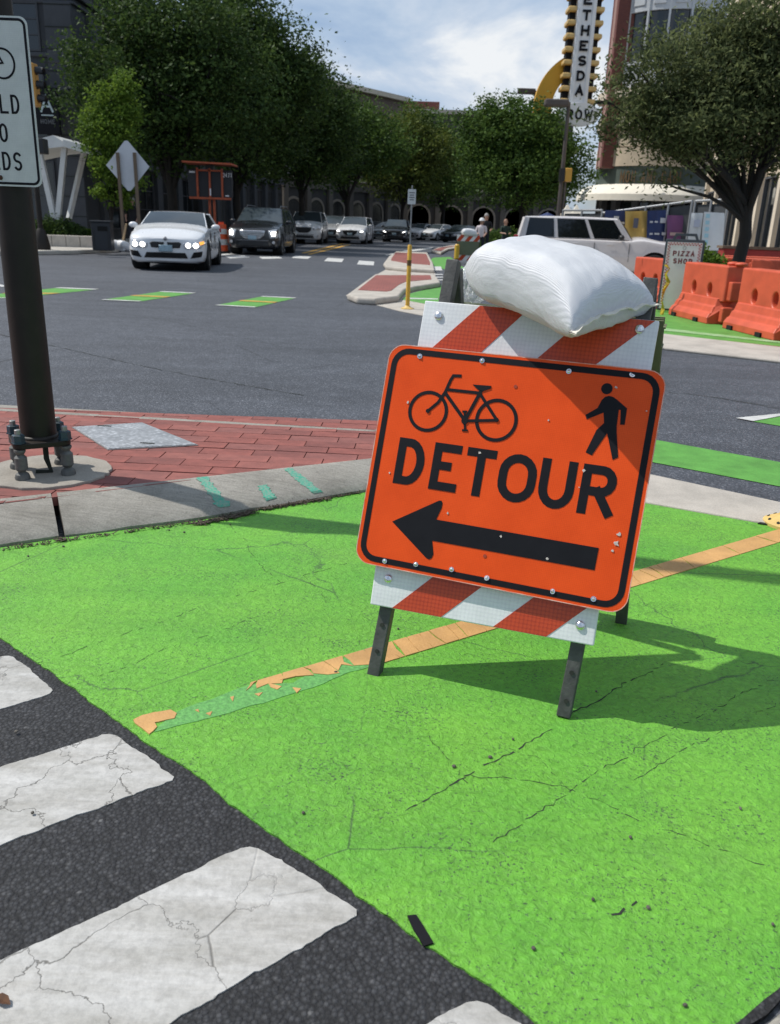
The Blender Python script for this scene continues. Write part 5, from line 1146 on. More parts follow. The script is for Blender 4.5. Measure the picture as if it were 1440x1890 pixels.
def shrub(name, label, base, r, n, leaf, m, seed, group=None, cat='shrub', tilt=0):
    rng = np.random.default_rng(seed); root = empty(name, base, 0, label, cat, group)
    d = rng.normal(size=(n, 3)); d /= np.linalg.norm(d, axis=1)[:, None]; d[:, 2] = np.abs(d[:, 2]); P = d * (rng.random(n) ** .4)[:, None] * np.array(r) * (1 + .25 * np.sin(d[:, :1] * 5 + seed) * np.cos(d[:, 1:2] * 4)); 
    me = leaf_mesh('foliage', P, leaf, .6, rng, 0); me.materials.append(m); o = bpy.data.objects.new('foliage', me); COL.objects.link(o); o.parent = root
    mb = MB(); q = random.Random(seed)
    for _ in range(7): t_ = Vector((q.gauss(0, r[0] * .4), q.gauss(0, r[1] * .4), r[2] * q.uniform(.5, .85))); mb.tube([(t_.x * .15, t_.y * .15, 0), t_ * .55, t_], [.015, .011, .004], 5)
    mb.build('stems', BARK, root); return root
for i, (px, Y, r, lab, m) in enumerate(((95, 31, (.9, .6, .75), 'dark low shrub in the planter below the white canopy', LF), (128, 31, (.6, .5, .55), 'rounded shrub in the planter right of the canopy legs', LF), (60, 31, (.5, .5, .6), 'shrub in the planter behind the dark signal post', LFM), (152, 31.5, (.5, .4, .35), 'small pale leafed shrub beside the litter bin', LFB))):
    p = gx(px, Y); shrub('planter_shrub', lab, (p.x, p.y, .38), r, 2600, .10, m, 20 + i, 'shrubs in the planter')
for i, (px, Y, r, lab, m) in enumerate(((925, 40, (1.0, .7, 1.3), 'clipped hedge bush behind the walking couple', LFM), (962, 39, (.9, .7, 1.15), 'hedge bush right of the seated person', LFM), (905, 52, (1.0, .7, 1.0), 'far shrub left of the hedge', LF))):
    p = gx(px, Y); shrub('hedge_bush', lab, (p.x, p.y, 0), r, 3600, .11, m, 30 + i, 'hedge bushes in the middle')
p = gx(1315, 17.5); shrub('bright_shrub', 'bright green leafy shrub behind the orange barriers', (p.x, p.y, .35), (.42, .4, .62), 1500, .11, LFB, 41)
p = gx(1350, 17.2); shrub('bright_shrub', 'darker low shrub at the foot of the near tree', (p.x, p.y, .3), (.3, .3, .42), 900, .09, LFM, 42)
# ------------------------------------------------------------------ buildings
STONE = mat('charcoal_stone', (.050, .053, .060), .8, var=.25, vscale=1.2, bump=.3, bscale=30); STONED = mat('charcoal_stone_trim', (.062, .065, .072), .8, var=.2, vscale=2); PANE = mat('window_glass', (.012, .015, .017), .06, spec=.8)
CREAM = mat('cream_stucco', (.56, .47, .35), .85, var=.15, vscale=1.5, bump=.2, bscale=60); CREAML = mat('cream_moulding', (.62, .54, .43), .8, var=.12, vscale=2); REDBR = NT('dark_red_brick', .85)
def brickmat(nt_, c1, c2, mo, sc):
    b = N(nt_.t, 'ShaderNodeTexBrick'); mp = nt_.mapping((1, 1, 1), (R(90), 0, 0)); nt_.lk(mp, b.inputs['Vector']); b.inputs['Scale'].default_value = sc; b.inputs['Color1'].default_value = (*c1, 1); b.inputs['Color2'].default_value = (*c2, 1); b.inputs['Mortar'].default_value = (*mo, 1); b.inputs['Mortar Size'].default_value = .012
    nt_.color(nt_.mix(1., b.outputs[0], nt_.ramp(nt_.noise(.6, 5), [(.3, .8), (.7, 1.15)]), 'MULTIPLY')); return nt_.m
REDBR = brickmat(REDBR, (.17, .055, .045), (.13, .045, .04), (.12, .08, .07), 4.0); TANBR = brickmat(NT('tan_brick', .85), (.17, .125, .095), (.145, .105, .08), (.16, .13, .11), 4.0)  # tan brick darkened as well for shade from the trees
METALW = mat('pale_metal_panel', (.52, .55, .58), .45, var=.1, vscale=1.5); BAND = mat('dark_green_band', (.075, .10, .085), .6, var=.2, vscale=2); FAC = mat('shaded_facade', (.11, .098, .085), .85, var=.25, vscale=.7); FACD = mat('dark_shaded_shopfront', (.035, .033, .032), .6, var=.3, vscale=.8)  # facade and shopfront colours darkened to carry the tree shade
AWN = mat('cream_awning_cloth', (.78, .74, .64), .75, var=.06, vscale=3)
def window(root, c, wd, ht, normal_rz=0.0, fm=None, mull=(1, 2)):
    """c centre on the wall, window facing local -y rotated rz"""
    fr = MB(); t = .07
    for dx, dz, sx, sz in ((0, ht / 2, wd, t), (0, -ht / 2, wd, t), (-wd / 2, 0, t, ht), (wd / 2, 0, t, ht)): fr.box((dx, 0, dz), (sx + (t if sz == t else 0), .12, sz - (0 if sz == t else t)))
    for i in range(1, mull[0] + 1): fr.box((-wd / 2 + wd * i / (mull[0] + 1), .01, 0), (.045, .08, ht - t))
    for i in range(1, mull[1] + 1): fr.box((0, .012, -ht / 2 + ht * i / (mull[1] + 1)), (wd - t, .07, .045))
    o = fr.build('window', fm or STONED, root); o.location = c; o.rotation_euler = (0, 0, normal_rz)
    g = MB().box((0, .03, 0), (wd, .03, ht)).build('pane', PANE, o); return o
xc = gx(163, 38).x
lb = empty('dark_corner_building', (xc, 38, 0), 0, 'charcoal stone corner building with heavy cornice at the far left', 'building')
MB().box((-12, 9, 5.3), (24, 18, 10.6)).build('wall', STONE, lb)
for z, h_, o_ in ((10.75, .5, .55), (10.3, .35, .35), (9.55, .22, .18), (9.2, .12, .1), (7.3, .18, .12), (3.6, .3, .2)): MB().box((-12 + o_ / 2, 9, z), (24 + o_, 18 + 2 * o_, h_)).build('cornice', STONED, lb, bevel=.05)
for k in range(6):
    MB().box((-.55 - k * 3.9, -.08, 4.7), (1.1, .2, 9.0)).build('pilaster', STONED, lb, bevel=.03)
    for z, h_ in ((8.3, 1.7), (5.5, 2.6)): window(lb, (-2.5 - k * 3.9, -.03, z), 2.2, h_)
    window(lb, (-2.5 - k * 3.9, -.03, 1.9), 2.4, 2.7, mull=(1, 1))
for z in [1.1 + i * .8 for i in range(11)]: MB().box((-.55, -.19, z), (1.14, .02, .03)).build('stone_joint', DARK, lb)
for k in range(4):
    MB().box((.08, 2 + k * 4.5, 4.7), (.2, .9, 9.)).build('pilaster', STONED, lb)
    window(lb, (.03, 4.2 + k * 4.5, 2), 2.6, 2.8, R(90)); window(lb, (.03, 4.2 + k * 4.5, 6.2), 2.4, 2.6, R(90))
# projecting shop sign
bp_ = at(88, 205, 37.2); bs = empty('shop_sign', bp_, 0, 'black projecting shop sign with a pale letter A on the charcoal building', 'sign')
MB().box((0, 0, 0), (.95, .12, 1.75)).build('panel', BLACKP, bs, bevel=.02); PALE = mat('pale_teal_letter', (.48, .58, .58), .6)
letter('A', -.27, -.05, .54, .62, .075, -.075, .02, PALE, bs); MB().box((0, -.07, -.16), (.5, .02, .045)).build('underline', PALE, bs); word('HOME', 0, -.48, .11, .17, .022, .04, -.075, .02, mat('dim_sign_letter', (.16, .17, .18), .6), bs)
for z in (-.7, .7): MB().bar((0, .05, z), (0, .85, z), .05, .05).build('bracket', BLACKP, bs)
# long shaded facade behind the trees
def facade(name, label, A, B, ht, n, wallm, style, depth=10):
    A = Vector(A); B = Vector(B); d = B - A; L = d.length; rz = math.atan2(d.y, d.x); r = empty(name, A, rz, label, 'building', None)
    MB().box((L / 2, depth / 2, ht / 2), (L, depth, ht)).build('wall', wallm, r); bay = L / n
    MB().box((L / 2, depth / 2 - .15, ht + .2), (L + .3, depth + .5, .4)).build('parapet', CREAML if style == 'arch' else STONED, r)
    MB().box((L / 2, -.12, 4.3), (L, .24, .5)).build('shop_cornice', FAC if style != 'dark' else STONED, r); MB().box((L / 2, -.0, 2.05), (L - .1, .06, 4.0)).build('shade_base', FACD, r)  # dark slab paints the shade under the trees over the lower storey
    for k in range(n):
        x = (k + .5) * bay; MB().box((k * bay + .3, -.16, 2.05), (.55, .32, 4.0)).build('pilaster', FAC if style != 'dark' else STONED, r, bevel=.03)
        if style == 'arch':
            aw = min(2.6, bay * .7); mb = MB(); ribbon(mb, [(x - aw / 2, .1)] + [(x - aw / 2 * math.cos(R(a_)), 2.2 + aw / 2 * math.sin(R(a_))) for a_ in range(0, 181, 15)] + [(x + aw / 2, .1)], .2, -.1, .05); mb.build('arch_surround', mat('pale_arch', (.22, .19, .155), .8), r)
            MB().face_prism([(x - aw / 2 + .1, .1)] + [(x - (aw / 2 - .1) * math.cos(R(a_)), 2.2 + (aw / 2 - .1) * math.sin(R(a_))) for a_ in range(0, 181, 15)] + [(x + aw / 2 - .1, .1)], -.03, .02).build('arch_pane', PANE, r)
        else: window(r, (x + .2, -.03, 1.9), bay * .72, 3.0, mull=(2, 1))
        for z in [5.9 + i * 3.3 for i in range(int((ht - 6) / 3.3) + 1) if 5.9 + i * 3.3 < ht - 1.5]:
            for s in (-.22, .22): window(r, (x + s * bay, -.03, z), bay * .26, 1.9, mull=(0, 1), fm=CREAML if style == 'arch' else None)
    return r
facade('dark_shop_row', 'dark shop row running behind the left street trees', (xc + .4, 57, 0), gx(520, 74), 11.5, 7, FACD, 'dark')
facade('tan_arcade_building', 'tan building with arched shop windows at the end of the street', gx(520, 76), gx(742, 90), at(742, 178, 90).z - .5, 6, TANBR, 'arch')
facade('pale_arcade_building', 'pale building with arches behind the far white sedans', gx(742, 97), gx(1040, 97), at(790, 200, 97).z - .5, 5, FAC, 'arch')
o_ = gx(760, 99); tag(MB().box((0, 0, 0), (4.2, 3, 1.5)).build('roof_box', REDBR, bevel=.05), 'small red brick rooftop box above the pale arcade building', 'roof box'); bpy.data.objects['roof_box'].location = (gx(766, 100).x, 100.5, at(790, 208, 97).z + .6)
# white shop-window decals
dc = at(560, 372, 66); 
for i, (px, py, r_) in enumerate(((545, 385, 1.0), (560, 360, 1.1), (590, 385, .9))):
    pass
# round corner building on the right
TC = gx(1190, 50); tr_ = empty('turret_building', TC, 0, 'round corner building with cream base, brick piers and pale bays on the right', 'building')
def ring(r0, r1, z0, z1, a0=150, a1=390, n=40, nm='band', m=CREAM, bev=None):
    mb = MB(); vs = []
    for i in range(n + 1):
        a_ = R(a0 + (a1 - a0) * i / n); c, s = math.cos(a_), math.sin(a_); vs += [(r0 * c, r0 * s, z0), (r1 * c, r1 * s, z0), (r1 * c, r1 * s, z1), (r0 * c, r0 * s, z1)]
    fs = [(4 * i + k, 4 * i + (k + 1) % 4, 4 * i + 4 + (k + 1) % 4, 4 * i + 4 + k) for i in range(n) for k in range(4)] + [(0, 1, 2, 3), (4 * n + 3, 4 * n + 2, 4 * n + 1, 4 * n)]
    return mb.add(vs, fs).build(nm, m, tr_, smooth=35)
TR = 3.0
ring(1.5, TR - .5, 0, 3.6, nm='shopfront', m=PANE)
for a_ in range(165, 390, 25): MB().box(((TR - .3) * math.cos(R(a_)), (TR - .3) * math.sin(R(a_)), 1.8), (.35, .35, 3.6), R(a_)).build('column', STONED, tr_)
ring(1.5, TR + .05, 3.55, 4.6, nm='sign_band', m=BAND); ring(1.5, TR + .12, 4.6, 5.5, nm='cream_band', m=CREAM); ring(1.5, TR + .05, 5.55, 6.4, nm='cream_band', m=CREAM); ring(1.5, TR + .25, 6.45, 7.0, nm='moulding', m=CREAML); ring(1.5, TR + .1, 7.0, 7.9, nm='cream_band', m=CREAM); ring(1.5, TR + .4, 7.9, 8.3, nm='moulding', m=CREAML)
tr_['category'] = 'building'
BRONZEL = mat('bronze_letter', (.20, .13, .07), .5, metal=.4)
txt = 'MON AMI GABI'; aa = 223.
for ch in txt:
    st = 4.9 if ch not in ' I' else 3.0
    if ch != ' ':
        w2 = .22 if ch not in 'MI' else (.27 if ch == 'M' else .09); lo3 = letter(ch, -w2 / 2, 0, w2, .58, .06, -.05, .04, BRONZEL, tr_); a_ = R(aa + st / 2); lo3.location = ((TR + .09) * math.cos(a_), (TR + .09) * math.sin(a_), 3.78); lo3.rotation_euler = (0, 0, a_ + R(90))
    aa += st + .8
# awning: fluted half dome round the corner
mb = MB(); vs = []; n = 48
for i in range(n + 1):
    a_ = R(155 + 230 * i / n); fl = 1 + .006 * (1 if i % 2 else -1)
    for r_, z in ((TR + .02, 3.72), (TR + .35, 3.66), (TR + .75, 3.45), (TR + .98, 3.18), (TR + 1.0, 2.86), (TR + .96, 2.86), (TR + .9, 3.15)): vs.append((r_ * fl * math.cos(a_), r_ * fl * math.sin(a_), z))
mb.add(vs, [(7 * i + k, 7 * i + 7 + k, 7 * i + 8 + k, 7 * i + 1 + k) for i in range(n) for k in range(6)]); mb.build('awning', AWN, tr_, smooth=25)
# upper storeys
ring(1.2, TR - .1, 8.3, 24, nm='upper_core', m=PANE)
for f in range(5):
    z = 8.3 + f * 3.5
    ring(1.5, TR + .05, z, z + 1.1, a0=170, a1=370, nm='spandrel', m=METALW); ring(1.5, TR + .16, z + 1.1, z + 1.25, a0=170, a1=370, nm='sill', m=METALW)
    for a_ in range(172, 372, 20):
        for dz in (.45,): MB().box(((TR + .06) * math.cos(R(a_ + 10)), (TR + .06) * math.sin(R(a_ + 10)), z + .55), (.05, .62, .6), R(a_ + 10)).build('spandrel_panel', METALW, tr_, bevel=.03)
        MB().box(((TR + .02) * math.cos(R(a_)), (TR + .02) * math.sin(R(a_)), z + 1.75), (.16, .10, 3.5), R(a_)).build('mullion', METALW, tr_)
PX0 = at(1131, 250, 49.0); MB().box((PX0.x - TC.x, PX0.y - TC.y, 13), (1.15, 1.3, 17)).build('brick_pier', REDBR, tr_, bevel=.04)
PX0 = at(1122, 250, 49.3); MB().box((PX0.x - TC.x - .25, PX0.y - TC.y - .35, 13), (.28, .5, 17)).build('brick_pier', mat('pale_brick_edge', (.33, .20, .17), .8), tr_)
PX0 = at(1336, 20, 49.0); MB().box((PX0.x - TC.x, PX0.y - TC.y, 16), (1.0, 1.3, 18)).build('brick_pier', REDBR, tr_, bevel=.04)
MB().box((9, 7, 12), (14, 10, 24)).build('rear_wing', REDBR, tr_)
for k in range(4):
    for f in range(5): window(tr_, (4.4 + k * 2.8, 1.96, 9.9 + f * 3.5), 1.7, 2.0, fm=METALW)
# cream wall to the right of it
A_ = gx(1296, 44); B_ = gx(1475, 26); d_ = B_ - A_; L_ = d_.length; cw = empty('cream_shop_building', A_, math.atan2(d_.y, d_.x), 'sunlit cream building behind the near tree at the right edge', 'building')
MB().box((L_ / 2, 4, 5.5), (L_, 8, 11)).build('wall', CREAM, cw); MB().box((L_ / 2, 3.9, 11.2), (L_ + .4, 8.4, .5)).build('parapet', CREAML, cw)
MB().box((L_ / 2, -.1, 4.6), (L_, .2, .35)).build('moulding', CREAML, cw)
for k in range(6):
    x = (k + .5) * L_ / 6; window(cw, (x, -.03, 1.9), 1.9, 2.6, fm=STONED, mull=(1, 0)); window(cw, (x, -.03, 7.2), 1.4, 2.2, fm=CREAML, mull=(1, 1)); MB().box((k * L_ / 6 + .2, -.1, 2.1), (.4, .2, 4.2)).build('pilaster', CREAML, cw)
    for s in range(7): MB().box((x - .9 + s * .3, -.06, 5.3), (.05, .05, .9)).build('louvre_slat', CREAML, cw)
# tall vertical marquee
SGC = at(1062, 200, 46.3); mq = empty('vertical_marquee', (SGC.x, SGC.y, SGC.z), 0, 'tall white vertical marquee with black letters, yellow fins and yellow arc', 'sign')
WM = mat('marquee_white', (.74, .75, .76), .4, var=.05, vscale=1); YF = mat('marquee_yellow_fin', (.62, .42, .16), .5, var=.1, vscale=3); YA = mat('marquee_yellow_arc', (.62, .33, .01), .45, var=.05, vscale=2)
MB().box((0, 0, 4.2), (.92, 1.2, 9.6)).build('column', WM, mq, bevel=.04)
for s in (-.30, .30): MB().box((s, -.62, 4.2), (.07, .05, 9.4)).build('rib', WM, mq)
MB().box((0, .1, 4.2), (1.5, .6, 9.4)).build('side_strip', BLACKP, mq)
for k in range(17):
    for s in (-1, 1): MB().box((s * .66, -.05, -.30 + k * .575), (.44, .95, .22)).build('fin', YF, mq, bevel=.06)
for i, ch in enumerate('ADSEHTEB'): letter(ch, -.2, .50 + i * .79 * .83, .40, .45, .10, -.66, .05, BLACKP, mq)
mb = MB(); n = 26; ro_, ri = 2.60, 1.72; vs = []
for i in range(n + 1):
    a_ = R(88 + 112 * i / n); c, s = math.cos(a_), math.sin(a_)
    for r_, y in ((ro_, -.25), (ri, -.25), (ri, .25), (ro_, .25)): vs.append((.55 + r_ * c, y + .45, .05 + r_ * s))
mb.add(vs, [(4 * i + k, 4 * i + (k + 1) % 4, 4 * i + 4 + (k + 1) % 4, 4 * i + 4 + k) for i in range(n) for k in range(4)] + [(0, 1, 2, 3), (4 * n + 3, 4 * n + 2, 4 * n + 1, 4 * n)]); mb.build('arc', YA, mq, smooth=30)
MB().face_prism(ringpts(.1, -.35, 1.0, 28, rz=.55), -.75, -.55).build('oval_panel', WM, mq, bevel=.02); word('ROW', .1, -.6, .34, .46, .09, .1, -.79, .05, BLACKP, mq)
for z in (.35, 6.2): MB().bar((.4, .1, z), (2.0, .4, z), .16, .16).build('bracket', BLACKP, mq)
# ------------------------------------------------------------------ street furniture, left side
cy = 31.0
def P3(px, py, Y=cy): return at(px, py, Y)
CANW = mat('white_canopy_steel', (.60, .61, .60), .5, var=.1, vscale=3); base_ = gx(100, cy); cn = empty('white_canopy', (base_.x, base_.y, 0), 0, 'white canopy on splayed V-shaped legs before the charcoal building', 'canopy')
rel = lambda v: v - Vector((base_.x, base_.y, 0))
def slab_px(pts, y0, y1, nm, m, root, Yr=cy):
    pp = [rel(P3(*p)) for p in pts]; mb = MB(); n = len(pp); mb.add([Vector((p.x, p.y + y0, p.z)) for p in pp] + [Vector((p.x, p.y + y1, p.z)) for p in pp], [tuple(range(n)), tuple(range(2 * n - 1, n - 1, -1))] + [(i, (i + 1) % n, n + (i + 1) % n, n + i) for i in range(n)]); return mb.build(nm, m, root)
slab_px([(30, 275), (62, 262), (104, 251), (122, 262), (124, 272), (84, 276), (30, 288)], -.3, 2.2, 'roof_panel', CANW, cn); slab_px([(123, 259), (165, 270), (197, 283), (203, 293), (160, 283), (124, 272)], -.35, 2.25, 'roof_panel', CANW, cn)
for a_, b_, y_ in (((120, 266), (107, 405), .0), ((72, 276), (100, 402), .0)): MB().bar(rel(P3(*a_)) + Vector((0, y_, 0)), rel(P3(*b_)) + Vector((0, y_, 0)), .17, .17).build('leg', CANW, cn)
MB().bar(rel(P3(120, 266)) + Vector((0, 1.9, 0)), rel(P3(107, 405)) + Vector((0, 1.0, 0)), .15, .15).build('leg', CANW, cn)
# planter wall
pw0, pw1 = gx(-40, 29.2), gx(172, 29.6); d_ = pw1 - pw0; pwl = empty('planter_wall', pw0, math.atan2(d_.y, d_.x), 'low white concrete planter wall behind the thick pole', 'planter')
n = 8
for k in range(n): MB().box((d_.length * (k + .5) / n, 0, .26), (d_.length / n - .012, .35, .48)).build('wall_block', CONCL, pwl, bevel=.02)
MB().box((d_.length / 2, 1.4, .2), (d_.length, 2.6, .36)).build('soil', mat('planter_soil', (.04, .032, .025), .95, var=.4, vscale=8), pwl)
# litter bin
lp_ = gx(187, 27.6); bn = empty('litter_bin', (lp_.x, lp_.y, .13), R(8), 'dark square litter bin at the end of the planter wall', 'bin'); BIN = mat('bin_black', (.016, .019, .024), .5, var=.2, vscale=4)
MB().box((0, 0, .42), (.58, .58, .84)).build('body', BIN, bn, bevel=.02); MB().box((0, 0, .87), (.64, .64, .06)).build('lid', BIN, bn, bevel=.02); MB().box((.06, -.295, .66), (.3, .02, .14)).build('opening', WELL, bn)
for s in (-1, 1): MB().box((s * .22, -.295, .36), (.03, .02, .6)).build('slat', TRIM, bn)
# signal post behind the thick pole
sp_ = gx(72, 26.5); sgp = empty('signal_post', (sp_.x, sp_.y, .13), 0, 'slim dark signal post with flared base and yellow signal head behind the thick pole', 'signal post')
MB().lathe([(.24, 0), (.24, .08), (.19, .35), (.13, .55), (.09, .62)], 20).build('base', BRONZE, sgp, smooth=35); MB().tube([(0, 0, .5), (0, 0, 5.6)], [.075, .06], 14).build('post', BRONZE, sgp, smooth=50)
r2 = at(63, 157, 26.5) - Vector((sp_.x, sp_.y, .13)); SIGY = mat('signal_yellow', (.50, .25, .05), .55, var=.15, vscale=3)
hd = MB().box(tuple(r2 + Vector((-.02, 0, 0))), (.22, .34, 1.12)).build('signal_head', SIGY, sgp, bevel=.02)
for k in range(3):
    c_ = r2 + Vector((.1, 0, .36 - k * .36)); mb = MB(); nn = 14; vs = []
    for i in range(nn + 1):
        a_ = R(-20 + 220 * i / nn); vs += [(c_.x, c_.y + .13 * math.cos(a_), c_.z + .13 * math.sin(a_)), (c_.x + .22 - .06 * math.sin(max(0, -a_)), c_.y + .13 * math.cos(a_), c_.z + .13 * math.sin(a_) - .02)]
    mb.add(vs, [(2 * i, 2 * i + 1, 2 * i + 3, 2 * i + 2) for i in range(nn)]); mb.build('visor', TRIM, hd); MB().lathe([(.105, 0), (.1, .02)], 14, Matrix.Translation(c_) @ Matrix.Rotation(R(90), 4, 'Y')).build('lens', mat('dull_lens', (.05, .03, .02), .3), hd)
r3 = at(77, 270, 26.5) - Vector((sp_.x, sp_.y, .13)); MB().box(tuple(r3), (.26, .4, .42)).build('walk_signal', TRIM, sgp, bevel=.03); MB().box(tuple(r3 + Vector((-.14, 0, 0))), (.04, .36, .42)).build('walk_signal_back', SIGY, sgp)
for z in (1.9, 2.3): MB().bar((0, 0, z), (.22, 0, z), .03, .03).build('bracket', GALV, sgp)
# diamond sign on two timber posts
ds = gx(238, 29.5); dsg = empty('diamond_sign', (ds.x, ds.y, .13), 0, 'blank pale back of a diamond sign on two timber posts', 'sign'); WOOD = mat('weathered_timber', (.15, .11, .075), .85, var=.3, vscale=6, stretch=(4, 4, .4))
o0 = Vector((ds.x, ds.y, .13)); c_ = at(235, 306, 29.42) - o0; hh_ = 41 / FPX * 30.4; hw_ = 36 / FPX * 30.4
MB().face_prism([(c_.x - hw_, c_.z), (c_.x - .05, c_.z - hh_ + .05), (c_.x + .05, c_.z - hh_ + .05), (c_.x + hw_, c_.z), (c_.x + .05, c_.z + hh_ - .05), (c_.x - .05, c_.z + hh_ - .05)], -.03, -.02).build('panel', mat('bare_aluminium', (.55, .57, .60), .45, metal=.25, var=.08, vscale=3), dsg)
for a_, b_ in (((219, 282), (229, 432)), ((250, 282), (259, 432))):
    p_, q_ = at(*a_, 29.5) - o0, at(*b_, 29.5) - o0; q_.z = -.02; p_.y = q_.y = -.12; q_.x = p_.x + .02; MB().bar(p_, q_, .09, .09).build('post', WOOD, dsg)
# orange message board
mbp = gx(388, 35); mbd = empty('message_board', (mbp.x, mbp.y, 0), 0, 'back of an orange-framed electronic message board behind the white coupe', 'message board'); ORF = mat('orange_steel', (.42, .085, .03), .55, var=.25, vscale=5); o0 = Vector((mbp.x, mbp.y, 0))
q0, q1 = at(347, 312, 35) - o0, at(430, 366, 35) - o0; cx_, cz_ = (q0.x + q1.x) / 2, (q0.z + q1.z) / 2; bw, bh = q1.x - q0.x, q0.z - q1.z
MB().box((cx_, 0, cz_), (bw, .16, bh)).build('display_box', mat('board_dark', (.02, .021, .025), .6, var=.2, vscale=3), mbd, bevel=.02)
for f in (.22, .5, .78): MB().box((q0.x + bw * f, -.12, cz_ + .03), (.07, .08, bh + .05)).build('frame_bar', ORF, mbd)
MB().box((cx_, -.12, q1.z - .03), (bw * .95, .1, .08)).build('frame_bar', ORF, mbd); MB().box((cx_, -.12, q0.z - .03), (bw * .55, .08, .06)).build('frame_bar', ORF, mbd)
sp2 = MB().box((cx_ - .05, 0, q0.z + .22), (bw * 1.1, 1.3, .06)).build('solar_panel', ORF, mbd); sp2.rotation_euler = (R(0), R(1), 0)
MB().box((cx_, 0, q0.z + .12), (.3, .3, .2)).build('panel_mount', TRIM, mbd)
for dx in (-.06, .12): MB().bar((cx_ + dx, .02, .3), (cx_ + dx, .02, q1.z + .1), .09, .09).build('mast', ORF, mbd)
MB().box((cx_ + .1, .3, .55), (1.6, 1.2, .5)).build('trailer', ORF, mbd, bevel=.03)
word('2471', q0.x + bw * .90, q0.z - .26, .075, .16, .022, .02, -.095, .01, WM, mbd); MB().box((q0.x + bw * .1, -.085, q0.z - .1), (.22, .01, .06)).build('label', WM, mbd); MB().box((cx_ + .02, -.165, q1.z + .2), (.05, .01, .26)).build('label', WM, mbd); MB().box((q0.x + bw * .88, -.085, q1.z + .08), (.14, .01, .05)).build('label', WM, mbd)
for s in (-.7, .9):
    wh = MB().lathe([(.2, -.09), (.3, -.1), (.33, -.06), (.33, .06), (.3, .1), (.2, .09)], 18, Matrix.Rotation(R(90), 4, 'Y')).build('wheel', TYRE, mbd, smooth=40); wh.location = (cx_ + s, .3, .33)
# traffic drum
dp = gx(408, 32.2); dr = empty('traffic_drum', (dp.x, dp.y, 0), 0, 'orange and white traffic drum beside the black crossover', 'traffic drum'); ORD = mat('drum_orange', (.62, .08, .02), .5, var=.15, vscale=6)
MB().lathe([(.30, 0), (.30, .07), (.22, .09)], 20).build('base', TYRE, dr)
for i, (z0_, z1_, r0_, r1_) in enumerate(((.08, .3, .235, .225), (.3, .5, .225, .215), (.5, .68, .213, .205), (.68, .86, .204, .195), (.86, 1.02, .194, .185))): MB().lathe([(r0_, z0_), (r1_, z1_)], 20).build('band', ORD if i % 2 == 0 else WHITEF, dr, smooth=40)
MB().box((0, 0, 1.06), (.2, .04, .08)).build('handle', ORD, dr)
sb_ = gx(228, 28.6); tag(MB().bar((0, 0, 0), (.22, 0, .82), .08, .05).build('timber_stake', mat('fresh_timber', (.52, .36, .2), .8, var=.15, vscale=6)), 'short pale timber stake leaning beside the white coupe', 'stake'); bpy.data.objects['timber_stake'].location = (sb_.x - .15, sb_.y, .13)
for i, (px, lab) in enumerate(((216, 'small white sandbag at the foot of the diamond sign, left one'), (226, 'small white sandbag at the foot of the diamond sign, nearer the coupe'))):
    pm_, _ = pillow(.28, .2, .14, 12, i); o_ = pm_.build('small_sandbag', bagm.m, None, smooth=80); p_ = gx(px, 28.3); o_.location = (p_.x, p_.y, .26); o_.rotation_euler = (0, .3, i); tag(o_, lab, 'sandbag', 'sandbags by the diamond sign')
# ------------------------------------------------------------------ middle
pp = G(752, 571); tp = at(764, 350, pp.y); spo = empty('thin_sign_post', (pp.x, pp.y, .008), 0, 'thin post with yellow lower tube and small white sign beside the refuge island', 'sign post')
hz = tp.z
MB().lathe([(.10, 0), (.10, .012), (.05, .03), (.035, .05)], 20).build('base', YPALE, spo, smooth=35); zt_ = at(756, 455, pp.y).z; MB().lathe([(.032, .04), (.032, zt_), (.02, zt_ + .02)], 16).build('lower_tube', YEL, spo, smooth=40); MB().lathe([(.0335, zt_ - .28), (.0335, zt_ - .2)], 16).build('dark_band', mat('grimy_band', (.12, .07, .02), .7), spo)
MB().box((0, 0, (zt_ + hz) / 2), (.022, .014, hz - zt_ + .1)).build('upper_post', GALV, spo); MB().face_prism([(x, z + hz - .105) for x, z in rrect(.118, .205, .012)], -.012, -.008).build('panel', WSH, spo)
for k in range(4): MB().box((0, -.0135, hz - .05 - k * .032), (.08 - .02 * (k % 2), .003, .012)).build('text_line', mat('grey_print', (.12, .12, .13), .6), spo)
# far barricade
fb = gx(866, 30.5); fbr = empty('far_barricade', (fb.x, fb.y, 0), R(6), 'small far barricade with olive sign back and white sandbag on top', 'barricade')
rail(fbr, .86, .22, .80, 0, [(-.05, .14, .16, .36), (.32, .52, .54, .74), (.70, .90, .92, 1.12)]); rail(fbr, .22, .22, .80, 0, [(.05, .25, .27, .47), (.45, .65, .67, .87)])
MB().box((0, -.03, .53), (.76, .02, .46)).build('sign_back', mat('olive_sign_back', (.13, .15, .09), .6, var=.15, vscale=6), fbr)
for s in (-.34, .34): MB().bar((s, .02, 1.0), (s, .0, 0), .04, .04).build('leg', LEG, fbr); MB().bar((s, .04, 1.0), (s, .55, 0), .04, .04).build('leg', LEG, fbr)
pm_, _ = pillow(.27, .18, .13, 16, 4); o_ = pm_.build('far_sandbag', bagm.m, None, smooth=80); o_.location = (fb.x + .02, fb.y + .05, 1.05); o_.rotation_euler = (0, 0, .2); tag(o_, 'white sandbag on top of the small far barricade', 'sandbag')
yl = gx(846, 30.2); dd = empty('far_delineator', (yl.x, yl.y, 0), 0, 'stubby yellow delineator left of the small far barricade', 'delineator'); MB().lathe([(.16, 0), (.16, .05), (.08, .1), (.075, .2)], 16).build('base', mat('dark_red_base', (.10, .015, .012), .7), dd, smooth=40); MB().lathe([(.085, .18), (.085, .62), (.05, .66)], 16).build('tube', YEL, dd, smooth=40)
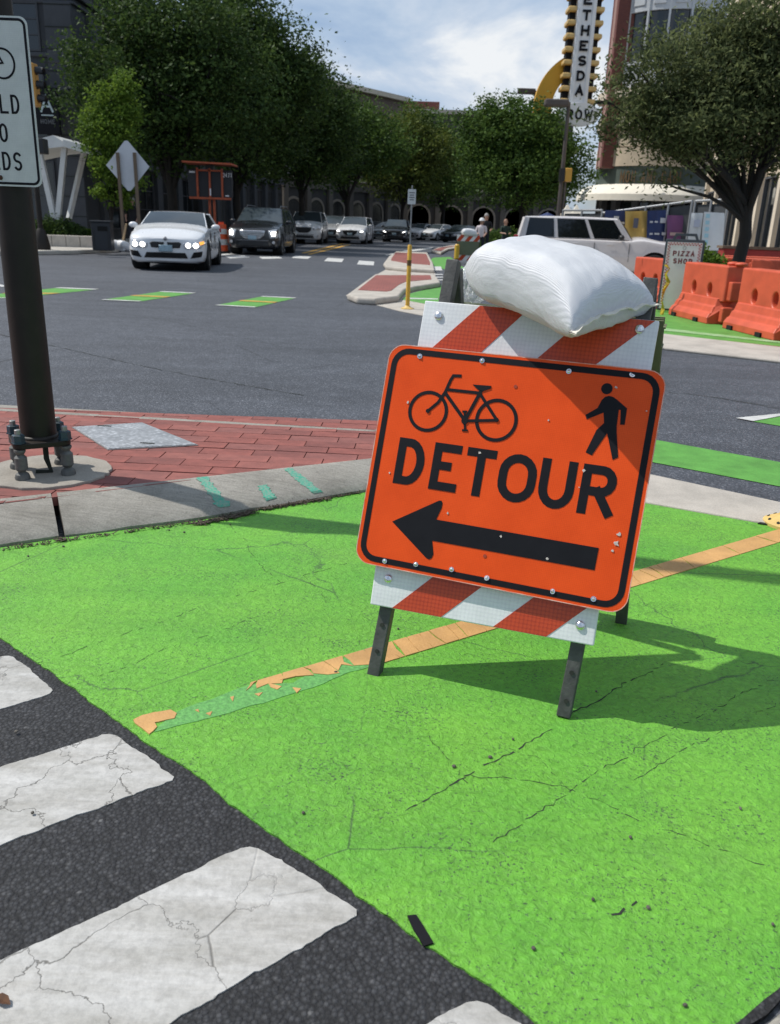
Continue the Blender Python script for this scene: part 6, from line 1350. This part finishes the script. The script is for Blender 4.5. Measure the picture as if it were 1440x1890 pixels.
# lamp posts
def lamp(name, label, p0, Y, top_py, top_px, heads, signal=None):
    b_ = gx(p0, Y); top = at(top_px, top_py, Y); r = empty(name, (b_.x, b_.y, 0), 0, label, 'lamp post', 'lamp posts')
    MB().lathe([(.22, 0), (.22, .1), (.14, .4), (.11, .5)], 16).build('base', BRONZE, r, smooth=35); MB().tube([(0, 0, .4), (0, 0, top.z)], [.105, .07], 16).build('post', POSTM, r, smooth=50)
    for s in heads: MB().box((s * .5, 0, top.z - .02), (.95, .5, .26)).build('lamp_head', POSTM, r, bevel=.06); MB().box((s * .1, 0, top.z - .02), (.3, .08, .08)).build('arm', POSTM, r)
    if signal:
        q_ = at(*signal, Y) - Vector((b_.x, b_.y, 0)); MB().box((q_.x + .08, -.05, q_.z), (.28, .4, .52)).build('signal_box', SIGY2, r, bevel=.04); MB().box((q_.x - .16, -.05, q_.z), (.2, .34, .48)).build('signal_visor', TRIM, r); MB().tube([(.16, 0, .3), (.16, 0, q_.z)], .05, 10).build('conduit', POSTM, r)
    return r
POSTM = mat('weathered_bronze', (.085, .07, .062), .5, var=.2, vscale=3); SIGY2 = mat('signal_yellow_bright', (.55, .30, .045), .5)
lamp('lamp_post', 'bronze lamp post with a yellow walk signal standing behind the boxy suv', 1028, 37, 190, 1051, (-1,), (1044, 323)); lamp('lamp_post', 'farther lamp post with head rising above the rounded tree', 968, 50, 168, 981, (-1,))
# ------------------------------------------------------------------ right: orange barriers, pizza board, fence, banners
BAR = mat('orange_barrier_plastic', (.56, .092, .042), .5, var=.22, vscale=3, bump=.12, bscale=30); 
def barrier(label, pos, rz, L_=1.02, group='orange water-filled barriers'):
    r = empty('water_barrier', pos, rz, label, 'barrier', group); r.scale = (1, 1, .88)
    up = MB().box((0, 0, .64), (L_, .26, .56)); uo = up.build('body', BAR, r)
    cut = MB()
    for x in (-L_ * .20, L_ * .17): cut.lathe([(.085, -.3), (.085, .3)], 20, Matrix.Translation((x, 0, .52)) @ Matrix.Rotation(R(90), 4, 'X') @ Matrix.Diagonal((.85, 1.25, 1, 1)))
    co = cut.build('cutter', WELL); co.parent = r; m_ = uo.modifiers.new('c', 'BOOLEAN'); m_.object = co; m_.solver = 'EXACT'; bv = uo.modifiers.new('b', 'BEVEL'); bv.width = .028; bv.segments = 3; bv.limit_method = 'ANGLE'; bv.angle_limit = R(50)
    bpy.context.view_layer.update(); dg = bpy.context.evaluated_depsgraph_get(); nm = bpy.data.meshes.new_from_object(uo.evaluated_get(dg)); uo.modifiers.clear(); uo.data = nm; bpy.data.objects.remove(co)
    if not nm.materials: nm.materials.append(BAR)
    # sloping foot, steps on its face
    prof = [(-.30, .0), (-.30, .10), (-.26, .17), (-.235, .18), (-.205, .27), (-.18, .28), (-.15, .40), (-.12, .41), (.12, .41), (.30, .10), (.30, .0)]
    mb = MB(); mb.prism(prof, lambda y, z: (-L_ / 2 + .02 + .05 * z, y, z), lambda y, z: (L_ / 2 - .22 * (.46 - z) / .46 * 0 - .04 - .30 * max(0, z - .05) * (1 if y < -.12 else 0), y, z)); mb.build('foot', BAR, r, bevel=.015)
    for x in (-.32, .22): MB().box((x * L_, -.285, .03), (.13, .08, .075)).build('fork_slot', WELL, r)
    MB().box((L_ / 2 + .05, 0, .53), (.12, .17, .30)).build('end_lug', BAR, r, bevel=.02); MB().box((L_ / 2 + .03, 0, .16), (.1, .3, .24)).build('end_lug', BAR, r, bevel=.02); MB().box((-L_ / 2 - .01, 0, .75), (.06, .18, .2)).build('end_lug', BAR, r, bevel=.02)
    return r
ba_, bb_ = G(1232, 581), G(1306, 600)
dv = (bb_ - ba_); rz_ = math.atan2(dv.y, dv.x); u_ = dv.normalized(); nrm_ = Vector((-u_.y, u_.x, 0)); l1 = dv.length
cpos = lambda a_, b_: a_.lerp(b_, .5) + nrm_ * .3 + Vector((0, 0, .01))
r1 = barrier('orange water-filled barrier with two pin caps on top, left of the front pair', cpos(ba_, bb_), rz_, l1)
ba2 = G(1331, 606); bb2 = ba2 + u_ * l1
r2_ = barrier('orange water-filled barrier at the right edge, right of the front pair', cpos(ba2, bb2), rz_, l1)
ba3 = ba2 + (ba2 - ba_); r4_ = barrier('orange water-filled barrier cut off by the right edge of the picture', cpos(ba3, ba3 + u_ * l1), rz_, l1)
for x in (.34, .50):
    o_ = MB().sphere((0, 0, 0), (.09, .09, .035), 14, 8).build('pin_cap', BAR, r1, smooth=60); o_.location = (x * l1, 0.06, .95)
g2 = gx(1222, 15.0); barrier('orange water-filled barrier standing behind the pizza board', (g2.x, g2.y, .01), R(-78), 1.2)
for i, (px, Y, rz2, lab) in enumerate(((1400, 17.6, R(-25), 'shaded orange barrier behind the near tree trunk'), (1475, 16.4, R(-25), 'shaded orange barrier at the right edge beyond the front pair'), (1382, 19.5, R(-5), 'farthest orange barrier half hidden by the near tree trunk'))):
    g2 = gx(px, Y); barrier(lab, (g2.x, g2.y, .01), rz2, 1.5)
# caution tape on the barrier end
tpz = MB(); P0 = at(1232, 490, ba_.y + .05); 
pts = [at(x, y, ba_.y - .12) for x, y in ((1228, 488), (1236, 496), (1229, 506), (1234, 520), (1226, 535), (1222, 552), (1224, 570), (1219, 592))]
vs = []; q = random.Random(3)
for k2, p_ in enumerate(pts): an = k2 * .9; w3 = Vector((math.cos(an), math.sin(an), 0)) * .032; vs += [p_ - w3, p_ + w3]
vs2 = [v + Vector((.0, .002, 0)) for v in vs]; nn = len(vs)
tpz.add(vs + vs2, [(2 * i, 2 * i + 1, 2 * i + 3, 2 * i + 2) for i in range(len(pts) - 1)] + [(nn + 2 * i + 2, nn + 2 * i + 3, nn + 2 * i + 1, nn + 2 * i) for i in range(len(pts) - 1)])
tag(tpz.build('caution_tape', mat('caution_tape', (.62, .45, .02), .4, var=.6, vscale=14, var2=(.05, .04, .01))), 'twisted yellow caution tape hanging from the front orange barrier', 'tape')
# pizza board
pzp = gx(1267, 13.9); top = at(1267, 440, 13.9); pzb = empty('pizza_board', (pzp.x, pzp.y, .01), R(-17), 'white sandwich board with red checked border reading pizza shop', 'sandwich board'); W3 = 66 / FPX * 13.9; H3 = top.z
FRM = mat('slate_plastic', (.055, .065, .078), .5, var=.15, vscale=5); BRD = mat('board_white', (.74, .74, .70), .5, var=.06, vscale=4); CHK = mat('check_red', (.40, .03, .025), .5); TXR = mat('text_dark_red', (.16, .03, .03), .5)
for s in (0, 1):
    fr = MB(); yy = .09 if s else 0
    fr.face_prism([(x, z + H3 / 2) for x, z in rrect(W3, H3 - .05, .03)], yy - .02, yy + .02); fo = fr.build('board_frame', FRM, pzb, bevel=.01)
mb = MB(); ribbon(mb, [(-W3 * .30, H3 - .03), (-W3 * .24, H3 + .045), (W3 * .24, H3 + .045), (W3 * .30, H3 - .03)], .04, -.02, .02); mb.build('handle', FRM, pzb)
PH = H3 - .13; MB().box((0, -.024, PH / 2 + .06), (W3 - .07, .008, PH)).build('face', BRD, pzb)
tz = PH + .06; nz = int(PH / .045)
for k in range(nz):
    for s in (-1, 1):
        for j in range(2): MB().box((s * (W3 / 2 - .055 - j * .022), -.029, tz - .02 - k * .045 - j * .0225), (.02, .003, .02)).build('check', CHK, pzb)
for k in range(int((W3 - .14) / .045)):
    for j in range(2): MB().box((-W3 / 2 + .09 + k * .045 + j * .022, -.0292, tz - .015 - j * .0225), (.02, .003, .02)).build('check', CHK, pzb)
word('PIZZA', 0, tz - .21, .058, .08, .018, .018, -.032, .004, TXR, pzb); word('SHOP', 0, tz - .325, .058, .08, .018, .02, -.032, .004, TXR, pzb); mb = MB(); ribbon(mb, ringpts(0, tz - .085, .024, 16), .006, -.031, -.028, closed=True); mb.build('emblem', mat('grey_emblem', (.2, .2, .2), .6), pzb)
# fence with banners
FEN = mat('fence_steel', (.30, .31, .32), .5, metal=.5); MESH = mat('dark_fence_mesh', (.045, .05, .055), .7, var=.2, vscale=5)
def fence(label, a_, b_, y_top_a, y_top_b, Ya, Yb, n):
    pa, pb = at(a_, y_top_a, Ya), at(b_, y_top_b, Yb); d_ = Vector((pb.x - pa.x, pb.y - pa.y, 0)); r = empty('site_fence', (pa.x, pa.y, 0), math.atan2(d_.y, d_.x), label, 'fence', 'site fences'); L_ = d_.length
    z0_, z1_ = pa.z, pb.z
    for k in range(n + 1): z = z0_ + (z1_ - z0_) * k / n; MB().tube([(L_ * k / n, 0, 0), (L_ * k / n, 0, z + .03)], .035, 8).build('post', FEN, r, smooth=50)
    MB().tube([(0, 0, z0_), (L_, 0, z1_)], .035, 8).build('top_rail', FEN, r, smooth=50); MB().tube([(0, 0, .25), (L_, 0, .25)], .03, 8).build('bottom_rail', FEN, r, smooth=50)
    MB().prism([(0.03, .2), (L_ - .03, .2), (L_ - .03, z1_ - .1), (0.03, z0_ - .1)], lambda x, z: (x, .05, z), lambda x, z: (x, .06, z)).build('mesh_sheet', MESH, r)
    return r
fence('site fence with sloping top rail carrying the navy and purple banners', 1112, 1278, 393, 371, 27.5, 26, 4); fence('site fence panel just left of the near tree trunk', 1284, 1345, 371, 368, 25.5, 24.5, 2)
fence('dark site fence stretch beneath the cream awning', 1040, 1112, 388, 388, 30, 28, 2)
NAVY = mat('navy_banner', (.018, .035, .12), .6, var=.15, vscale=3); YBN = mat('tan_yellow_banner', (.58, .38, .10), .65, var=.12, vscale=3); PUR = mat('purple_banner', (.17, .055, .15), .6, var=.1, vscale=3); WBN = mat('white_banner', (.66, .69, .70), .6, var=.06, vscale=3)
def banner(label, pxs, Y, m, marks, mm, wav=.03, seed=0):
    q = random.Random(seed); P = [at(x, y, Y) for x, y in pxs]; base = P[3]; r = empty('banner', (base.x, base.y, 0), 0, label, 'banner', 'banners on the site fence'); n = 10; vs = []
    O = Vector((base.x, base.y, 0)); P = [p - O for p in P]
    for s in (0, 1):
        for j in range(n + 1):
            for i in range(n + 1):
                u, v = i / n, j / n; p_ = P[3].lerp(P[2], u).lerp(P[0].lerp(P[1], u), v); p_.y += wav * math.sin(u * 9 + v * 3 + seed) * (.4 + v) + wav * .7 * math.sin(u * 4 - v * 7 + seed * 2) - .05 + s * .006; vs.append(tuple(p_))
    fs = []; k0 = (n + 1) ** 2
    for j in range(n):
        for i in range(n): a_ = j * (n + 1) + i; fs += [(a_, a_ + 1, a_ + n + 2, a_ + n + 1), (k0 + a_ + n + 1, k0 + a_ + n + 2, k0 + a_ + 1, k0 + a_)]
    MB().add(vs, fs).build('cloth', m, r, smooth=60)
    for u, v, w4, h4 in marks:
        c4 = P[3].lerp(P[2], u).lerp(P[0].lerp(P[1], u), v); wd = (P[2] - P[3]).length
        MB().box((c4.x, c4.y - .05 - wav * 1.9, c4.z), (w4 * wd, .004, h4)).build('print', mm, r)
    return r
PRT = mat('banner_white_print', (.55, .56, .58), .6); GRP = mat('banner_grey_print', (.10, .10, .13), .6); BLP = mat('banner_blue_print', (.35, .58, .66), .6)
banner('navy banner with pale marks left of the tan one', ((1116, 388), (1153, 388), (1153, 465), (1116, 465)), 27.0, NAVY, ((.55, .82, .25, .1), (.2, .72, .3, .06), (.85, .7, .2, .06), (.4, .4, .3, .06)), PRT, seed=1)
banner('tan yellow banner with a small grey panel between the navy ones', ((1152, 390), (1196, 389), (1192, 458), (1152, 458)), 26.6, YBN, ((.45, .68, .22, .28),), GRP, .06, seed=2)
banner('navy banner with rows of pale marks beside the purple one', ((1194, 389), (1230, 388), (1228, 462), (1192, 462)), 26.4, NAVY, ((.2, .72, .15, .05), (.45, .72, .15, .05), (.8, .75, .28, .14), (.2, .42, .15, .05), (.5, .42, .25, .05), (.85, .42, .2, .08), (.6, .12, .5, .05)), PRT, seed=3)
banner('purple banner above the pizza board', ((1231, 397), (1272, 398), (1270, 466), (1229, 466)), 26.2, PUR, ((.5, .5, .75, .09),), mat('banner_tan_print', (.45, .30, .28), .6), .02, seed=4)
banner('slanted white banner between the purple one and the blue-striped one', ((1276, 393), (1297, 393), (1288, 462), (1266, 462)), 25.0, WBN, ((.55, .72, .5, .2), (.5, .4, .6, .04)), mat('banner_pale_print', (.48, .52, .62), .6), .015, seed=5)
banner('white poster with pale blue column left of the near tree', ((1299, 391), (1336, 393), (1333, 462), (1293, 462)), 24.3, WBN, [(.18, .9 - k * .17, .18, .1) for k in range(5)], BLP, .015, seed=6)
# red crates behind
RC = mat('red_planter_box', (.28, .025, .02), .6, var=.3, vscale=4)
for i, (px, wd, lab) in enumerate(((1387, 1.3, 'red planter box with white lettering behind the near tree trunk'), (1432, 1.1, 'red planter box at the right edge beyond the shaded barriers'))):
    g2 = gx(px, 21); r = empty('red_planter', (g2.x, g2.y, .01), R(-8), lab, 'planter', 'red planter boxes'); MB().box((0, 0, .47), (wd, .6, .94)).build('box', RC, r, bevel=.02); MB().box((0, 0, .97), (wd + .08, .66, .06)).build('rim', WOOD, r)
    for k in range(5): MB().box((-.28 + k * .13, -.305, .66), (.09, .008, .2 if k % 2 else .16)).build('print', mat('pink_print', (.65, .42, .42), .6), r)
# navy umbrella and two white tents beyond the suv
g2 = gx(1008, 36); um = empty('navy_umbrella', (g2.x, g2.y, 0), 0, 'navy cafe umbrella beyond the boxy suv', 'umbrella'); MB().tube([(0, 0, 0), (0, 0, 1.93)], .03, 8).build('pole', GALV, um); MB().lathe([(.8, 1.5), (.78, 1.55), (.4, 1.75), (.03, 1.9)], 8, cap=False).build('canopy', NAVY, um)
for px, lab in ((1043, 'white pointed cafe tent left of its twin beyond the suv'), (1060, 'white pointed cafe tent nearer the cream awning')):
    g2 = gx(px, 40); um = empty('white_tent', (g2.x, g2.y, 0), 0, lab, 'tent', 'white cafe tents')
    MB().lathe([(.62, 1.55), (.62, 1.72), (.28, 2.0), (.03, 2.35)], 4, Matrix.Rotation(R(45), 4, 'Z'), cap=False).build('canopy', AWN, um)
    for sx in (-.4, .4):
        for sy in (-.4, .4): MB().tube([(sx, sy, 0), (sx, sy, 1.6)], .025, 6).build('leg', GALV, um)
# ------------------------------------------------------------------ people
SKIN = mat('skin', (.42, .24, .17), .55)
def person(label, pos, hgt, rz, shirt, pants, hair, cap=None, arms=((.0, .0), (.0, .0)), sit=False, hat=None):
    r = empty('person', pos, rz, label, 'person', 'people beyond the barricade'); k = hgt / 1.75
    J = {'pel': (0, 0, .95), 'wai': (0, -.01, 1.08), 'che': (0, 0, 1.30), 'nec': (0, 0, 1.47), 'hea': (0, -.015, 1.60), 'top': (0, -.01, 1.70)}
    E_ = [('pel', 'wai'), ('wai', 'che'), ('che', 'nec'), ('nec', 'hea'), ('hea', 'top')]; Rr = {'pel': (.15, .11), 'wai': (.145, .105), 'che': (.17, .115), 'nec': (.058, .058), 'hea': (.085, .10), 'top': (.06, .07)}
    for s, nm in ((1, 'l'), (-1, 'r')):
        sw = .08 * s
        J.update({nm + 'hip': (s * .09, 0, .90), nm + 'kne': (s * .10, -.03 + sw, .50), nm + 'ank': (s * .10, .03 + sw * 1.8, .09), nm + 'toe': (s * .11, -.13 + sw * 1.8, .035)})
        if sit: J.update({nm + 'kne': (s * .12, -.42, .92), nm + 'ank': (s * .12, -.44, .52), nm + 'toe': (s * .12, -.6, .47)})
        Rr.update({nm + 'hip': (.095, .095), nm + 'kne': (.062, .062), nm + 'ank': (.045, .045), nm + 'toe': (.04, .03)}); E_ += [('pel', nm + 'hip'), (nm + 'hip', nm + 'kne'), (nm + 'kne', nm + 'ank'), (nm + 'ank', nm + 'toe')]
        fw_, bend = arms[0 if s > 0 else 1]
        J.update({nm + 'sho': (s * .19, 0, 1.40), nm + 'elb': (s * .235, -.05 - fw_ * .12, 1.12), nm + 'wri': (s * (.22 - .12 * bend), -.12 - .22 * bend, .92 + .22 * bend), nm + 'han': (s * (.20 - .15 * bend), -.15 - .27 * bend, .84 + .28 * bend)})
        Rr.update({nm + 'sho': (.062, .062), nm + 'elb': (.044, .044), nm + 'wri': (.03, .03), nm + 'han': (.035, .02)}); E_ += [('che', nm + 'sho'), (nm + 'sho', nm + 'elb'), (nm + 'elb', nm + 'wri'), (nm + 'wri', nm + 'han')]
    names = list(J); me = bpy.data.meshes.new('body'); me.from_pydata([tuple(c * k for c in J[n_]) for n_ in names], [(names.index(a_), names.index(b_)) for a_, b_ in E_], []); o = bpy.data.objects.new('body', me); COL.objects.link(o)
    sk = o.modifiers.new('s', 'SKIN'); 
    for i, n_ in enumerate(names): me.skin_vertices[0].data[i].radius = tuple(c * k for c in Rr[n_]); me.skin_vertices[0].data[i].use_root = (n_ == 'pel')
    sb = o.modifiers.new('u', 'SUBSURF'); sb.levels = sb.render_levels = 2
    bpy.context.view_layer.update(); dg = bpy.context.evaluated_depsgraph_get(); nm_ = bpy.data.meshes.new_from_object(o.evaluated_get(dg)); o.modifiers.clear(); o.data = nm_; o.parent = r
    nm_.materials.clear()
    for m_ in (SKIN, shirt, pants, TRIM): nm_.materials.append(m_)
    for p_ in nm_.polygons:
        c = p_.center / k; p_.use_smooth = True
        if c.z < .09 or (sit and c.z < .56 and c.y < -.35): mi = 3
        elif c.z < .97 and abs(c.x) < .24 and not (c.y < -.1 and c.z > .8 and not sit): mi = 2
        elif c.z < 1.47 and (c.z > 1.16 or abs(c.x) < .185) and c.y > -.17: mi = 1
        else: mi = 0
        p_.material_index = mi
    hb = MB(); hb.sphere((0, .012 * k, 1.635 * k), (.095 * k, .11 * k, .105 * k), 14, 10); ho = hb.build('hair', hair, r, smooth=60); ho.location = (0, .012, .012)
    fc = MB(); fc.sphere((0, -.105 * k, 1.585 * k), (.014, .02, .02), 8, 6); fc.build('nose', SKIN, r)
    for s in (-1, 1): MB().sphere((s * .034 * k, -.098 * k, 1.615 * k), (.014, .008, .009), 8, 6).build('eye', TRIM, r); MB().sphere((s * .094 * k, 0, 1.60 * k), (.012, .02, .03), 8, 6).build('ear', SKIN, r)
    MB().sphere((0, -.098 * k, 1.55 * k), (.022, .008, .006), 8, 6).build('mouth', mat('lips', (.3, .11, .09), .5), r)
    if cap: MB().lathe([(.17 * k, 1.645 * k), (.115 * k, 1.66 * k), (.11 * k, 1.72 * k), (.06 * k, 1.765 * k), (.01, 1.77 * k)], 18).build('cap', cap, r, smooth=50)
    return r
GRH = mat('grey_hair', (.30, .29, .28), .7); BLH = mat('dark_hair', (.02, .016, .012), .6); SHN = mat('black_shirt', (.012, .013, .016), .8); SHW = mat('pale_pink_shirt', (.62, .56, .58), .8); PAN = mat('dark_trousers', (.018, .02, .03), .85); SHG = mat('dark_green_shirt', (.012, .03, .022), .8)
p_ = gx(897, 38.5); person('person in a black shirt with grey hair walking beside a person in a white cap', (p_.x, p_.y, 0), 1.84, R(8), SHN, PAN, GRH, arms=((.3, .7), (.3, .7)))
p_ = gx(889, 36.2); person('person in a pale pink shirt and white cap behind the small far barricade', (p_.x, p_.y, 0), 1.60, R(-12), SHW, PAN, BLH, cap=WM, arms=((.2, .4), (.2, .8)))
p_ = gx(933, 38.0); person('person in a dark shirt with a bare head standing at the hedge', (p_.x, p_.y, 0), 1.62, R(10), SHG, PAN, mat('shaved_hair', (.30, .17, .12), .6), arms=((.3, .9), (.3, .9)))
p_ = gx(245, 31); person('person in dark clothes and a pale hat behind the diamond sign', (p_.x, p_.y, .13), 1.70, R(0), SHN, PAN, GRH, arms=((.1, .2), (.1, .2)))
